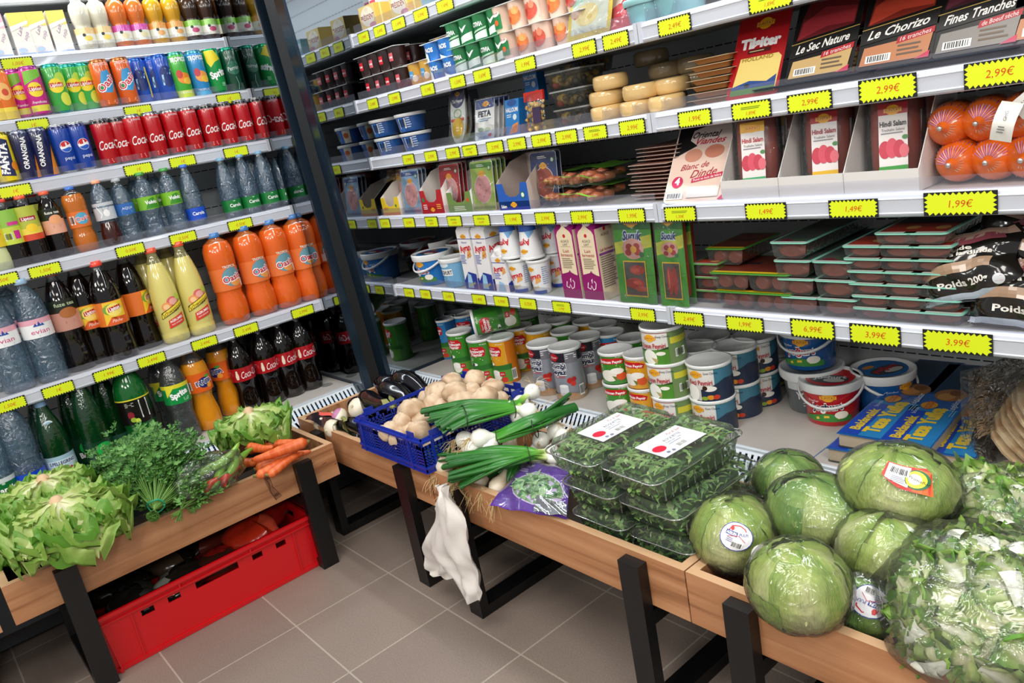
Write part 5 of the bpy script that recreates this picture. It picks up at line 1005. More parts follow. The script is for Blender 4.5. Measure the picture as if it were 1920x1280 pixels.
run('L', 1, 'sprite_can', [409], .036, 'green and yellow lemon-lime can', 'can', 'mixed drink cans', 'between the sky blue and dark green cans')
run('L', 1, 'perrier_can', [440, 471], .038, 'dark green sparkling water can', 'can', 'mixed drink cans', 'of the two by the mirror')
# ---- third shelf
run('L', 2, 'fanta_can', [17], .036, 'yellow soda can with tall navy lettering', 'can', 'cola shelf cans', 'at the left edge of the third shelf')
run('L', 2, 'orangina', [55, 88], .038, 'dark navy orange soda can', 'can', 'cola shelf cans', 'of the two navy cans')
run('L', 2, 'pepsi', [128, 161], .038, 'royal blue cola can with a round emblem', 'can', 'cola shelf cans', 'of the two blue cans')
run('L', 2, 'cola0', [205], .038, 'red cola can with black top', 'can', 'cola shelf cans', 'right next to the blue cola cans')
run('L', 2, 'cola0', [233], .055, 'red cola can with black top set slightly back', 'can', 'cola shelf cans', 'left of the plain red cans')
run('L', 2, 'cola', [264, 298, 333], .036, 'all red cola can', 'can', 'cola shelf cans', 'of the front all red cans', rot=.1)
run('L', 2, 'cola', [366], .036, 'all red cola can', 'can', 'cola shelf cans', 'directly left of the last black topped cans')
run('L', 2, 'cola0', [400, 432, 463, 494], .036, 'red cola can with black top', 'can', 'cola shelf cans', 'of the four by the mirror')
run('L', 2, 'cola', [250, 284, 318, 352], .100, 'red cola can in the shaded second row', 'can', 'cola shelf cans', 'behind the front cola cans')
run('L', 1, 'blue_can', [330, 360], .105, 'blue can in the shaded second row', 'can', 'mixed drink cans', 'behind the fruit drink cans')
# ---- fourth shelf: small bottles
run('L', 3, 't_lemon_s', [4], .045, 'pale yellow soft drink bottle', 'bottle', 'small bottles', 'at the left edge of the small bottle shelf')
run('L', 3, 't_lime_s', [36], .045, 'small dark iced tea bottle with green and pink label', 'bottle', 'small bottles', 'third bottle shelf, left end')
run('L', 3, 't_peach_s', [72], .045, 'small dark iced tea bottle with yellow green label', 'bottle', 'small bottles', 'left of the peach coloured label')
run('L', 3, 't_fuze_s', [115], .055, 'small dark iced tea bottle with a peach coloured label', 'bottle', 'small bottles', 'left of the amber bottle')
run('L', 3, 'oasis_s', [162], .050, 'amber fruit drink bottle with a blue cap', 'bottle', 'small bottles', 'on the small bottle shelf')
run('L', 3, 'w_twotone', [211], .040, 'clear bottle with dark red bottom and peach cap', 'bottle', 'small bottles', 'on the small bottle shelf')
run('L', 3, 'w_blue', [246], .062, 'small clear bottle with grey cap and blue label', 'bottle', 'small bottles', 'right of the peach capped bottle')
run('L', 3, 'w_volvic', [290, 334], .055, 'small water bottle with a lime green label', 'bottle', 'small bottles', 'of the front two')
run('L', 3, 'w_carola_s', [370], .050, 'small water bottle with a royal blue label', 'bottle', 'small bottles', 'beside the empty gap')
run('L', 3, 'w_carola_g', [437, 472, 507, 540], .055, 'small water bottle with a dark green label', 'bottle', 'small bottles', 'of the front four')
run('L', 3, 'w_carola_g', [452, 486, 520], .125, 'small green labelled water bottle', 'bottle', 'small bottles', 'in the second row by the mirror')
run('L', 3, 't_peach_s', [50, 92], .12, 'small iced tea bottle in shade', 'bottle', 'small bottles', 'behind the front iced tea bottles')
run('L', 3, 'w_volvic', [276, 310], .125, 'small lime labelled water bottle in shade', 'bottle', 'small bottles', 'behind the front lime labelled bottles')
# ---- fifth shelf: large bottles
run('L', 4, 'w_evian', [34, 97], .055, 'large water bottle with pink label', 'bottle', 'large bottles', 'of the two in front')
run('L', 4, 'w_evian', [-6], .15, 'large water bottle cut by the photo edge', 'bottle', 'large bottles', 'behind the pink labelled water bottles')
run('L', 4, 'w_evian', [60], .15, 'large water bottle in the second row', 'bottle', 'large bottles', 'behind the pink labelled water bottles')
run('L', 4, 'fuze_xl', [150], .085, 'large dark iced tea bottle with a brown peach label', 'bottle', 'large bottles', 'between water and yellow labelled tea')
run('L', 4, 'tea_xl', [188], .11, 'large iced tea bottle set back', 'bottle', 'large bottles', 'left of the front yellow labelled bottle')
run('L', 4, 'tea_xl', [231], .055, 'large dark iced tea bottle with yellow peach label', 'bottle', 'large bottles', 'standing foremost of the tea bottles')
run('L', 4, 'tea_xl', [276], .11, 'large iced tea bottle turned to its orange side', 'bottle', 'large bottles', 'right of the front yellow labelled bottle', rot=1.0)
run('L', 4, 'citrus_xl', [329, 378], .055, 'large pale yellow citrus soda bottle', 'bottle', 'large bottles', 'of the two in front', jit=.05)
run('L', 4, 'citrus_xl', [306, 350], .15, 'large pale yellow citrus soda bottle', 'bottle', 'large bottles', 'of the two in the second row')
run('L', 4, 'oasis_xl', [441, 494, 540, 583], .058, 'large bright orange fruit drink bottle', 'bottle', 'large bottles', 'of the front four', jit=.08)
run('L', 4, 'oasis_xl', [470, 514, 556], .165, 'large bright orange fruit drink bottle', 'bottle', 'large bottles', 'of those in the second row')
# ---- deck of the left chiller
run('L', 5, 'coke_xl', [470, 514, 549, 583], .135, 'large dark cola bottle', 'bottle', 'large cola bottles', 'of the front row on the deck', rot=.15)
run('L', 5, 'coke_xl', [497, 535, 571], .235, 'large dark cola bottle', 'bottle', 'large cola bottles', 'of the second row on the deck')
run('L', 5, 'coke_xl', [530, 562], .335, 'large dark cola bottle', 'bottle', 'large cola bottles', 'of the rearmost row on the deck')
run('L', 5, 'fanta_xl', [392], .13, 'large orange soda bottle with navy lettering', 'bottle', 'soda bottles on the deck', 'standing behind the right lettuce')
run('L', 5, 'fanta_xl', [436], .19, 'large orange soda bottle', 'bottle', 'soda bottles on the deck', 'left of the dark cola bottles', rot=-.9)
run('L', 5, 'sprite_xl', [352], .11, 'large clear lemon-lime bottle with green cap', 'bottle', 'soda bottles on the deck', 'left of the orange soda')
run('L', 5, 'sprite_xl', [330], .21, 'large clear lemon-lime bottle', 'bottle', 'soda bottles on the deck', 'standing behind the front clear one')
run('L', 5, 'cider_xl', [276], .12, 'large green soda bottle with black barcode label', 'bottle', 'soda bottles on the deck', 'left of the clear lemon-lime bottle')
run('L', 5, 'badoit_b', [228], .19, 'green mineral water bottle showing its back label', 'bottle', 'green mineral water bottles', 'between two green bottles')
run('L', 5, 'badoit', [196], .10, 'slim green mineral water bottle with a big green dot', 'bottle', 'green mineral water bottles', 'behind the parsley')
run('L', 5, 'badoit', [168], .20, 'slim green mineral water bottle in shade', 'bottle', 'green mineral water bottles', 'behind the green dot bottle')
run('L', 5, 'pell', [125], .10, 'green mineral water bottle with pale blue label', 'bottle', 'green mineral water bottles', 'right of the royal blue label')
run('L', 5, 'pell', [108], .20, 'green mineral water bottle with a neck seal', 'bottle', 'green mineral water bottles', 'behind the pale blue labelled one')
run('L', 5, 'w_carola_xl', [66], .09, 'large water bottle with royal blue label and cap', 'bottle', 'large water bottles on the deck', 'behind the left lettuces')
run('L', 5, 'w_carola_xg', [14], .09, 'large water bottle with green label', 'bottle', 'large water bottles on the deck', 'at the left edge of the deck')
run('L', 5, 'w_carola_xl', [30], .20, 'large blue capped water bottle', 'bottle', 'large water bottles on the deck', 'in the second row at the left edge')

# ---- right chiller, top shelf
run('R', 0, 'butter', [690], .02, 'gold and white butter box', 'box', 'boxes on the top right shelf', 'nearest the mirrored panel', jit=.03)
run('R', 0, 'butter', [714], .09, 'gold butter box set back', 'box', 'boxes on the top right shelf', 'behind the others', jit=.03)
run('R', 0, 'butter', [748], .02, 'gold and white butter box', 'box', 'boxes on the top right shelf', 'at the middle of the top shelf', jit=.03)
run('R', 0, 'cheesebox', [700], .10, 'white box with a pink bar', 'box', 'boxes on the top right shelf', 'behind the gold butter boxes', dz=.055)
run('R', 0, 'bluebox', [800], .02, 'pale green and blue cheese box', 'box', 'boxes on the top right shelf', 'close to the top photo edge')
# ---- second shelf: yogurt cups
run('R', 1, 'c_choc', [715], .012, 'four chocolate dessert cups with red marks', 'yogurt cups', 'chocolate cup packs', 'lower pack by the mirrored panel', jit=0)
run('R', 1, 'c_choc', [711], .014, 'four chocolate dessert cups with red marks', 'yogurt cups', 'chocolate cup packs', 'upper pack resting on the lower one', dz=.066, jit=0)
run('R', 1, 'c_choc', [742], .09, 'chocolate dessert cups in the second row', 'yogurt cups', 'chocolate cup packs', 'behind and above the vanilla cups', dz=.066, jit=0)
run('R', 1, 'c_choc', [742], .09, 'chocolate dessert cups in the second row, lower', 'yogurt cups', 'chocolate cup packs', 'behind the vanilla cups', jit=0)
run('R', 1, 'c_van', [780], .012, 'pair of yellow vanilla dessert cups', 'yogurt cups', 'small cup packs', 'right of the chocolate cups', jit=0)
run('R', 1, 'c_yaos', [823], .012, 'blue and white strained yogurt cups', 'yogurt cups', 'small cup packs', 'lower pair', jit=0)
run('R', 1, 'c_yaos', [821], .02, 'blue and white strained yogurt cups', 'yogurt cups', 'small cup packs', 'upper pair', dz=.053, jit=0)
run('R', 1, 'c_van', [838], .10, 'yellow vanilla dessert cups', 'yogurt cups', 'small cup packs', 'behind the blue strained yogurt', dz=.06, jit=0)
run('R', 1, 'c_green', [893], .012, 'four green natural yogurt cups', 'yogurt cups', 'green yogurt packs', 'lower pack', jit=0)
run('R', 1, 'c_green', [888], .03, 'four green natural yogurt cups', 'yogurt cups', 'green yogurt packs', 'upper pack', dz=.070, jit=0)
run('R', 1, 'c_fruit', [974], .012, 'fruit yogurt cups with peaches and berries', 'yogurt cups', 'fruit yogurt packs', 'lower front pack', jit=0)
run('R', 1, 'c_fruit', [968], .03, 'fruit yogurt cups with peaches and berries', 'yogurt cups', 'fruit yogurt packs', 'upper left pack', dz=.070, jit=0)
run('R', 1, 'c_fruit', [1045], .03, 'fruit yogurt cups', 'yogurt cups', 'fruit yogurt packs', 'lower pack behind the yellow cheese', jit=0)
run('R', 1, 'c_fruit', [1040], .04, 'fruit yogurt cups', 'yogurt cups', 'fruit yogurt packs', 'upper pack behind the yellow cheese', dz=.070, jit=0)
run('R', 1, 'yel_cheese', [1098], .015, 'yellow edged pack of sliced cheese leaning back', 'cheese pack', 'packs on the second right shelf', 'left of the red packet', tilt=.35, jit=0)
run('R', 1, 'red_pack', [1165], .02, 'glossy red and cream cheese packet', 'cheese pack', 'packs on the second right shelf', 'at the shelf joint', tilt=.6, jit=.1)
run('R', 1, 'pale_tub', [1222, 1275], .06, 'pale turquoise tub at the top photo edge', 'tub', 'packs on the second right shelf', 'of two')
# ---- third shelf: cheese
run('R', 2, 'spread', [733, 782], .065, 'blue cheese spread tub with white lid', 'tub', 'cheese spread tubs', 'of the lower pair')
run('R', 2, 'spread', [730, 779], .065, 'blue cheese spread tub with white lid', 'tub', 'cheese spread tubs', 'of the upper pair', dz=.0615)
run('R', 2, 'tel', [856], .015, 'tall oval cheese blister with navy top and yellow base', 'cheese pack', 'leaning cheese packs', 'left of the white feta packs', tilt=.22, jit=.05)
run('R', 2, 'tel', [868], .06, 'tall oval cheese blister standing further back', 'cheese pack', 'leaning cheese packs', 'behind the front oval blister', tilt=.15, jit=.05)
for i in range(4): put('R', 'feta', 2, 905+i*9, .015+i*.021, 'white and navy feta pack, %s of four stood one behind another' % ORD(i), 'cheese pack', 'feta packs', rot=.15, tilt=.28)
run('R', 2, 'halloumi', [958], .015, 'bright blue halloumi box standing upright', 'box', 'blue cheese boxes', 'right of the feta packs', tilt=.18, jit=0)
run('R', 2, 'halloumi', [980], .045, 'bright blue halloumi box half hidden', 'box', 'blue cheese boxes', 'behind the snack bag', tilt=.18, jit=0)
run('R', 2, 'halloumi', [1006], .12, 'blue halloumi box sitting high at the back', 'box', 'blue cheese boxes', 'above the antipasti tubs', dz=.075, jit=0)
run('R', 2, 'nuts', [1003], .02, 'clear snack bag of pale twists with red top', 'snack bag', None, 'left of the antipasti tubs', jit=0, tilt=.1)
for i in range(3): put('R', 'anti', 2, 1066-i*3, .025, 'clear tub of pickled olives and peppers, %s of three in the stack' % ['bottom', 'middle', 'top'][i], 'antipasti tub', 'antipasti tubs', dz=i*.0455)
put('R', 'anti', 2, 1085, .14, 'clear tub of pickled vegetables in the rear pile', 'antipasti tub', 'antipasti tubs', dz=.12)
put('R', 'anti', 2, 1085, .14, 'clear tub of pickled vegetables low in the rear pile', 'antipasti tub', 'antipasti tubs', dz=.0)
for i, (px, dy, dz, w_) in enumerate([(1139,.05,0,'bottom left'),(1195,.05,0,'bottom middle'),(1249,.05,0,'bottom right'),(1140,.058,.0345,'middle left'),(1204,.055,.0345,'middle centre'),(1232,.10,.0345,'middle right, set back'),(1262,.10,.0345,'middle row far right'),(1151,.06,.069,'top left')]):
    put('R', 'wheel', 2, px, dy, 'golden waxed cheese wheel, %s of the front pile' % w_, 'cheese wheel', 'waxed cheese wheels', dz=dz)
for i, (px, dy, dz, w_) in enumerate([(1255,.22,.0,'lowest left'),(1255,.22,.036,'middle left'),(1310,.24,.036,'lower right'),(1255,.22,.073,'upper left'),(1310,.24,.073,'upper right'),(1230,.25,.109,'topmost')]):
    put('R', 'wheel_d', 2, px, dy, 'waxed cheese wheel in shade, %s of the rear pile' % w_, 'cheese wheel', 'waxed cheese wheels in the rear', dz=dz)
for i in range(7):
    p = Rpos(2, 1322, .015); p.z += .012+i*.0135; inst(K['slicecheese'], (p.x+.004*math.sin(i*2), p.y+.003*i, p.z), (-PI/2, 0, .1*math.sin(i*3)), 'flat pack of sliced cheese, %s from the bottom of the stack beside the cheese wheels' % ORD(i), 'cheese pack', 'stack of sliced cheese packs')
def flat(kind, row, px, dy, dz, label, cat, group, rot=0, ex=0):
    p = Rpos(row, px, dy); inst(K[kind], (p.x, p.y, p.z+dz), (-PI/2+ex, 0, rot), label, cat, group)
flat('lying', 2, 1520, .006, .014, 'dark cured meat pack lying flat under the black packs, left', 'meat pack', 'flat packs under the cured meat')
flat('lying', 2, 1745, .006, .014, 'dark cured meat pack lying flat under the black packs, right', 'meat pack', 'flat packs under the cured meat')
flat('lying', 2, 1975, .006, .014, 'dark cured meat pack lying flat at the right photo edge', 'meat pack', 'flat packs under the cured meat') if False else None
put('R', 'tilsiter', 2, 1404, .012, 'red sliced cheese pack with white lettering leaning back', 'cheese pack', None, tilt=.50, rot=0)
for i, (k, px, d_) in enumerate([('v_sec', 1530, 'first black cured meat pack, gold window, left of the chorizo'), ('v_chor', 1672, 'black chorizo pack with orange brown window'), ('v_fine', 1825, 'black dried beef slices pack with grey window'), ('v_chor', 1985, 'black meat pack cut by the right photo edge')]):
    put('R', k, 2, px, .020, d_, 'meat pack', 'black cured meat packs', dz=.016, tilt=.52)
for i, (k, px) in enumerate([('v_sec', 1560), ('v_chor', 1700), ('v_fine', 1850)]):
    put('R', k, 2, px, .055, 'black cured meat pack in the second row behind the %s' % ['gold window pack', 'chorizo pack', 'dried beef pack'][i], 'meat pack', 'black cured meat packs', dz=.01, tilt=.48)
# ---- fourth shelf: hams, display box, sausages
run('R', 3, 'tray_yel', [733], .015, 'yellow cardboard tray with a white cut-out', 'cardboard tray', 'cardboard meat trays', 'by the mirrored panel', jit=0)
run('R', 3, 'ham_yel', [748], .09, 'yellow pack of sliced meat standing', 'ham pack', 'sliced ham packs', 'behind the yellow tray', tilt=.15, jit=0)
for i in range(3): put('R', 'ham_blue', 3, 772+i*7, .02+i*.016, 'light blue pack of sliced ham, %s of three one behind another' % ORD(i), 'ham pack', 'sliced ham packs', tilt=.12)
run('R', 3, 'tray_red', [811], .012, 'dark red cardboard tray with a white cut-out', 'cardboard tray', 'cardboard meat trays', 'in front of the red ham packs', jit=0)
for i in range(3): put('R', 'ham_red', 3, 845+i*7, .035+i*.016, 'red pack of sliced ham, %s of three one behind another' % ORD(i), 'ham pack', 'sliced ham packs', tilt=.12)
run('R', 3, 'tray_grn', [862], .014, 'olive green cardboard tray with white inside', 'cardboard tray', 'cardboard meat trays', 'right of the dark red tray', jit=0)
for i in range(4): put('R', 'ham_green', 3, 907+i*8, .018+i*.016, 'light green pack of sliced ham, %s of four one behind another' % ORD(i), 'ham pack', 'sliced ham packs', tilt=.10)
run('R', 3, 'tray_blue', [963], .012, 'blue cardboard tray with a white cut-out', 'cardboard tray', 'cardboard meat trays', 'right of the green ham packs', jit=0)
for i, px in enumerate([1022, 1030]): put('R', 'ham_navy', 3, px, .05+i*.02, 'navy blue sliced meat pack, %s behind the sausage bags' % ['front one', 'rear one'][i], 'ham pack', 'sliced ham packs', tilt=.10)
for px, dy, w_ in ((800,.17,'left'), (862,.16,'middle'), (945,.15,'right')): put('R', 'pinkjar', 3, px, dy, 'jar of sausages with a ribbed pink lid, %s one of the three at the back' % w_, 'jar', 'pink lidded jars', dz=.03)
put('R', 'sbag', 3, 1066, .03, 'bag of small sausages with green edge, lower of two', 'sausage bag', 'bags of small sausages'); put('R', 'sbag', 3, 1072, .035, 'bag of small sausages with green edge, upper of two', 'sausage bag', 'bags of small sausages', dz=.044, rot=.05)
for i in range(14):
    p = Rpos(3, 1215, .04); rr_ = random.Random(i); inst(K['thin'], (p.x+rr_.uniform(-.006, .006)+(.015 if i > 9 else 0), p.y+rr_.uniform(0, .012)+(.02 if i > 9 else 0), p.z+.0075+i*.0088), (-PI/2, 0, rr_.uniform(-.05, .05)), 'thin pinkish meat pack lying flat, %s from the bottom of the tall stack' % ORD(i), 'meat pack', 'stack of thin meat packs')
put('R', 'dinde', 3, 1295, .010, 'white and black pack of turkey slices leaning back, marked 4 slices', 'meat pack', None, tilt=.62, rot=.10)
# cardboard display with three salamis
px0 = Rpos(3, 1352, .018).x; px1 = Rpos(3, 1722, .018).x; W3 = px1-px0; y3 = R_Y[3]+.018; z3 = R_Z[3]+ST
b = MB(); cw = M('d6d3cf', .55); ci = M('b5a18f', .6)
b.box((0, 0, 0), (W3, .0015, .040), cw); b.box((0, 0, 0), (W3, .17, .0015), cw); b.box((0, .168, 0), (W3, .17, .17), cw)
for i in range(4):
    b.prism([(0,0),(.17,0),(.17,.185),(.10,.185),(.0015,.040)], i*(W3/3)-.001, i*(W3/3)+.0005, 0, cw)
for i in (1, 2): b.box((i*W3/3-.0004, -.0006, 0), (i*W3/3+.0004, 0, .040), M('9a9894', .6))
inst(Spec('cardboard_display_box', b), (px0, y3, z3+.0005), 0, 'white cardboard display box with three compartments holding salami packs', 'display box')
for i, (k, off, d_) in enumerate([('salam_y', .45, 'yellow topped label, left compartment'), ('salam_r', .52, 'red topped label and yellow strip, middle compartment'), ('salam_g', .50, 'red topped label and green strip, right compartment')]):
    inst(K[k], (px0+W3/3*(i+off), y3+.048+(.012 if i else -.01), z3+.004), (-.12, 0, .30), 'salami in a clear blister, '+d_, 'salami pack', 'salami packs')
    inst(K[k], (px0+W3/3*(i+off)+.008, y3+.105, z3+.004), (-.12, 0, 0), 'salami blister in the second row of the %s compartment' % ['left', 'middle', 'right'][i], 'salami pack', 'salami packs')
for i, (px, dz, dy, d_) in enumerate([(1781,.0,.035,'lower row, leftmost'), (1850,.0,.035,'lower row, second'), (1916,.0,.035,'lower row, at the photo edge'), (1765,.062,.04,'upper row, leftmost'), (1832,.064,.04,'upper row, second'), (1902,.064,.04,'upper row, at the photo edge')]):
    p = Rpos(3, px, dy, .04+dz); inst(K['chub'], (p.x, p.y, p.z+.0395+dz), (0, (i*.5) % 1.2-.5, .05), 'orange wrapped sausage with purple stripes, '+d_, 'sausage', 'orange wrapped sausages')
p = Rpos(3, 1875, .01, .1); inst(K['ptag'], (p.x, p.y, p.z+.075), (-.2, .25, 0), 'white curled paper tag hanging on the upper orange sausage', 'paper tag', 'paper tags')
p = Rpos(3, 1905, .03, .12); inst(K['ptag'], (p.x, p.y, p.z+.115), (-.4, .9, 0), 'white curled paper tag at the right photo edge above the orange sausages', 'paper tag', 'paper tags')
# ---- fifth shelf
run('R', 4, 'yog_blue', [818], .075, 'blue yogurt bucket with a white handle', 'yogurt bucket', 'yogurt buckets', 'at the front of the fifth shelf', jit=.02)
run('R', 4, 'yog_blue', [776], .20, 'blue yogurt bucket', 'yogurt bucket', 'yogurt buckets', 'second row, nearest the mirrored panel', rot=.6)
run('R', 4, 'yog_red', [822], .24, 'red yogurt bucket', 'yogurt bucket', 'yogurt buckets', 'second row, behind the blue one', rot=.6)
run('R', 4, 'yog_light', [857], .055, 'small light blue yogurt tub', 'yogurt bucket', 'yogurt buckets', 'between blue bucket and ayran cartons', jit=0)
run('R', 4, 'yog_red', [880], .24, 'red yogurt bucket', 'yogurt bucket', 'yogurt buckets', 'back row behind the ayran cartons', rot=.3)
run('R', 4, 'ayran_xl', [884, 912], .020, 'tall white ayran carton with red lettering', 'carton', 'ayran cartons', 'of the two tall ones', jit=.0)
run('R', 4, 'ayran_xl', [950], .10, 'tall white ayran carton', 'carton', 'ayran cartons', 'behind the small ayran carton', jit=.1)
run('R', 4, 'ayran_s', [941], .018, 'short white ayran carton with a screw cap', 'carton', 'ayran cartons', 'in front of the tall ones', jit=0)
run('R', 4, 'ayran_cup', [979, 1016], .045, 'white ayran cup standing upright', 'ayran cup', 'ayran cups', 'in the lower row')
run('R', 4, 'ayran_cup_up', [970, 1007], .045, 'white ayran cup turned upside down', 'ayran cup', 'ayran cups', 'in the upper row', dz=.1015)
run('R', 4, 'ayran_cup', [1025, 1050], .12, 'ayran cup in the second row', 'ayran cup', 'ayran cups', 'behind the front cups')
run('R', 4, 'ayran_cup_up', [1022, 1048], .12, 'upturned ayran cup in the second row', 'ayran cup', 'ayran cups', 'stacked behind the front cups', dz=.1015)
run('R', 4, 'kefir', [1073, 1113], .012, 'purple and cream fermented milk carton', 'carton', 'fermented milk cartons', 'of the two in front', jit=0)
run('R', 4, 'kefir', [1120, 1160], .10, 'purple fermented milk carton in the second row', 'carton', 'fermented milk cartons', 'of those behind', jit=0)
run('R', 4, 'sucuk', [1195], .012, 'wide green sucuk pack with sausages in its window', 'sausage pack', 'green sausage packs', 'left of the narrow one', jit=0, tilt=.05)
run('R', 4, 'sucuk_n', [1264], .010, 'narrow green sucuk pack with upright sausages', 'sausage pack', 'green sausage packs', 'right of the wide one', jit=0, tilt=.04)
run('R', 4, 'sucuk_n', [1278], .045, 'narrow green sucuk pack partly hidden', 'sausage pack', 'green sausage packs', 'behind the front narrow one', jit=0, tilt=.04)
for i in range(3): put('R', 'mt_s', 4, 1325, .05, 'small green topped meat tray, %s from the bottom beside the sucuk' % ORD(i), 'meat tray', 'small meat trays', dz=i*.032)
for c_, px in enumerate((1375, 1440)):
    for i in range(2 if c_ else 3): put('R', 'mt_g', 4, px-6*i*(0 if c_ else 1), .02+(.05 if i == 2 else 0), 'green lidded sausage tray, %s from the bottom of the %s pile' % (ORD(i), ['left', 'right'][c_]), 'meat tray', 'green lidded trays', dz=i*.0425)
for i in range(4): put('R', 'mt_a', 4, 1496-i*4, .02, 'clear meat tray with teal lid, %s from the bottom of the first column' % ORD(i), 'meat tray', 'teal lidded trays', dz=i*.0385)
for i in range(3): put('R', 'mt_a', 4, 1566-i*2, .02, 'clear meat tray with teal lid, %s from the bottom of the second column' % ORD(i), 'meat tray', 'teal lidded trays', dz=i*.0385)
for i in range(6): put('R', 'mt_b', 4, 1632-i*3+(i % 2)*2, .02, 'shallow meat tray with teal lid, %s from the bottom of the third column' % ORD(i), 'meat tray', 'teal lidded trays', dz=i*.0245)
for i in range(7): put('R', 'mt_b', 4, 1694-i*2+(i % 2)*3, .02, 'shallow meat tray with teal lid, %s from the bottom of the fourth column' % ORD(i), 'meat tray', 'teal lidded trays', dz=i*.0245)
for i in range(7): put('R', 'mt_b', 4, 1760-i*4+(i % 3)*2, .02, 'shallow meat tray with teal lid, %s from the bottom of the fifth column' % ORD(i), 'meat tray', 'teal lidded trays', dz=i*.0245)
for i, (px, dy, dz, ry, d_) in enumerate([(1822,.03,.045,-.25,'propped on top, cut by nothing'), (1915,.03,.0,.1,'lower right at the photo edge'), (1905,.08,.07,.3,'behind, upper right'), (1850,.07,.0,.0,'flat at the bottom of the pile')]):
    p = Rpos(4, px, dy, .05); inst(K['blackbag'], (p.x, p.y, p.z+dz+.002), (-.5 if i != 3 else -1.1, ry, .1*i), 'black and beige bag of turkey meat, '+['propped on top of the pile', 'lower right at the photo edge', 'upper right behind the front one', 'lying at the bottom of the pile'][i], 'meat bag', 'black meat bags')

# ---- deck of the right chiller: cheese cans (px is the can's foot)
def dk(kind, px, py, label, cat='cheese can', group='cheese cans on the deck', rot=0.0, dz=0.0, off=0):
    """px, py: where the foot's centre stands on the deck"""
    p = hit(px, py, 2, DECK); return inst(K[kind], (p.x, p.y, DECK+.0005+dz), (0, 0, rot), label, cat, group)
def lidat(kind, px, py, h, label, cat='cheese can', group='cheese cans on the deck', rot=0.0, dz=0.0):
    """px, py: centre of the lid, h above the deck"""
    p = hit(px, py, 2, DECK+h); return inst(K[kind], (p.x, p.y, DECK+.0005+dz), (0, 0, rot+.28), label, cat, group)
H1 = .152
lidat('p_blue', 832, 596, H1, 'blue labelled tall cheese can nearest the mirrored panel', rot=-.45)
lidat('p_green', 860, 620, H1, 'green labelled tall cheese can, left of the lying can', rot=-.1)
lidat('p_green', 899, 632, H1, 'green labelled tall cheese can, right under the lying can', rot=.1)
lidat('p_orange', 938, 631, H1, 'orange labelled tall cheese can in the front row', rot=-.3)
lidat('p_orange', 972, 611, H1, 'orange labelled tall cheese can, second row behind the front orange one', rot=.2)
lidat('p_orange', 1009, 616, H1, 'orange labelled tall cheese can just left of the dark tall cans', rot=.5)
lidat('p_green', 1058, 619, H1, 'tall cheese can in shade directly behind the dark tall cans', rot=.5)
lidat('p_green', 1046, 600, H1, 'tall cheese can in the third row, left', rot=.5)
lidat('p_orange', 1100, 601, H1, 'tall cheese can in the third row, middle', rot=.5)
lidat('p_blue', 1142, 622, H1, 'tall can with blue label behind the short green cans', rot=.3)
lidat('p_green', 1130, 607, H1, 'tall cheese can in the third row, right', rot=.5)
lidat('p_green', 1185, 632, H1, 'tall cheese can behind the short orange cans', rot=.5)
lidat('p_green', 800, 592, H1, 'tall cheese can in the second row close to the mirrored panel', rot=.4)
lidat('p_blue', 868, 588, H1, 'tall cheese can under the lying can, second row', rot=.4)
lidat('p_green', 985, 590, H1, 'tall cheese can right of the lying can, deep in the shade', rot=.4)
lidat('kombi', 1016, 642, .158, 'dark grey tall cheese can with tomatoes, left of the two in front', rot=-.1)
lidat('kombi', 1058, 648, .158, 'dark grey tall cheese can with tomatoes, right of the two in front', rot=.0)
lidat('kombi', 1096, 629, .158, 'dark grey tall cheese can standing behind the front pair', rot=.5)
lc = hit(888, 606, 2, DECK+.205); ax = hit(945, 594, 2, DECK+.205)
_d = Vector((.62, .78, 0.06)).normalized(); M4 = Matrix.Translation((lc.x, lc.y, DECK+.205)) @ Vector((0,0,1)).rotation_difference(-_d).to_matrix().to_4x4() @ Matrix.Rotation(0.6, 4, 'Z') @ Matrix.Translation((0,0,-H1))
inst(K['p_green'], M4=M4, label='green labelled cheese can lying on its side on top of the standing cans', cat='cheese can', group='cheese cans on the deck')
def stack(kind, px, py, n, desc, h, group, rot=0.0, drift=0.0):
    """px, py: lid centre of the topmost"""
    p = hit(px, py, 2, DECK+h*n+.001*(n-1))
    for i in range(n):
        inst(K[kind], (p.x+drift*(n-1-i), p.y, DECK+.0005+i*(h+.0022)), (0, 0, rot+.2+.08*i), '%s, %s' % (desc, {1: 'standing alone', 2: ['lower one', 'upper one'][i] if n == 2 else '', 3: ['bottom', 'middle', 'top'][i] if n == 3 else ''}[n]), 'cheese can', group)
stack('p_green_s', 1153, 655, 2, 'short green labelled cheese can of the two high pile', .088, 'short cheese cans')
stack('p_orange_s', 1200, 662, 2, 'short orange labelled cheese can of the two high pile', .088, 'short cheese cans', -.3)
stack('sheep', 1240, 609, 3, 'white sheep cheese tin with a red stripe, three high pile', .089, 'cheese tins', -.1, drift=.004)
stack('goat', 1328, 675, 2, 'white goat cheese tin with blue mountains, front pile', .089, 'cheese tins', -.1)
stack('goat', 1376, 648, 2, 'white goat cheese tin, second pile from the front one', .089, 'cheese tins', -.2)
stack('goat', 1414, 629, 2, 'white goat cheese tin, rear pile beside the white buckets', .089, 'cheese tins', .4)
stack('sheep', 1303, 650, 2, 'sheep cheese tin in shade behind the front goat cheese pile', .089, 'cheese tins', .3)
stack('sheep', 1328, 630, 2, 'sheep cheese tin deep in the shade, rearmost pile', .089, 'cheese tins', .3)
stack('goat', 1455, 655, 1, 'goat cheese tin in the shade left of the white buckets', .089, 'cheese tins', .3)
lidat('yog_white', 1521, 682, .112, 'large white and grey yogurt bucket under the navy one', 'yogurt bucket', 'deck yogurt buckets', rot=.3)
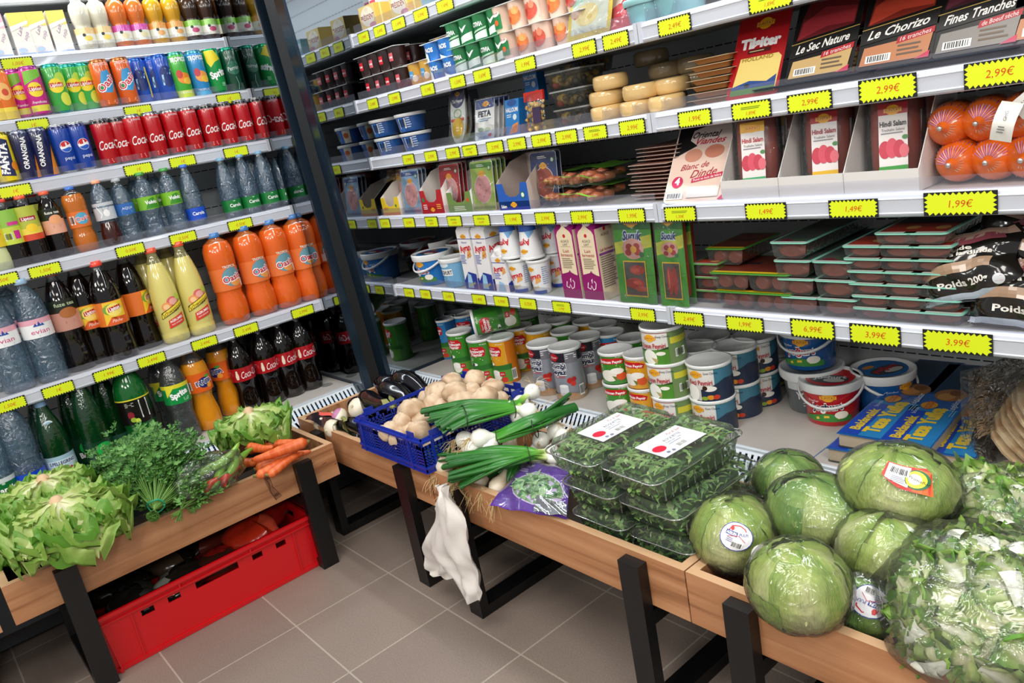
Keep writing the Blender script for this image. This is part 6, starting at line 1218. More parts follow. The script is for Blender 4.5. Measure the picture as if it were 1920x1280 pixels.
p = hit(1521, 682, 2, DECK+.112); inst(K['yog_blue2'], (p.x, p.y, DECK+.1145), (0,0,.1), 'navy yogurt bucket standing on the white and grey one', 'yogurt bucket', 'deck yogurt buckets')
lidat('yog_red', 1557, 706, .105, 'red yogurt bucket with a white rim and handle', 'yogurt bucket', 'deck yogurt buckets', rot=0)
lidat('yog_blue2', 1655, 690, .105, 'navy blue yogurt bucket beside the red one', 'yogurt bucket', 'deck yogurt buckets', rot=.9)
for i, (a, c, dz, d_) in enumerate([((1615, 830), (1745, 706), .0, 'leftmost, bottom layer'), ((1622, 812), (1752, 690), .034, 'leftmost, upper layer'), ((1700, 828), (1800, 712), .034, 'middle'), ((1782, 845), (1850, 740), .010, 'rightmost')]):
    A = hit(a[0], a[1], 2, DECK+dz+.03); B = hit(c[0], c[1], 2, DECK+dz+.03); ang = math.atan2((B-A).y, (B-A).x)-PI/2
    A = A - (B-A).normalized()*.02
    inst(K['yufka'], (A.x, A.y-.03*(i == 0), DECK+.0006+dz), (0, 0, ang), 'long blue pastry sheet pack with yellow lettering, '+d_, 'pastry pack', 'long blue pastry packs')
# ================================================================ wooden troughs on black steel stands
def trough(L_, D, h, knot=None):
    """origin: bottom front left corner; length along x, depth along y (back)"""
    t = 0.018; kids = []
    def board(n, lo, hi):
        b = MB(); b.box(lo, hi, WOOD, top=EDGE)
        if knot and n == 'front_board':
            k = knot*1000; H_ = h*500; D_, D2 = M('5a3826', .5), M('8a5c40', .5)
            b.decals(plane_map((0, 0, h/2), (1,0,0), (0,0,1)), [('P', [(k-14,H_*.8),(k+4,H_*.75),(k+2,H_*.2),(k+10,-H_*.3),(k+26,-H_*.7),(k+4,-H_*.8),(k-6,-H_*.2)], D2), ('S', [(k-12,H_*.82),(k-2,H_*.3),(k-4,-H_*.2),(k+6,-H_*.8)], 3, D_), ('S', [(k+4,H_*.7),(k+6,0),(k+22,-H_*.62)], 2, D_), ('E', k-2, H_*.62, 7, 5, D_), ('E', k+10, -H_*.5, 8, 5, D_)]+[('S', [(k+90+i*37, H_*(.6-.3*i)), (k+104+i*37, H_*(.66-.3*i))], 1.5, D_) for i in range(4)], d0=-.05)
        kids.append(Spec(n, b))
    board('front_board', (0, 0, 0), (L_, t, h)); board('back_board', (0, D-t, 0), (L_, D, h))
    board('end_board', (0, t, 0), (t, D-t, h)); board('end_board', (L_-t, t, 0), (L_, D-t, h))
    b = MB(); b.box((t, t, 0.006), (L_-t, D-t, 0.016), M('3a2c22', .7)); kids.append(Spec('bottom', b))
    return kids
def stand(x, D, top, gap=.05):
    """one U shaped frame: front leg, foot bar and rear leg; x is its centre along the trough"""
    w, t = 0.05, 0.025
    b = MB(); b.box((x-w/2, -t-.001, 0), (x+w/2, -.001, top), BLACK); f = MB(); f.box((x-w/2, -.001, 0), (x+w/2, D*0.92, 0.028), BLACK)
    r = MB(); r.box((x-w/2, D*0.92-t, .028), (x+w/2, D*0.92, top-.115), BLACK); c = MB(); c.box((x-w/2, -.001, top-.136), (x+w/2, D*0.92, top-.106), BLACK)
    return [Spec('leg', b), Spec('foot_bar', f), Spec('leg', r), Spec('cross_bar', c)]
TB, TT = 0.262, 0.368      # trough bottom and top heights (right run)
def make_trough(L_, legs, loc, rz, label, D=.325, zb=TB, zt=TT, legtop=None, knot=None):
    kids = trough(L_, D, zt-zb, knot)
    for k in kids: k.loc = (0, 0, zb)
    for x in legs: kids += stand(x, D, (legtop or zt-.012))
    return inst(Spec('wooden_trough', None, kids), loc, rz, label, 'wooden display trough', 'wooden troughs in front of the chillers')
make_trough(.765, [.16, .652], (.045, -.728, 0), 0, 'oak coloured wooden trough in the corner holding eggplants and a blue crate')
make_trough(.800, [.118, .688], (.815, -.728, 0), 0, 'oak coloured wooden trough holding spring onions and arugula boxes')
make_trough(.830, [.118, .70], (1.618, -.728, 0), 0, 'oak coloured wooden trough at right holding wrapped iceberg lettuces')
make_trough(.875, [.13, .765], (.336, -1.632, 0), PI/2, 'oak coloured wooden trough on the left with lettuces, parsley and carrots', D=.33, zb=.250, zt=.353, knot=hit(508, 915, 0, .336).y+1.632)
# far left: black leg of the next stand and its trough end
make_trough(.80, [.70], (.336, -2.46, 0), PI/2, 'oak coloured wooden trough end at the left photo edge', D=.33, zb=.250, zt=.353)

# ---------------------------------------------------------------- red stacking crate on the floor
def crate_mesh(L_, W_, H_, t=.004, taper=.012):
    """origin: bottom front-left; length along x. front at y=0"""
    b = MB(); R_ = M('cc0e18', .35, coat=.2)
    kids = []
    def side(ox, oy, dx, dy, ln, nin, holes, nm):
        s = MB(); U = Vector((dx, dy, 0)); N = Vector(nin)
        def q(u0, z0, u1, z1, o0=0, o1=t):
            def P(u, z, o):
                k = taper*(1-z/H_); return Vector((ox, oy, 0))+U*u+N*(k+o)+Vector((0,0,z))
            vs = [P(u0,z0,o0),P(u1,z0,o0),P(u1,z1,o0),P(u0,z1,o0),P(u0,z0,o1),P(u1,z0,o1),P(u1,z1,o1),P(u0,z1,o1)]
            s.add(vs, [(0,1,2,3),(5,4,7,6),(0,4,5,1),(3,2,6,7),(0,3,7,4),(1,5,6,2)], R_)
        z1, z2 = H_*.66, H_*.84
        q(0, 0, ln, z1); cur = 0
        for a, c, zz0, zz1 in holes:
            q(cur, z1, a, z2); q(a, z1, c, zz0) if zz0 > z1 else None; q(a, zz1, c, z2) if zz1 < z2 else None; cur = c
        q(cur, z1, ln, z2); q(0, z2, ln, H_)
        q(0, H_-.010, ln, H_, -.010, t); q(0, H_*.84, ln, H_*.84+.004, -.007, 0); q(0, 0, ln, .012, -.004, 0)
        for u in (ln*.12, ln*.5-.10, ln*.5+.10, ln*.88) if ln > .5 else (ln*.2, ln*.8): q(u-.002, .01, u+.002, H_*.84, -.005, 0) if abs(u-ln*.5) > .12 else q(u-.002, H_*.84, u+.002, H_-.01, -.008, 0)
        kids.append(Spec(nm, s))
    m = H_
    holes = [(L_*.16, L_*.215, m*.68, m*.78), (L_*.275, L_*.33, m*.68, m*.78), (L_*.40, L_*.60, m*.68, m*.80), (L_*.67, L_*.72, m*.68, m*.78), (L_*.79, L_*.84, m*.68, m*.78)]
    side(0, 0, 1, 0, L_, (0,1,0), holes, 'front_wall'); side(0, W_, 1, 0, L_, (0,-1,0), holes, 'rear_wall')
    side(0, 0, 0, 1, W_, (1,0,0), [(W_*.35, W_*.65, m*.68, m*.80)], 'end_wall'); side(L_, 0, 0, 1, W_, (-1,0,0), [(W_*.35, W_*.65, m*.68, m*.80)], 'end_wall')
    b.box((taper, taper, .002), (L_-taper, W_-taper, .006), R_); kids.append(Spec('floor', b)) if False else kids.append(Spec('base', b))
    return kids
A = hit(228, 1256, 2, 0); B_ = hit(603, 1059, 2, 0)
CX = (A.x+B_.x)/2
CRL = (B_.y-A.y)+.024
inst(Spec('plastic_crate', None, crate_mesh(CRL, .39, .172)), (CX+.012, A.y-.012, 0.001), PI/2, 'red plastic stacking crate on the floor under the left trough', 'crate')
# bags in the red crate
def heap_bag(seed, r, col, print_col):
    rnd = random.Random(seed); b = MB(); m = M(col, .18, coat=.6); p2 = M(print_col, .25, coat=.5)
    def fn(u, v):
        a = 2*PI*u; e = (v-.5)*PI; n_ = 1+.28*noise.noise(Vector((math.cos(a)*1.7+seed, math.sin(a)*1.7, v*3)))
        return Vector((r*1.25*math.cos(a)*math.cos(e)*n_, r*.95*math.sin(a)*math.cos(e)*n_, r*.55*math.sin(e)*n_+r*.5))
    b.grid(fn, 22, 12, m); b.grid(lambda u, v: fn(u*.45+.05, v*.4+.45)*1.02, 10, 6, p2)
    return Spec('snack_bag', b)
cr0 = Vector((CX, A.y, 0))
for i, (y, dx, r, c1, c2, d_) in enumerate([(.09, .10, .075, '1c1a16', '3a3a34', 'nearest the left stand leg'), (.09, .25, .075, '14140f', '2c2a24', 'at the back left corner'), (.22, .10, .072, '24201a', '8a8a80', 'with silver print, left of the middle'), (.24, .27, .08, '1a1712', '4a3a2c', 'behind the silver printed bag'), (.33, .12, .07, '8a1c14', '3a1c14', 'dark red, in the middle'), (.36, .28, .08, '2a1a14', '6a2a20', 'dark, at the back middle'), (.44, .12, .075, 'b02a16', 'd85038', 'bright red, right of the middle'), (.50, .20, .075, '9a1c12', '2c2c30', 'red, near the right end')]):
    inst(heap_bag(i*7+1, r, c1, c2), (cr0.x-dx, cr0.y+y, .070+(.035 if i in (6, 7) else 0)), i*1.1, 'glossy snack bag in the red crate, '+d_, 'snack bag', 'snack bags in the red crate')
b = MB(); b.prism([(x, y) for x, y in rrect(.16, .16, .03)], 0, .002, 1, M('14344e', .3)); inst(Spec('plastic_plate', b), (CX-.24, B_.y-.03, .15), (.35, 0, PI/2+.2), 'dark blue flat plate standing in the right end of the red crate', 'plate')
b = MB(); mp = None
# ---------------------------------------------------------------- white carrier bags hanging from the stand
def hang_bags():
    b = MB(); W_ = M('e6e0d8', .5)
    T = [hit(862, 945, 1, -.79), hit(868, 985, 1, -.79)]
    kids = []
    def sheet(top, pts, thick, nm, seed, mat):
        # outline given as left and right edge point lists (world), blended across
        L_, R_ = pts; s = MB(); n = len(L_)-1
        def P(lst, v):
            k = min(int(v*n), n-1); f = v*n-k; return lst[k].lerp(lst[k+1], f)
        def fn(u, v, sg):
            a, c = P(L_, v), P(R_, v); p = a.lerp(c, u)
            bul = math.sin(PI*u)*thick*(0.3+.7*math.sin(PI*min(1, v*1.1)))
            w_ = .006*math.sin(u*16+v*5+seed)*math.sin(PI*v)**.5 + .014*noise.noise(Vector((u*3+seed, v*5, 1)))+.006*abs(math.sin(u*7+v*11+seed))+.004*abs(math.sin(u*13-v*17))
            return p+Vector((0, sg*bul+w_-.0, 0))
        s.grid(lambda u, v: fn(u, v, -1), 16, 26, mat); s.grid(lambda u, v: fn(1-u, v, 1), 16, 26, mat)
        return Spec(nm, s)
    y1, y2 = -.785, -.800
    h = lambda x, y, yy: hit(x, y, 1, yy)
    Wt = M('ddd8d2', .45)
    b1 = sheet(None, ([h(820, 930, y1), h(812, 955, y1), h(800, 1000, y1), h(790, 1035, y1), h(800, 1070, y1), h(806, 1083, y1)], [h(832, 925, y1), h(850, 955, y1), h(868, 1000, y1), h(878, 1050, y1), h(880, 1075, y1), h(872, 1086, y1)]), .012, 'carrier_bag', 1, Wt)
    inst(b1, (0,0,0), 0, 'white plastic carrier bag hanging behind, from the leg of the middle trough', 'carrier bag', 'hanging carrier bags')
    b2 = sheet(None, ([h(812, 912, y2), h(822, 935, y2), h(812, 985, y2), h(800, 1025, y2), h(830, 1065, y2), h(858, 1105, y2), h(868, 1128, y2)], [h(838, 912, y2), h(838, 935, y2), h(868, 985, y2), h(880, 1035, y2), h(892, 1075, y2), h(900, 1110, y2), h(896, 1130, y2)]), .016, 'carrier_bag', 4, Wt)
    inst(b2, (0,0,0), 0, 'crumpled white plastic carrier bag hanging in front with a knotted top', 'carrier bag', 'hanging carrier bags')
hang_bags()
b = MB(); W2_ = M('70767c', .4, .4)
b.box((-.55, -2.2, .035), (-.0, -2.16, .05), W2_); 
# ================================================================ vegetables
def leaf_mat(name, rib, mid, edge, ribw=6.0, rough=.38, trans=.25, k_=.62, bs=.16, us=3):
    """leaf with a pale midrib fading to a greener edge; u across, v along"""
    m, t, n, L, b = nt(name)
    uv = n.new('ShaderNodeUVMap'); uv.uv_map = 'UVMap'; sp = n.new('ShaderNodeSeparateXYZ'); L.new(uv.outputs[0], sp.inputs[0])
    a = n.new('ShaderNodeMath'); a.operation = 'SUBTRACT'; a.inputs[1].default_value = .5; L.new(sp.outputs[0], a.inputs[0])
    c = n.new('ShaderNodeMath'); c.operation = 'ABSOLUTE'; L.new(a.outputs[0], c.inputs[0])
    no = n.new('ShaderNodeTexNoise'); no.inputs['Scale'].default_value = 9; no.inputs['Detail'].default_value = 4
    mp = n.new('ShaderNodeMapping'); mp.inputs['Scale'].default_value = (us, 1, 1); L.new(uv.outputs[0], mp.inputs[0]); L.new(mp.outputs[0], no.inputs[0])
    s = n.new('ShaderNodeMath'); s.operation = 'MULTIPLY_ADD'; L.new(c.outputs[0], s.inputs[0]); s.inputs[1].default_value = ribw*.35
    L.new(sp.outputs[1], s.inputs[2])
    s2 = n.new('ShaderNodeMath'); s2.operation = 'MULTIPLY_ADD'; L.new(no.outputs[0], s2.inputs[0]); s2.inputs[1].default_value = .55; L.new(s.outputs[0], s2.inputs[2])
    cr = n.new('ShaderNodeValToRGB'); e = cr.color_ramp.elements
    e[0].position = .38; e[0].color = (*lin(rib), 1); e[1].position = 1.0; e[1].color = (*lin(edge), 1); k = e.new(.66); k.color = (*lin(mid), 1)
    sc = n.new('ShaderNodeMath'); sc.operation = 'MULTIPLY'; sc.inputs[1].default_value = k_; L.new(s2.outputs[0], sc.inputs[0]); L.new(sc.outputs[0], cr.inputs[0])
    L.new(cr.outputs[0], b.inputs['Base Color']); b.inputs['Roughness'].default_value = rough
    wv = n.new('ShaderNodeTexWave'); wv.inputs['Scale'].default_value = 3.2; wv.inputs['Distortion'].default_value = 6; wv.inputs['Detail'].default_value = 2; L.new(mp.outputs[0], wv.inputs[0])
    bp = n.new('ShaderNodeBump'); bp.inputs['Strength'].default_value = bs; bp.inputs['Distance'].default_value = .004; L.new(no.outputs[0], bp.inputs['Height']); L.new(bp.outputs[0], b.inputs['Normal'])
    out = n['Material Output']; tl = n.new('ShaderNodeBsdfTranslucent'); L.new(cr.outputs[0], tl.inputs[0]); mx = n.new('ShaderNodeMixShader'); mx.inputs[0].default_value = trans
    L.new(b.outputs[0], mx.inputs[1]); L.new(tl.outputs[0], mx.inputs[2]); L.new(mx.outputs[0], out.inputs[0])
    return m
LET = leaf_mat('batavia_leaf', 'e6e9bc', 'a8c268', '649c34', k_=.52)
LET2 = leaf_mat('batavia_leaf_yellow', 'eae8c0', 'bccc78', '84ac48', k_=.50)
ICE = leaf_mat('iceberg_leaf', 'dde2a0', 'b2c862', '8bb040', k_=.46, trans=.1, bs=.9, us=5)
ICE2 = leaf_mat('iceberg_leaf_deep', 'c4d484', '8fb352', '6a9a3c', k_=.48, trans=.1, bs=.9, us=5)
CHI = leaf_mat('endive_leaf', 'f0f0dc', 'c2d088', '77a044', k_=.50)
def leaf(b, base, dirv, up, ln, wd, mat, droop=.6, ruf=.012, rnd=random, nu=10, nv=12, curl=.25, tip=.9):
    """a leaf growing from base along dirv, drooping with gravity; ruffled edge"""
    dirv = Vector(dirv).normalized(); up = Vector(up); side = dirv.cross(up).normalized(); up = side.cross(dirv).normalized()
    ph, ph2, fq = rnd.uniform(0, 9), rnd.uniform(0, 9), rnd.uniform(4, 6.5)
    def fn(u, v):
        s = u-.5
        w_ = wd*(0.20+.80*math.sin(min(1, v*1.25)*PI*.5)**1.2)*(1 if v < .66 else math.sqrt(max(.0, 1-((v-.66)/.342)**2.4))+.02)
        w_ *= 1+.05*math.sin(v*15+ph2)
        a = v*v*droop
        p = Vector(base)+dirv*(ln*math.sin(v*1.0)*(1-.25*a))+Vector((0,0,-1))*(ln*a*.55)
        e = (abs(s)*2)**1.6*v
        z = ruf*e*(math.sin(v*fq*PI+ph+(2 if s > 0 else 0))*1.2+.6*math.sin(v*fq*2.6*PI+ph2))+ruf*.6*math.sin(s*14+ph2)*v+curl*w_*(abs(s)*2)**2*.5
        z += (ruf*.9*max(0, v-.7)*3.3)*math.sin(s*15+ph)
        z += .005*noise.noise(Vector((s*6+ph, v*8, ph2)))*2*v
        return p+side*(s*w_)+up*z
    b.grid(fn, nu, nv, mat)
def batavia(n, R_, seed, mat, span=(0, 360), tilt=(.0, .9), stem=True, ln=1.0, big=1.0):
    rnd = random.Random(seed); b = MB()
    for i in range(n):
        ring = i/n
        az = math.radians(span[0]+(span[1]-span[0])*((i*0.618) % 1)+rnd.uniform(-8, 8))
        el = tilt[0]+(tilt[1]-tilt[0])*ring
        d = Vector((math.cos(az)*math.cos(el), math.sin(az)*math.cos(el), math.sin(el)*.6-.05))
        leaf(b, (0.012*math.cos(az), .012*math.sin(az), .0-.030*ring), d, (0,0,1), R_*rnd.uniform(.82, 1.12)*(1-.15*ring), R_*rnd.uniform(.62, .92)*big, mat if rnd.random() > .35 else LET2, droop=rnd.uniform(.45, .95), ruf=R_*.085, rnd=rnd, nu=18, nv=32)
    st = MB(); st.lathe([(0,.012),(.008,.011),(.013,.006),(.018,-.004),(.024,-.02),(.020,-.035)], M('cfae88', .5), 16)
    return Spec('lettuce', None, [Spec('leaves', b)]+([Spec('cut_stem', st, label='browned cut stem end')] if stem else []))
# left trough lettuces (stems up, leaves spilling over)
p = hit(105, 938, 2, .505); inst(batavia(42, .185, 1, LET, (0, 360), (-.35, .25)), p, .3, 'big pale green lettuce lying stem up, foremost at the left, hanging over the trough edge', 'lettuce', 'batavia lettuces')
p = hit(84, 902, 2, .50); inst(batavia(26, .150, 4, LET, (0, 360), (-.2, .35)), p+Vector((-.03, .0, .0)), 1.2, 'pale green lettuce half hidden behind the foremost one', 'lettuce', 'batavia lettuces')
p = hit(-10, 985, 2, .43); inst(batavia(22, .150, 6, LET, (0, 360), (-.2, .5)), p, 2.0, 'green lettuce cut by the left photo edge', 'lettuce', 'batavia lettuces')
p = hit(466, 770, 2, .485); inst(batavia(30, .150, 9, LET, (0, 360), (-.30, .15)), p, .9, 'pale green lettuce with a white rib fan, behind the carrots', 'lettuce', 'batavia lettuces')

# parsley
PG = M('4f8438', .5); PG2 = M('64984a', .5); PG3 = M('3c6e2e', .5); STM = M('6f9c48', .45)
def sprig(b, p, d, s, rnd, mats):
    """flat three-lobed leaflets on a fan"""
    d = Vector(d).normalized(); side = d.cross(Vector((0,0,1))); side = side.normalized() if side.length > .01 else Vector((1,0,0)); up = side.cross(d)
    for k in range(5):
        a = (k-2)*.62+rnd.uniform(-.2, .2); dd = d*math.cos(a)+side*math.sin(a)+up*rnd.uniform(-.2, .35); dd.normalize(); ss = dd.cross(up).normalized()
        c = p+dd*s*.25; m = rnd.choice(mats); q = s*rnd.uniform(.75, 1.1)
        pts = [c, c+dd*q*.35+ss*q*.32, c+dd*q*.5+ss*q*.16, c+dd*q*.80+ss*q*.24, c+dd*q*.78+ss*q*.05, c+dd*q*1.02, c+dd*q*.78-ss*q*.05, c+dd*q*.80-ss*q*.24, c+dd*q*.5-ss*q*.16, c+dd*q*.35-ss*q*.32]
        pts = [x+up*(q*.10*math.sin(i*2.1)) for i, x in enumerate(pts)]
        b.add(pts, [(0,1,2),(0,2,5,8),(2,3,4,5),(8,5,6,7),(0,8,9)], m)
def parsley(n, ln, spread, seed, lean, mats=(PG, PG2, PG3), tie=True):
    rnd = random.Random(seed); s = MB(); l = MB(); lean = Vector(lean).normalized()
    sx = lean.cross(Vector((0,0,1))).normalized(); sy = sx.cross(lean)
    for i in range(n):
        a = rnd.uniform(0, 2*PI); r = math.sqrt(rnd.random()); o = sx*math.cos(a)*r+sy*math.sin(a)*r
        d = (lean+o*spread+Vector((0,0,-.18))*r).normalized(); L_ = ln*rnd.uniform(.55, 1.1)
        p0 = -d*.05+o*.016; p1 = o*.012; p2 = p1+d*L_*.55; p3 = p1+d*L_+Vector((0,0,-.02))*r
        s.tube([p0, p1, p2, p3], [.0014, .0016, .0012, .0008], STM, 4, caps=False)
        for q in range(5):
            t = rnd.uniform(.5, 1.05); c = p1+d*L_*t+Vector((rnd.uniform(-1, 1), rnd.uniform(-1, 1), rnd.uniform(-.6, 1)))*.022
            dd = (d+Vector((rnd.uniform(-1, 1), rnd.uniform(-1, 1), rnd.uniform(-.6, .9)))*.9)
            sprig(l, c, dd, rnd.uniform(.016, .025), rnd, mats)
    kids = [Spec('stems', s), Spec('leaves', l)]
    if tie:
        t = MB(); pts = [sx*.021*math.cos(2*PI*k/16)+sy*.021*math.sin(2*PI*k/16)+lean*.004*math.sin(k) for k in range(17)]; t.tube(pts, .0022, M('1fa07a', .4), 6); kids.append(Spec('rubber_band', t, label='turquoise rubber band'))
    return Spec('parsley_bunch', None, kids)
p = hit(292, 948, 2, .40); q = hit(308, 870, 2, .455)
inst(parsley(200, .200, .78, 3, (q-p)), p, 0, 'large flat leaf parsley bunch tied with a turquoise band', 'parsley', 'parsley bunches')
p = hit(345, 945, 2, .37); inst(parsley(26, .065, .8, 5, Vector((-.25, .5, .45)), (PG2, M('5f9040', .5)), False), p, 0, 'small parsley tuft right of the tied bunch, leaning on the front board', 'parsley', 'parsley bunches')
p = hit(232, 925, 2, .36); inst(parsley(70, .15, .9, 8, Vector((-.6, .1, .5)), (PG, PG3), False), p, 0, 'dark parsley bunch lying left of the tied one', 'parsley', 'parsley bunches')
# carrots
def carrot(L_, r, seed):
    rnd = random.Random(seed); b = MB(); pts = []; rad = []
    for i in range(15):
        t = i/14; pts.append((L_*t, .008*math.sin(t*3+seed), .004*math.sin(t*4+seed))); rad.append(r*(.35 if i == 0 else (.85+.15*math.sin(t*PI)) * (1-.55*t**1.3))*(1+.035*math.sin(i*2.7+seed)) if i < 14 else r*.12)
    b.tube(pts, rad, CARM, 14); c = MB(); c.tube([(-.006, 0, 0), (.004, .008*math.sin(seed), .004*math.sin(seed))], [r*.25, r*.4], M('7a6a3a', .6), 10)
    return Spec('carrot', None, [Spec('root', b), Spec('crown', c)])
def spotty(name, c1, c2, sc, rough=.4, dist=0.0, aniso=(1,1,1), lo=.35, hi=.7, bump=0.15):
    m, t, n, L, b = nt(name); tx = n.new('ShaderNodeTexCoord'); mp = n.new('ShaderNodeMapping'); mp.inputs['Scale'].default_value = aniso
    no = n.new('ShaderNodeTexNoise'); no.inputs['Scale'].default_value = sc; no.inputs['Detail'].default_value = 5; no.inputs['Distortion'].default_value = dist
    cr = n.new('ShaderNodeValToRGB'); cr.color_ramp.elements[0].position = lo; cr.color_ramp.elements[0].color = (*lin(c1), 1); cr.color_ramp.elements[1].position = hi; cr.color_ramp.elements[1].color = (*lin(c2), 1)
    L.new(tx.outputs['Object'], mp.inputs[0]); L.new(mp.outputs[0], no.inputs[0]); L.new(no.outputs[0], cr.inputs[0]); L.new(cr.outputs[0], b.inputs['Base Color']); b.inputs['Roughness'].default_value = rough
    bp = n.new('ShaderNodeBump'); bp.inputs['Strength'].default_value = bump; bp.inputs['Distance'].default_value = .004; L.new(no.outputs[0], bp.inputs['Height']); L.new(bp.outputs[0], b.inputs['Normal'])
    return m
CARM = spotty('carrot_skin', 'c8501c', 'e2763c', 30, .38, aniso=(3.5, .6, .6))
for i, (a, c, z, r, d_) in enumerate([((462, 846), (572, 826), .385, .0165, 'the second from the top, long'), ((470, 862), (577, 828), .405, .0185, 'the uppermost long one'), ((463, 842), (515, 834), .41, .0155, 'short one lying highest at the left'), ((455, 868), (520, 850), .375, .0155, 'lower left'), ((478, 890), (560, 845), .372, .0155, 'along the front board'), ((500, 888), (572, 850), .372, .014, 'touching the front board'), ((480, 878), (560, 858), .365, .015, 'underneath the others'), ((520, 868), (582, 842), .365, .014, 'near the end board')]):
    A = hit(a[0], a[1], 2, z); B = hit(c[0], c[1], 2, z+.01); D_ = B-A; L_ = D_.length
    if i == 1: A, B = B, A; D_ = -D_
    inst(carrot(L_, r, i), A, (0, -math.asin(D_.z/L_), math.atan2(D_.y, D_.x)), 'orange carrot, '+d_, 'carrot', 'carrots in the left trough')
# green peppers in a clear bag
def pepper(seed):
    b = MB(); rnd = random.Random(seed); pts = []; rad = []
    for i in range(11):
        t = i/10; pts.append((.11*t, .012*math.sin(t*2.5+seed), .006*math.sin(t*3+seed))); rad.append(.014*(.55+.5*math.sin(min(1, t*2.2)*PI*.5))*(1-.75*t**1.6) if i < 10 else .001)
    b.tube(pts, rad, M(rnd.choice(['7fae3c', '8fbb4a', '6f9f34']), .22, coat=.4), 10); s = MB(); s.tube([(-.028, .004, .006), (-.012, .001, .002), (.002, .012*math.sin(seed), 0)], [.0022, .003, .0065], M('6a8f3a', .4), 8)
    return Spec('green_pepper', None, [Spec('flesh', b), Spec('stem', s)])
c0 = hit(398, 908, 2, .375)+Vector((.01, -.01, 0))
for i, (dx, dy, dz, rz, ry) in enumerate([(.02, -.08, .02, 2.2, -.3), (.03, -.05, .045, 1.9, -.2), (.0, -.02, .05, 2.4, -.1), (.02, .02, .06, 2.0, -.3), (.03, .05, .035, 2.3, -.2), (-.01, .07, .04, 1.8, .0), (.045, .0, .015, 2.1, -.3), (.04, -.075, .0, 1.7, -.2), (.045, .06, .005, 2.5, -.2)]):
    inst(pepper(i), c0+Vector((dx*.9, dy*.75, dz*.85)), (0, ry, rz), 'long green pepper, %s in the clear bag beside the carrots' % ORD(i), 'green pepper', 'green peppers in the clear bag')
for i, (dx, dy) in enumerate([(.055, -.03), (.06, .02)]): inst(Spec('chili_pepper', (lambda m_: (m_.tube([(0,0,0),(.03,.01,.004),(.06,.005,0),(.085,-.004,-.002)], [.007,.010,.008,.001], M('c8381c', .25, coat=.5), 10), m_)[1])(MB())), c0+Vector((dx, dy, .012)), (0, -.2, 1.9+i*.3), 'small red pepper at the bottom of the clear bag, %s' % ['left', 'right'][i], 'red pepper', 'red peppers in the clear bag')
def blob_bag(R3, seed, mat, cuff=None, pw=.7, rough=.12):
    b = MB()
    def fn(u, v):
        a = 2*PI*u; e = (v-.5)*PI; ce = max(0, math.cos(e))**pw; n_ = 1+rough*noise.noise(Vector((math.cos(a)*2.2+seed, math.sin(a)*2.2, v*4)))+rough*.5*noise.noise(Vector((math.cos(a)*7+seed, math.sin(a)*7, v*11)))
        return Vector((R3[0]*math.copysign(abs(math.cos(a))**.85, math.cos(a))*ce*n_, R3[1]*math.copysign(abs(math.sin(a))**.85, math.sin(a))*ce*n_, R3[2]*math.sin(e)*n_))
    b.grid(fn, 40, 24, mat); return b
inst(Spec('plastic_bag', blob_bag((.060, .095, .046), 3, BAGF, rough=.3)), c0+Vector((.012, .0, .042)), 0, 'clear crinkled plastic bag around the green peppers', 'plastic bag')

# ---------------------------------------------------------------- corner trough: eggplants, turnips, blue crate with mushrooms
EGG = M('08070e', .14, coat=.4)
def eggplant(L_, r, seed, bend=.02):
    b = MB(); pts = []; rad = []
    for i in range(17):
        t = i/16; pts.append((L_*t, bend*math.sin(t*PI), 0)); rad.append(r*[.30,.62,.72,.78,.82,.86,.90,.94,.97,1.0,1.0,.99,.95,.86,.70,.45,.04][i])
    b.tube(pts, rad, EGG, 22); c = MB(); C_ = M('8a8a50', .6)
    c.tube([(-.022, 0, .003), (-.006, 0, .001), (.0, 0, 0)], [.006, .006, r*.34], C_, 10)
    for k in range(6):
        a = 2*PI*k/6; p0 = Vector((0, r*.33*math.cos(a), r*.33*math.sin(a))); p1 = Vector((L_*.06, r*.66*math.cos(a), r*.66*math.sin(a))); p2 = Vector((L_*.14, r*.80*math.cos(a), r*.80*math.sin(a)))
        s_ = Vector((0, -math.sin(a), math.cos(a))); c.add([p0-s_*.006, p0+s_*.006, p1+s_*.010, p1-s_*.010, p2], [(0,1,2,3),(3,2,4)], C_)
    return Spec('eggplant', None, [Spec('fruit', b), Spec('calyx', c, label='pale green brown calyx and stalk')])
def lay(spec, a, c, z0, z1, label, cat, group, roll=0.0):
    """lay a long thing (local x from stalk to tip) between two sight points"""
    A = hit(a[0], a[1], 2, z0); B = hit(c[0], c[1], 2, z1); D_ = (B-A).normalized()
    rot = Vector((1,0,0)).rotation_difference(D_).to_matrix().to_4x4() @ Matrix.Rotation(roll, 4, 'X')
    return inst(spec, M4=Matrix.Translation(A) @ rot, label=label, cat=cat, group=group)
lay(eggplant(.200, .036, 1), (735, 762), (676, 735), .415, .425, 'glossy black eggplant, leftmost of the upper ones, stalk towards the blue crate', 'eggplant', 'eggplants', .3)
lay(eggplant(.180, .034, 2), (772, 762), (722, 735), .395, .425, 'glossy black eggplant, middle of the upper ones', 'eggplant', 'eggplants', .5)
lay(eggplant(.170, .036, 3), (800, 745), (752, 722), .390, .420, 'glossy black eggplant, rightmost, half behind the blue crate', 'eggplant', 'eggplants')
lay(eggplant(.180, .034, 4), (722, 785), (672, 768), .345, .360, 'glossy black eggplant underneath the upper ones', 'eggplant', 'eggplants')
lay(eggplant(.165, .030, 5), (632, 797), (675, 828), .375, .350, 'slim black eggplant leaning on the front board, leftmost', 'eggplant', 'eggplants')
lay(eggplant(.165, .031, 6), (650, 790), (690, 822), .400, .365, 'slim black eggplant next to the blue crate corner', 'eggplant', 'eggplants')
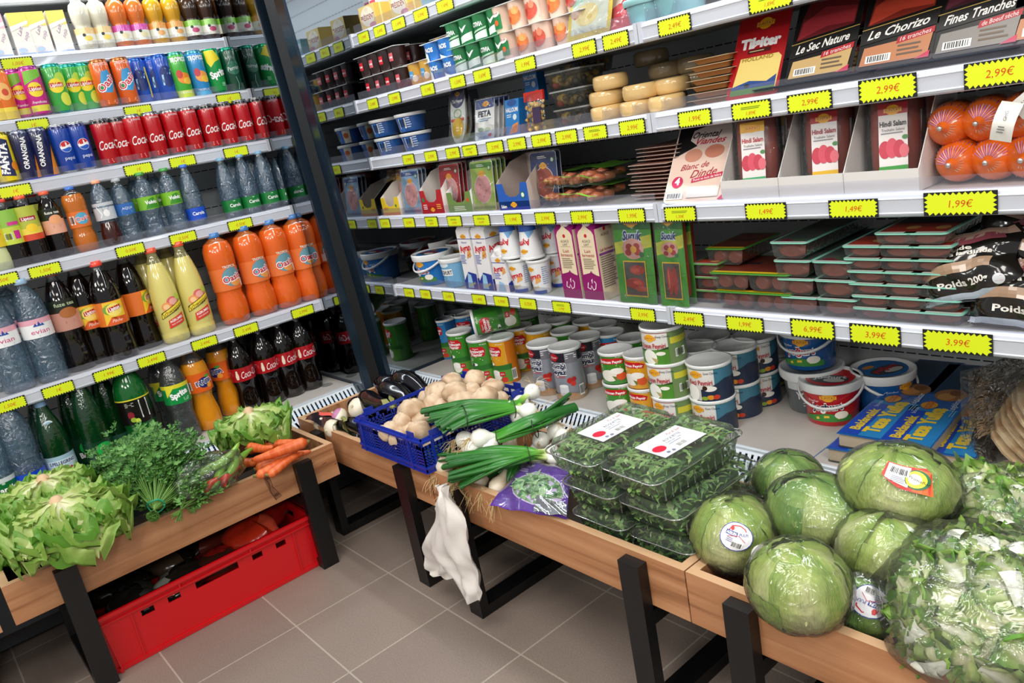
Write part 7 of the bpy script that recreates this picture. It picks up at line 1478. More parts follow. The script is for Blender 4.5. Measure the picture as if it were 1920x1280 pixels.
lay(eggplant(.16, .030, 7), (735, 775), (690, 790), .34, .34, 'black eggplant lying low beside the blue crate', 'eggplant', 'eggplants')
lay(eggplant(.17, .033, 8), (790, 732), (738, 724), .36, .385, 'black eggplant at the rear behind the others', 'eggplant', 'eggplants')
TUR = spotty('turnip_skin', 'd9ccb4', 'efe9da', 14, .4, bump=.1)
def turnip(r, tint=None):
    b = MB(); b.lathe([(0,-r*1.1),(r*.12,-r*.98),(r*.45,-r*.78),(r*.85,-r*.35),(r,.05*r),(r*.92,r*.42),(r*.6,r*.76),(r*.15,r*.86),(0,r*.86)], TUR, 24, [TUR]*5+[tint or TUR]*3)
    t = MB(); t.tube([(0,0,r*.84),(.002,0,r*1.0)], [r*.16, r*.12], M('b8b890', .6), 8)
    return Spec('turnip', None, [Spec('root', b), Spec('crown', t)])
for (px, py, z, r, rt, tint, d_) in [(672, 765, .395, .033, (.9, .4, 0), None, 'round cream turnip left of the eggplants'), (637, 782, .375, .030, (.6, -.5, 0), M('b878a0', .4), 'turnip with a purple pink top'), (625, 803, .365, .030, (1.4, .6, 0), None, 'whitish turnip near the end of the left trough'), (604, 796, .36, .028, (2, .2, 0), None, 'whitish turnip hidden behind the lettuce')]:
    inst(turnip(r, tint), hit(px, py, 2, z), rt, d_, 'turnip', 'turnips')
b = MB(); b.grid(lambda u, v: Vector(((u-.5)*.10, (v-.5)*.06, .006*math.sin(6*u+4*v))), 8, 6, M('1c1a20', .2, coat=.5)); b.grid(lambda u, v: Vector(((u-.5)*.102, .024+(v-.5)*.014, .0012+.006*math.sin(6*u+4*(v*.2+.9)))), 8, 2, M('d85a50', .3))
inst(Spec('printed_packet', b), hit(606, 785, 2, .385), (.1, .2, .3), 'small dark printed packet with a pink edge beside the turnips', 'packet')
# blue perforated crate, tilted on the front board
def blue_crate(L_, W_, H_):
    B_ = M('16309c', .32, coat=.25); kids = []
    def wall(o, U, ln, N, nm):
        o, U, N = Vector(o), Vector(U), Vector(N); s = MB(); Z = Vector((0,0,1)); t = .003
        def q(u0, z0, u1, z1, o0=0, o1=t):
            vs = [o+U*a+Z*c+N*d for d in (o0, o1) for a, c in ((u0,z0),(u1,z0),(u1,z1),(u0,z1))]
            s.add(vs, [(0,1,2,3),(5,4,7,6),(0,4,5,1),(3,2,6,7),(0,3,7,4),(1,5,6,2)], B_)
        q(0, 0, ln, .014); q(0, H_-.030, ln, H_-.022); q(0, H_-.010, ln, H_); q(0, H_-.012, ln, H_-.006, -.006, 0); q(0, .012, ln, .018, -.004, 0)
        n = int(ln/.0115)
        for i in range(n+1):
            u = ln*i/n; solid = (i % 9) in (0, 8)
            q(max(0, u-.0018 if not solid else u-.005), .014, min(ln, u+(.0018 if not solid else .006)), H_-.022)
        for z in [.014+(H_-.036)*k/7 for k in range(1, 7)]: q(0, z-.0016, ln, z+.0016)
        for i in range(0, n+1, 3): q(max(0, ln*i/n-.004), H_-.024, min(ln, ln*i/n+.004), H_-.008)
        for u in (0.03, ln-.06): q(u, H_, u+.03, H_+.012); q(u-.002, 0, u+.004, H_, -.005, 0)
        kids.append(Spec(nm, s))
    wall((0,0,0), (1,0,0), L_, (0,1,0), 'long_wall'); wall((0,W_,0), (1,0,0), L_, (0,-1,0), 'long_wall')
    wall((0,0,0), (0,1,0), W_, (1,0,0), 'short_wall'); wall((L_,0,0), (0,1,0), W_, (-1,0,0), 'short_wall')
    s = MB()
    for i in range(18): s.box((L_*i/17-.003, 0, 0), (L_*i/17+.003, W_, .003), B_)
    for i in range(12): s.box((0, W_*i/11-.003, 0), (L_, W_*i/11+.003, .003), B_)
    kids.append(Spec('base_grid', s)); return Spec('vegetable_crate', None, kids)
# top rim corners seen at: near-left (675,790), near-front (792,835), back-right (972,728), back-left (868,700)
CRATE0 = Vector((.507, -.746, .3695))
inst(blue_crate(.330, .365, .094), CRATE0, 0, 'dark blue perforated plastic crate of mushrooms resting across the corner trough', 'crate')
MUSH = spotty('mushroom_skin', 'a07850', 'dfcbb0', 11, .55, dist=1.4, lo=.28, hi=.66, bump=.8)
def mushroom(r, seed):
    b = MB(); rnd = random.Random(seed); ax = rnd.uniform(.9, 1.25)
    def fn(u, v):
        a = 2*PI*u; e = -PI/2*.55+(PI*.775)*v; n_ = 1+.16*noise.noise(Vector((math.cos(a)*1.4+seed, math.sin(a)*1.4, e*1.2)))+.06*noise.noise(Vector((math.cos(a)*4+seed, math.sin(a)*5, e*4)))
        ce = max(0, math.cos(e)) if v < .999 else 0
        return Vector((r*ax*math.cos(a)*ce*n_, r*math.sin(a)*ce*n_, r*.78*math.sin(e)*n_))
    b.grid(fn, 24, 14, MUSH); b.lathe([(r*.66, -r*.58), (r*.30, -r*.50), (r*.28, -r*.95), (0, -r*.98)], M('d8c6a8', .6), 14)
    return Spec('mushroom', b)
mk = [mushroom(.029, i) for i in range(6)]
MP = [(849,714,.500,1.05,'at the far rear left of the pile'),(890,711,.510,1.1,'topmost, browner, at the rear'),(822,737,.490,1.15,'left side of the upper pile'),(853,735,.505,1.25,'large one in the middle of the upper pile'),(884,734,.495,1.0,'behind the smooth large one'),(908,746,.492,1.25,'smooth large one at the right of the pile'),(924,726,.490,1.05,'small round one at the rear right'),(938,750,.465,1.0,'at the right rim of the crate'),(871,753,.487,1.2,'just above the upper spring onions'),(812,755,.475,1.1,'left flank above the rim'),(773,767,.475,1.25,'big wrinkled one on the left rim'),(801,745,.462,.95,'half hidden at the left rim'),(832,762,.470,1.0,'half hidden under the onion tops'),(755,790,.455,1.05,'round one inside the left part'),(736,808,.440,1.1,'in the left front corner'),(748,822,.430,1.0,'low against the front wall'),(784,808,.448,1.15,'at the front wall under the onion leaves'),(768,806,.436,.9,'wedged near the front wall'),(792,785,.452,.95,'under the tips of the onion leaves'),(812,772,.455,.95,'below the onion leaves'),(905,765,.465,1.0,'under the upper spring onions'),(880,728,.475,.95,'hidden between the rear ones'),(840,790,.435,1.0,'deep below the spring onions'),(760,770,.430,.95,'deep at the left wall')]
for i, (px, py, z, s, d_) in enumerate(MP):
    rr = random.Random(i); inst(mk[i % 6], hit(px, py, 2, z), (rr.uniform(-.4, .4), rr.uniform(-.4, .4), rr.uniform(0, 6)), 'cream mushroom in the blue crate, '+d_, 'mushroom', 'mushrooms in the blue crate', scale=s)
for i in range(14):
    rr = random.Random(i+50); inst(mk[i % 6], (.55+.075*(i % 4)+rr.uniform(-.01, .01), -.70+.085*(i//4), .402), (0, 0, rr.uniform(0, 6)), 'cream mushroom on the bottom layer of the blue crate, hidden by those above', 'mushroom', 'mushrooms on the crate bottom')

# ---------------------------------------------------------------- spring onions
def onion_mat():
    m, t, n, L, b = nt('spring_onion_leaf')
    uv = n.new('ShaderNodeUVMap'); uv.uv_map = 'UVMap'; sp = n.new('ShaderNodeSeparateXYZ'); L.new(uv.outputs[0], sp.inputs[0])
    mp = n.new('ShaderNodeMapping'); mp.inputs['Scale'].default_value = (9, 1.2, 1); no = n.new('ShaderNodeTexNoise'); no.inputs['Scale'].default_value = 2.4; L.new(uv.outputs[0], mp.inputs[0]); L.new(mp.outputs[0], no.inputs[0])
    s = n.new('ShaderNodeMath'); s.operation = 'MULTIPLY_ADD'; L.new(no.outputs[0], s.inputs[0]); s.inputs[1].default_value = .22; L.new(sp.outputs[1], s.inputs[2])
    cr = n.new('ShaderNodeValToRGB'); e = cr.color_ramp.elements; e[0].position = .10; e[0].color = (*lin('eef0dc'), 1); e[1].position = 1; e[1].color = (*lin('1f5a20'), 1)
    for p_, c_ in ((.27, 'dfe8b4'), (.40, 'a5c75c'), (.55, '4f9a34'), (.78, '2f7528')): k = e.new(p_); k.color = (*lin(c_), 1)
    L.new(s.outputs[0], cr.inputs[0]); L.new(cr.outputs[0], b.inputs['Base Color']); b.inputs['Roughness'].default_value = .30
    return m
ONI = onion_mat(); BULB = M('ecebe2', .22, coat=.4); BULB2 = spotty('bulb_skin', 'c9ae86', 'e9dfca', 12, .4, lo=.3, hi=.6); ROOT = M('c9ad7c', .6)
def cat(P, t):
    n = len(P)-1; k = min(int(t*n), n-1); f = t*n-k; p0, p1, p2, p3 = P[max(k-1, 0)], P[k], P[k+1], P[min(k+2, n)]
    return .5*((2*p1)+(p2-p0)*f+(2*p0-5*p1+4*p2-p3)*f*f+(3*p1-p0-3*p2+p3)*f**3)
def stalk(b, P, r0, r1, mat, v0=0.0, v1=1.0, flat=.55, roll=0.0, n=20, fold=0.0):
    P = [Vector(p) for p in P]; N = 10; fr = []
    for i in range(n+1):
        t = i/n; p = cat(P, t); q = cat(P, min(1, t+.01)); o = cat(P, max(0, t-.01)); d = (q-o).normalized()
        a = d.cross(Vector((0,0,1))).normalized(); c = a.cross(d).normalized(); ca, sa = math.cos(roll), math.sin(roll); fr.append((p, a*ca+c*sa, c*ca-a*sa, r0+(r1-r0)*min(1, t*1.5)))
    def fn(u, v):
        i = min(n, int(round(v*n))); p, a, c, r = fr[i]; q = 2*PI*u; k = flat+(1-flat)*max(0, 1-v*3)
        return p+a*(r*math.cos(q))+c*(r*k*math.sin(q)*(1-fold*math.cos(q)**2))
    b.grid(fn, N, n, mat, uv=lambda u, v: (u+roll, v0+(v1-v0)*v))
def roots(b, p, d, n, L_, rnd, down=.6):
    d = Vector(d).normalized()
    for i in range(n):
        q = Vector(p)+Vector((rnd.uniform(-1,1), rnd.uniform(-1,1), rnd.uniform(-1,1)))*.005; v = (d+Vector((rnd.uniform(-1,1), rnd.uniform(-1,1), rnd.uniform(-1,1)))*.75).normalized(); pts = [q]; l = L_*rnd.uniform(.4, 1.1)
        for k in range(5):
            v = (v+Vector((rnd.uniform(-1,1), rnd.uniform(-1,1), rnd.uniform(-1,1)-down))*.38).normalized(); pts.append(pts[-1]+v*l/5)
        b.tube(pts, [.0010, .0009, .0008, .0007, .0006, .0004], ROOT, 4, caps=False)
def bunch(bulbs, tie, mid, tips, nl, label, seed, tie2=None, rb=.023, skin=None, rw=.0085, droots=None, spreadw=.022, r2=.011):
    """bulbs: world points with root directions; tie, mid: world points; tips: two world points the cut ends lie between"""
    rnd = random.Random(seed); O_ = Vector(tie); kids = []; lf = MB(); T0, T1 = Vector(tips[0]), Vector(tips[1]); across = (T1-T0)
    for i in range(nl):
        f = (i+.5)/nl; tp = T0+across*f+Vector((rnd.uniform(-.02,.02), rnd.uniform(-.015,.015), rnd.uniform(-.012,.018)))
        off = Vector((rnd.uniform(-1,1), rnd.uniform(-1,1), rnd.uniform(-.6,1)))*.010
        bp = Vector(bulbs[i % len(bulbs)][0]) if bulbs else Vector(tie)+(Vector(tie)-Vector(mid))*.35
        m_ = Vector(mid)+across*(f-.5)*.55+Vector((0,0,.012*math.sin(f*PI)))+off
        dv = (Vector(tie)-bp).normalized()
        P = [bp+dv*.012, bp.lerp(Vector(tie), .5)+off*.4, Vector(tie)+off*.8+across.normalized()*((f-.5)*spreadw), m_, tp]
        stalk(lf, [x-O_ for x in P], rw*rnd.uniform(.8, 1.1), r2*rnd.uniform(.8, 1.35), ONI, 0, rnd.uniform(.88, 1.05), rnd.uniform(.28, .6), rnd.uniform(-.7, .7), fold=rnd.uniform(0, .3))
    kids.append(Spec('leaves', lf))
    for i, (bp, dr) in enumerate(bulbs):
        b = MB(); bp = Vector(bp); dv = (Vector(tie)-bp).normalized(); R_ = Vector((0,0,1)).rotation_difference(dv).to_matrix().to_4x4(); r = rb*rnd.uniform(.88, 1.12)
        b.lathe([(0,-r*.92),(r*.35,-r*.9),(r*.8,-r*.6),(r,0),(r*.86,r*.55),(r*.55,r*1.0),(r*.36,r*1.5),(r*.32,r*2.2)], skin or BULB, 22, M4=Matrix.Translation(bp-O_) @ R_); rt = MB(); roots(rt, bp-O_-dv*r*.9, -dv if dr is None else dr, 26, .055, rnd)
        kids.append(Spec('bulb', b, [Spec('roots', rt)]))
    t = MB(); ax = (Vector(mid)-Vector(tie)).normalized()
    for c_, ww in ((Vector(tie), 1.0), (Vector(tie2), 1.25)) if tie2 is not None else ((Vector(tie), 1.0),):
        s1 = ax.cross(Vector((0,0,1))).normalized(); s2 = s1.cross(ax); rr = .0185*ww+nl*.0006
        t.tube([c_-O_+s1*rr*1.15*math.cos(2*PI*k/20)+s2*rr*.85*math.sin(2*PI*k/20) for k in range(21)], .0013, M('1c2a1c', .4), 6)
    kids.append(Spec('rubber_band', t, label='thin dark rubber band'))
    inst(Spec('spring_onion_bunch', None, kids), O_, 0, label, 'spring onions', 'spring onion bunches')
h = hit
bunch([(h(998,734,2,.487), (-.2,.3,.8)), (h(992,771,2,.480), None), (h(977,756,2,.475), None), (h(972,781,2,.46), None)], h(960,764,2,.485), h(880,775,2,.500), (h(800,772,2,.50), h(842,820,2,.47)), 20, 'upper spring onion bunch lying on the mushrooms, tied with two dark bands', 3, tie2=h(870,783,2,.497), rb=.0225)
bunch([(h(870,824,2,.440), (-.3,-.4,-.3)), (h(900,822,2,.445), (.1,-.8,-.1)), (h(882,840,2,.425), None), (h(915,838,2,.42), None)], h(935,818,2,.440), h(1000,798,2,.455), (h(1062,748,2,.475), h(1066,775,2,.455)), 12, 'middle spring onion bunch with bulbs at the left and leaves rising to the right', 5, tie2=h(1003,800,2,.452), rb=.0235)
bunch([(h(1035,845,2,.40), None), (h(1040,860,2,.39), None)], h(990,853,2,.412), h(925,866,2,.415), (h(835,855,2,.405), h(862,912,2,.385)), 20, 'lowest spring onion bunch, its cut green ends spread over the front board', 7, rb=.018)
bunch([(h(1010,862,2,.37), None)], h(985,870,2,.378), h(965,880,2,.38), (h(915,884,2,.382), h(978,912,2,.345)), 7, 'short spring onion bunch of hollow cut ends tucked beneath the lowest one', 9, rb=.016, r2=.013)
bunch([(h(845,838,2,.40), None)], h(838,842,2,.405), h(815,850,2,.40), (h(786,846,2,.405), h(800,866,2,.39)), 7, 'small tuft of dark green onion tops at the blue crate corner', 11, rb=.018, r2=.008)
ob = [(818,823,.425,(-.6,-.5,-.5),BULB,.0225,'white bulb with a brown root tuft at the crate corner',40,.07), (833,872,.375,(-.3,-.8,-.6),BULB2,.024,'onion bulb leaning on the front board above the hanging bags',34,.07), (933,912,.362,(.1,-.7,-.5),BULB2,.0225,'round tan onion bulb resting on the front board',24,.05), (900,900,.365,(-.1,-.8,-.5),BULB2,.021,'onion bulb behind the round tan one',34,.07),
      (1042,806,.420,(.5,.2,.5),BULB,.022,'white onion bulb right of the middle bunch',10,.03), (1055,818,.412,(.6,.4,.5),BULB,.021,'white onion bulb touching the arugula box',22,.045), (1014,826,.395,(.3,-.4,.1),BULB,.023,'whitish onion bulb low beside the arugula box',6,.03), (1006,845,.37,None,BULB,.02,'onion bulb hidden in the gap beside the arugula',4,.03), (955,838,.36,None,BULB2,.022,'onion bulb in the shade under the middle bunch',10,.04)]
for i, (px, py, z, dr, sk, r, d_, n_, rl) in enumerate(ob):
    rnd = random.Random(i+77); b = MB(); dr = Vector(dr or (0,-.5,-.5)).normalized(); R_ = Vector((0,0,-1)).rotation_difference(dr).to_matrix().to_4x4()
    b.lathe([(0,-r*.92),(r*.35,-r*.9),(r*.8,-r*.6),(r,0),(r*.86,r*.55),(r*.55,r*1.0),(r*.34,r*1.5),(r*.26,r*2.0),(0,r*2.0)], sk, 22, M4=R_); rt = MB(); roots(rt, dr*r*.9, dr, n_, rl, rnd)
    inst(Spec('onion_bulb', None, [Spec('bulb', b), Spec('roots', rt)]), h(px, py, 2, z), 0, d_, 'spring onions', 'loose onion bulbs')
rt = MB(); rnd = random.Random(4)
for px, py, z in ((852,905,.372),(905,915,.368),(930,930,.362),(955,925,.36),(875,890,.378)): roots(rt, h(px, py, 2, z)-h(900,900,2,.37), (0,-.6,-.7), 26, .065, rnd, down=.9)
inst(Spec('onion_roots', rt), h(900,900,2,.37), 0, 'tangle of dry straw coloured onion roots hanging over the front board', 'onion roots', kind='stuff')

# ---------------------------------------------------------------- purple salad bag
A_, B__, C_, D_ = h(985,862,2,.385), h(918,948,2,.369), h(1062,972,2,.372), h(1072,880,2,.42)
def quad(u, v, lift=0.0):
    p = B__.lerp(C_, u).lerp(A_.lerp(D_, u), v); return p+Vector((0,-.25,1)).normalized()*(lift*(max(0, math.sin(PI*u))**.6)*(max(0, math.sin(PI*v))**.6)+.0022*math.sin(u*17+v*9)+.002*noise.noise(Vector((u*6, v*6, 0))))
b = MB(); PUR = M('5b2c9c', .2, coat=.7); O_ = Vector(B__)
b.grid(lambda u, v: quad(u, v, .016)-O_, 20, 20, PUR); b.grid(lambda u, v: quad(1-u, v, -.012)-O_, 10, 10, PUR)
def wmap(u, v, d): return quad(u/1000, v/1000, .016)-O_+Vector((0,-.25,1)).normalized()*(.0008+d/2500)
wv = MB(); wv.decals(wmap, [('E', 560, 420, 390, 310, 'c8b8e0'), ('E', 560, 420, 370, 290, '6f9a62'), ('T', 'Mâche', 230, 860, 70, 'd8c8f0', {'w': 220}), ('L', 120, 760, 180, 3, 30, 'c8b4e8')], d0=.1)
gl_ = MB(); rnd = random.Random(12)
for i in range(70):
    a, r = rnd.uniform(0, 6.28), math.sqrt(rnd.random())*.33; u, v = .56+r*math.cos(a)*1.05, .42+r*math.sin(a)*.8
    c = quad(u, v, .016)-O_+Vector((0,-.0006,.0022)); d1 = Vector((rnd.uniform(-1,1), rnd.uniform(-.6,.6), rnd.uniform(-.1,.25))).normalized(); d2 = d1.cross(Vector((0,-.25,1))).normalized(); q = rnd.uniform(.010, .018)
    gl_.add([c-d1*q, c+d2*q*.45, c+d1*q, c-d2*q*.45], [(0,1,2,3)], M(rnd.choice(['4f8a4a', '7aa86a', '9ac08a', '3f7a40']), .4))
wf = MB(); wf.grid(lambda u, v: quad(.05+u*.95, v, .022)-O_+Vector((0,0,.003)), 20, 20, WRAP)
sv = MB(); sv.grid(lambda u, v: quad(.62+.40*u, -.02+.24*v, .010)-O_+Vector((0,-.004,.010+.004*math.sin(u*9+v*7))), 10, 8, M('b8bcc0', .12, .8))
inst(Spec('salad_bag', None, [Spec('bag', b), Spec('window', wv), Spec('salad_leaves', gl_, kind='stuff'), Spec('clear_film', wf), Spec('silver_seam', sv, label='crumpled silver end of the bag')]), O_, 0, 'purple bag of small salad leaves with a clear window, left of the arugula boxes', 'salad bag')

# ---------------------------------------------------------------- arugula clamshells
ARG = [M(c, .42) for c in ('6a9448', '7fa558', '567f3c', '93b568', '6c9650', 'a3bb78')]
def arugula_box(seed, w=.152, d=.258, h_=.068, label=True, drk=1.0):
    rnd = random.Random(seed); b = MB(); pr = rrect(w, d, .022, 4); n = len(pr); lev = [(.80, 0), (.84, .006), (.93, h_*.55), (.955, h_*.72)]
    for i in range(len(lev)-1):
        (s0, z0), (s1, z1) = lev[i], lev[i+1]; vs = [(x*s0, y*s0, z0) for x, y in pr]+[(x*s1, y*s1, z1) for x, y in pr]; b.add(vs, [(k, (k+1) % n, n+(k+1) % n, n+k) for k in range(n)], TRAYF, True)
    b.add([(x*.80, y*.80, 0) for x, y in pr], [tuple(range(n))[::-1]], TRAYF)
    b.prism([(x*1.0, y*1.0) for x, y in pr], h_*.72, h_*.72+.0015, 2, TRAYF, caps=False)
    for k in range(-5, 6):
        for s in (-1, 1): b.box((s*w*.455-.0008, k*.020-.001, .008), (s*w*.455+.0008, k*.020+.001, h_*.6), TRAYF)
    l = MB(); lid = [(1.0, h_*.73), (1.0, h_*.78), (.93, h_*.80), (.90, h_*1.0)]
    for i in range(len(lid)-1):
        (s0, z0), (s1, z1) = lid[i], lid[i+1]; vs = [(x*s0, y*s0, z0) for x, y in pr]+[(x*s1, y*s1, z1) for x, y in pr]; l.add(vs, [(k, (k+1) % n, n+(k+1) % n, n+k) for k in range(n)], TRAYF, True)
    l.add([(x*.90, y*.90, h_) for x, y in pr], [tuple(range(n))], film('lid_clear', 'f6faf8', .03, .07, bump=.5, bscale=22, hz=.03))
    rim = MB()
    pts = [(x*1.01, y*1.01, h_*.755) for x, y in pr]; rim.tube(pts+[pts[0]], .0016, film('rim', 'f0f4f4', .12, .12, hz=.12), 6)
    lv = MB()
    for i in range(430):
        z = rnd.uniform(.006, h_*.90); lim = .40 if z < h_*.7 else .37; edge = rnd.random() < .55
        x, y = rnd.uniform(-1, 1)*w*lim, rnd.uniform(-1, 1)*d*(lim+.02)
        if edge and z < h_*.72:
            if rnd.random() < .5: x = math.copysign(w*.40, x)
            else: y = math.copysign(d*.41, y)
        elif rnd.random() < .75: z = h_*rnd.uniform(.78, .93)
        a = rnd.uniform(0, 6.28); L_ = rnd.uniform(.022, .045); dd = Vector((math.cos(a), math.sin(a), rnd.uniform(-.3, .3))).normalized(); c = Vector((x, y, z)); s = dd.cross(Vector((0,0,1))).normalized(); wd = L_*rnd.uniform(.08, .17); up = s.cross(dd)
        P = []
        for k in range(7):
            t = k/6; ww = wd*[.12,.16,.7,.35,1.0,.8,.1][k]; q = c+dd*(L_*(t-.5))+up*(.006*math.sin(t*PI)); P += [q-s*ww, q+s*ww]
        cl = lambda p: Vector((max(-w*.43, min(w*.43, p.x)), max(-d*.44, min(d*.44, p.y)), max(.003, min(h_*.96, p.z))))
        lv.add([cl(p) for p in P], [(2*k, 2*k+1, 2*k+3, 2*k+2) for k in range(6)], rnd.choice(ARG))
    lv.prism([(x*.72, y*.72) for x, y in pr], .004, h_*.70, 2, M('48663a', .7))
    kids = [Spec('tray', b), Spec('lid', l), Spec('rim', rim), Spec('arugula', lv, kind='stuff')]
    if label:
        s = MB(); s.prism([(-.040,-.058),(.040,-.058),(.040,.058),(-.040,.058)], h_+.0004, h_+.0012, 2, M('eceef2', .35))
        s.decals(plane_map((0, 0, h_+.0012), (0,1,0), (-1,0,0)), [('E', -38, -6, 15, 13, 'd81c3c'), ('T', 'Pur & Sain', 34, 26, 9, 'b8586c', {'s': .5, 'w': 38}), ('T', 'ROQUETTE', 14, 10, 8, '6a7080', {'w': 46}), ('T', 'Poids net : 125g', 8, 0, 5, '6a7080', {'w': 40}), ('L', -14, -9, 44, 1, 4, '9098a8'), ('K', -10, -34, 26, 16), ('E', -38, -30, 4, 4, '8088a0'), ('E', -26, -32, 4, 4, '8088a0')], d0=.1)
        kids.append(Spec('label', s, label='white label with a red dot'))
    return Spec('arugula_box', None, kids)
bx = [arugula_box(i, label=(i == 0)) for i in range(3)]
TOPZ = .530; cols = [(1.338, -.580, 'left'), (1.494, -.578, 'right')]
for c_, (x, y, nm) in enumerate(cols):
    for k in range(4):
        sp_ = bx[0] if k == 0 else bx[1+(k+c_) % 2]
        off = [(0, 0), (.022, .012), (.030, .016), (.046, .006)][k]
        inst(sp_, (x+off[0], y+off[1]-.0, TOPZ-.068-k*.0695+(.0 if k < 3 else .006)), (.02, 0, -.07+(.05*k if c_ else .03*k)), 'clear clamshell box of arugula, %s of the %s stack%s' % (['topmost', 'second from top', 'third from top', 'lowest'][k], nm, ' with a white red dotted label' if k == 0 else ''), 'arugula box', 'arugula boxes')

# ---------------------------------------------------------------- wrapped iceberg lettuces
def iceberg(R_, seed, mat=ICE, sq=(1, 1, .9), sticker=None, ang=0.0, wrap=1.06):
    rnd = random.Random(seed); b = MB()
    def shell(c_az, c_el, w, h0, k, m):
        ph = rnd.uniform(0, 9)
        def fn(u, v):
            az = c_az+(u-.5)*w*(.55+.45*math.sin(min(1, v*1.2)*PI/2)); el = c_el+(v-.3)*h0
            vein = abs(math.sin((u-.5)*9/(.35+v*.8)+ph*.2))**.6
            q_ = Vector((math.cos(el)*math.cos(az), math.cos(el)*math.sin(az), math.sin(el)))
            rr = R_*(k-.032*vein+.035*max(0, 1-abs(u-.5)*12)*(1-v)+.03*max(0, v-.75)*4*math.sin(u*17+ph)*.35+.05*noise.noise(q_*2.2+Vector((seed, 0, 0)))+.045*noise.noise(q_*6)+.02*noise.noise(q_*14))
            return Vector((rr*math.cos(el)*math.cos(az)*sq[0], rr*math.cos(el)*math.sin(az)*sq[1], rr*math.sin(el)*sq[2]))
        b.grid(fn, 26, 20, m)
    def core(u, v):
        a = 2*PI*u; e = (v-.5)*PI; r = R_*(.88+.02*abs(math.sin(a*5+v*4))); return Vector((r*math.cos(e)*math.cos(a)*sq[0], r*math.cos(e)*math.sin(a)*sq[1], r*math.sin(e)*sq[2]))
    b.grid(core, 28, 16, mat)
    for i in range(13): shell(i*2.4+rnd.uniform(-.3, .3), rnd.uniform(-1.1, .1), rnd.uniform(1.5, 2.3), rnd.uniform(1.7, 2.4), .915+.0095*i, mat)
    f = MB()
    def wf(u, v):
        a = 2*PI*u; e = (v-.5)*PI; k = wrap+.035*noise.noise(Vector((math.cos(a)*2.3+seed, math.sin(a)*2.3, v*4)))+.015*noise.noise(Vector((math.cos(a)*9+seed, math.sin(a)*9, v*12)))
        if v < .10: k *= 1+.25*(0.10-v)/.1
        return Vector((R_*k*math.cos(e)*math.cos(a)*sq[0], R_*k*math.cos(e)*math.sin(a)*sq[1], R_*k*math.sin(e)*sq[2]))
    f.grid(wf, 48, 30, WRAP)
    kids = [Spec('leaves', b), Spec('clear_wrap', f, label='clear crinkled wrap')]
    if sticker:
        az, el, rot, kind = sticker; s = MB(); rr = R_*(wrap+.05)
        def mp(u, v, d):
            cu, su = math.cos(rot), math.sin(rot); uu, vv = u*cu-v*su, u*su+v*cu
            e = el+vv/1000/rr; a = az+uu/1000/rr/max(.3, math.cos(el)); r2 = rr+d/1000*2
            return Vector((r2*math.cos(e)*math.cos(a)*sq[0], r2*math.cos(e)*math.sin(a)*sq[1], r2*math.sin(e)*sq[2]))
        if kind == 'oval': s.decals(mp, [('E', 0, 0, 28, 26, '2c3a9c'), ('E', 0, 0, 26.5, 24.5, 'ecebf0'), ('S', [(-16,4),(-12,16),(2,20),(12,16),(14,12)], 2, 'c82838'), ('E', -10, 12, 3, 4, 'd03030'), ('R', -19, -1, 1, 7, '2c3a9c'), ('T', 'AGRUPA', -9, 3, 5, 'ffffff', {'b': .04, 'w': 18}), ('T', 'PULPI', 11, 6, 5, '2c3a9c', {'w': 14, 'r': 10}), ('S', [(-14,-4),(4,2),(16,-6)], 1, 'd04050'), ('K', -4, -20, 18, 11), ('L', -14, -6, 12, 3, 3, '8080a0')])
        else: s.decals(mp, [('P', [(-36,20),(30,24),(36,14),(34,-26),(-4,-22),(-32,-8)], 'd83028'), ('P', [(10,24),(36,16),(38,-28),(12,-22)], 'e0682c'), ('E', 16, 0, 17, 19, '1c6a3a'), ('E', 14, 0, 14, 16, 'f2e23a'), ('E', 12, 0, 9, 10, 'ece8e0'), ('T', 'Primaflor', 18, -2, 5, '1c2a1c', {'r': -22, 'w': 30}), ('P', [(-32,18),(6,20),(6,-18),(-26,-10)], 'f2f0f0'), ('K', -26, 0, 30, 15), ('L', -18, -4, 20, 4, 3, '9090a0')])
        kids.append(Spec('sticker', s, label='round printed sticker' if kind == 'oval' else 'colourful barcode sticker'))
    return Spec('iceberg_lettuce', None, kids)
def face(c, dx=0.0, dz=0.0):
    v = (CAM_LOC-c).normalized(); return math.atan2(v.y, v.x)+dx, math.asin(v.z)+dz
def ice(px, py, z, R_, seed, label, mat=ICE, sq=(1,1,.9), st=None, rx=0.0, rz=0.0, so=(0,0,0)):
    c = h(px, py, 2, z)
    if st: az, el = face(c, so[0], so[1]); st = (az, el, so[2], st)
    inst(iceberg(R_, seed, mat, sq, st), c, 0, label, 'iceberg lettuce', 'wrapped iceberg lettuces')
ice(1378, 1000, .395, .077, 1, 'wrapped iceberg lettuce with a round sticker, leftmost in the trough', ICE, (1,1,.93), 'oval', so=(0.02,-.03,-.45))
ice(1478, 905, .375, .072, 2, 'wrapped iceberg lettuce mostly hidden behind, next to the arugula', ICE2)
ice(1530, 962, .425, .082, 3, 'darker green wrapped iceberg lettuce in the second row without sticker', ICE2, (1.08,.9,.86))
ice(1683, 908, .485, .086, 4, 'wrapped iceberg lettuce with a barcode sticker, topmost of the pile', ICE, (1.1,.95,.78), 'bar', so=(.10,.24,-.35))
ice(1668, 1035, .405, .080, 5, 'pale wrapped iceberg lettuce below the barcode one', ICE, (1.05,1,.9))
ice(1497, 1096, .418, .073, 6, 'foremost wrapped iceberg lettuce bulging over the front board', ICE, (1.08,1,.97))
ice(1632, 1136, .345, .068, 7, 'wrapped iceberg lettuce low in the trough with an upside down sticker', ICE2, (1,1,.95), 'oval', so=(0,.12,2.7))
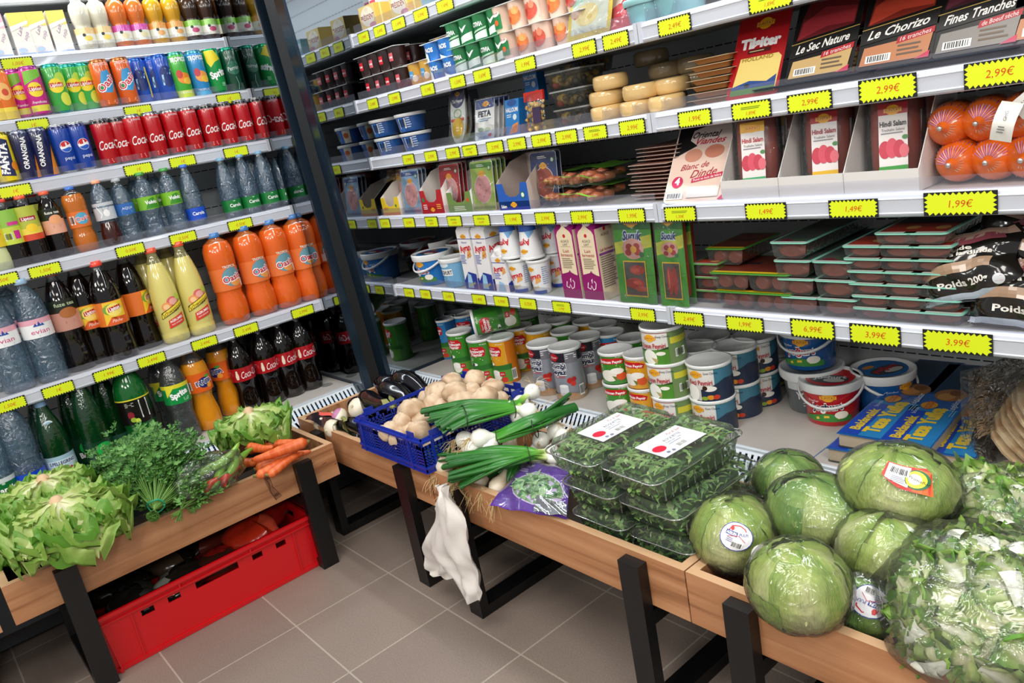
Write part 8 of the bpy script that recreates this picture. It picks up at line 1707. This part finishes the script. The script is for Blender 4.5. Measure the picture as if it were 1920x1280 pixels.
b = MB(); b.lathe([(.018,0),(.018,.0012),(0,.0012)], M('d8d8d2', .4), 24); inst(Spec('round_sticker', b), M4=Matrix.Translation(h(1428, 1042, 2, .425)) @ Vector((0,0,1)).rotation_difference(Vector((.1,-.8,.5)).normalized()).to_matrix().to_4x4(), label='plain white round sticker seen edge on left of the foremost iceberg', cat='sticker')

# ---------------------------------------------------------------- bags of endive
def endive_bag(R3, seed, nleaf, label, c, rot, pale=False):
    rnd = random.Random(seed); b = MB(); wh = MB()
    b.grid(lambda u, v: Vector((R3[0]*math.cos(6.2832*u)*math.sin(PI*v), R3[1]*math.sin(6.2832*u)*math.sin(PI*v), -R3[2]*math.cos(PI*v)))*(.78+.06*math.sin(u*40)*math.sin(v*17)), 48, 24, LET, uv=lambda u, v: (.5+.3*math.sin(u*31), .4+.3*math.sin(v*23+u*9)))
    for i in range(nleaf):
        a, e = rnd.uniform(0, 6.28), rnd.uniform(-1.1, 1.45); k = rnd.uniform(.76, .96)
        p = Vector((R3[0]*math.cos(a)*math.cos(e), R3[1]*math.sin(a)*math.cos(e), R3[2]*math.sin(e)))*k; t = Vector((rnd.uniform(-1,1), rnd.uniform(-1,1), rnd.uniform(-.5,.5))).normalized(); nrm = p.normalized(); t = (t-nrm*t.dot(nrm)).normalized()
        leaf(b, p-t*.03, t, nrm, rnd.uniform(.05, .09), rnd.uniform(.045, .075), rnd.choice([CHI, LET2, CHI, LET]), droop=.1, ruf=.008, rnd=rnd, nu=14, nv=12, curl=.08)
        if i % 9 == 0:
            q = p*1.06; s_ = t.cross(nrm).normalized(); L_ = rnd.uniform(.03, .055)
            wh.grid(lambda u, v: q+t*(L_*(v-.5))+s_*((u-.5)*.022*(1.2-.7*v))+nrm*(.006*math.sin(PI*u)+.006*math.sin(PI*v)), 4, 6, M('e9ecdc', .35))
    f = blob_bag(R3, seed, BAGF, pw=.8, rough=.12)
    inst(Spec('endive_bag', None, [Spec('leaves', b, kind='stuff'), Spec('white_ribs', wh, kind='stuff'), Spec('clear_bag', f, label='clear crinkled bag film')]), c, rot, label, 'bag of endive', 'bagged endives')
endive_bag((.150, .140, .100), 3, 260, 'large clear bag of frilly endive with white ribs, at the lower right corner', h(1866, 1140, 2, .405), (.1, .1, .5))
endive_bag((.115, .10, .070), 5, 90, 'smaller clear bag of pale frilly endive behind the large one', h(1880, 960, 2, .43), (0, .1, -.3))

# ---------------------------------------------------------------- flatbread bags on the deck at right
b = MB(); rnd = random.Random(3); o = h(1905, 800, 2, DECK+.10); kids = []
fl = MB()
for i in range(6):
    pts = [(x*(1-.03*i), y) for x, y in rrect(.24, .26, .10)]; z0 = -.08+i*.022; R_ = Matrix.Rotation(.5, 3, 'Y')
    vs = [R_ @ Vector((x, y, z0+.004*math.sin(x*30+i))) for x, y in pts]+[R_ @ Vector((x, y, z0+.006+.004*math.sin(x*30+i))) for x, y in pts]; n = len(pts)
    fl.add(vs, [(k, (k+1) % n, n+(k+1) % n, n+k) for k in range(n)]+[tuple(range(n, 2*n)), tuple(range(n))[::-1]], spotty('bread_%d' % i, 'a8825c', 'ddc9a4', 25, .6))
cd_ = MB(); R_ = Matrix.Rotation(.5, 3, 'Y'); mpc = lambda u, v, d: R_ @ Vector((u/1000, v/1000, .058+d/1000))
cd_.decals(mpc, [('R', -95, -70, 60, 85, '3a1a14'), ('R', -88, -63, 54, 79, 'c01c24'), ('E', -50, 20, 22, 18, 'e8e4dc'), ('E', -50, 20, 15, 12, '6a9a5a'), ('S', [(-60,60),(-40,44),(-20,40)], 5, 'd8823a')], d0=.2)
wr = MB(); wr.grid(lambda u, v: R_ @ Vector(((u-.5)*.31+.01*math.sin(v*9), (v-.5)*.32+.01*math.sin(u*8), .064+.012*noise.noise(Vector((u*4, v*4, 2)))-.05*(2*abs(u-.5))**3)), 22, 22, BAGF)
for k in range(5): wr.grid(lambda u, v: Vector((-.135+.012*k+.010*math.sin(v*7+k), (v-.5)*.30, -.10+.19*u+.006*math.sin(u*12+v*5+k))), 12, 14, BAGF)
inst(Spec('flatbread_bag', None, [Spec('flatbreads', fl), Spec('printed_card', cd_, label='red card with a dark border'), Spec('clear_bag', wr)]), o+Vector((.10, .05, .02)), (0, 0, -.5), 'clear bag of thin flatbreads with a red card, at the right edge of the deck', 'flatbread bag')
b = MB(); b.grid(lambda u, v: Vector(((u-.5)*.12, .014*math.sin(3*u)+(v-.5)*.06, .028*math.sin(PI*u)**.5*math.sin(PI*v)**.5)), 12, 8, M('6a4634', .3, coat=.4)); inst(Spec('sausage_packet', b), h(1790, 690, 2, DECK+.03), .3, 'dark brown vacuum packet on the deck behind the long blue packs', 'meat packet')
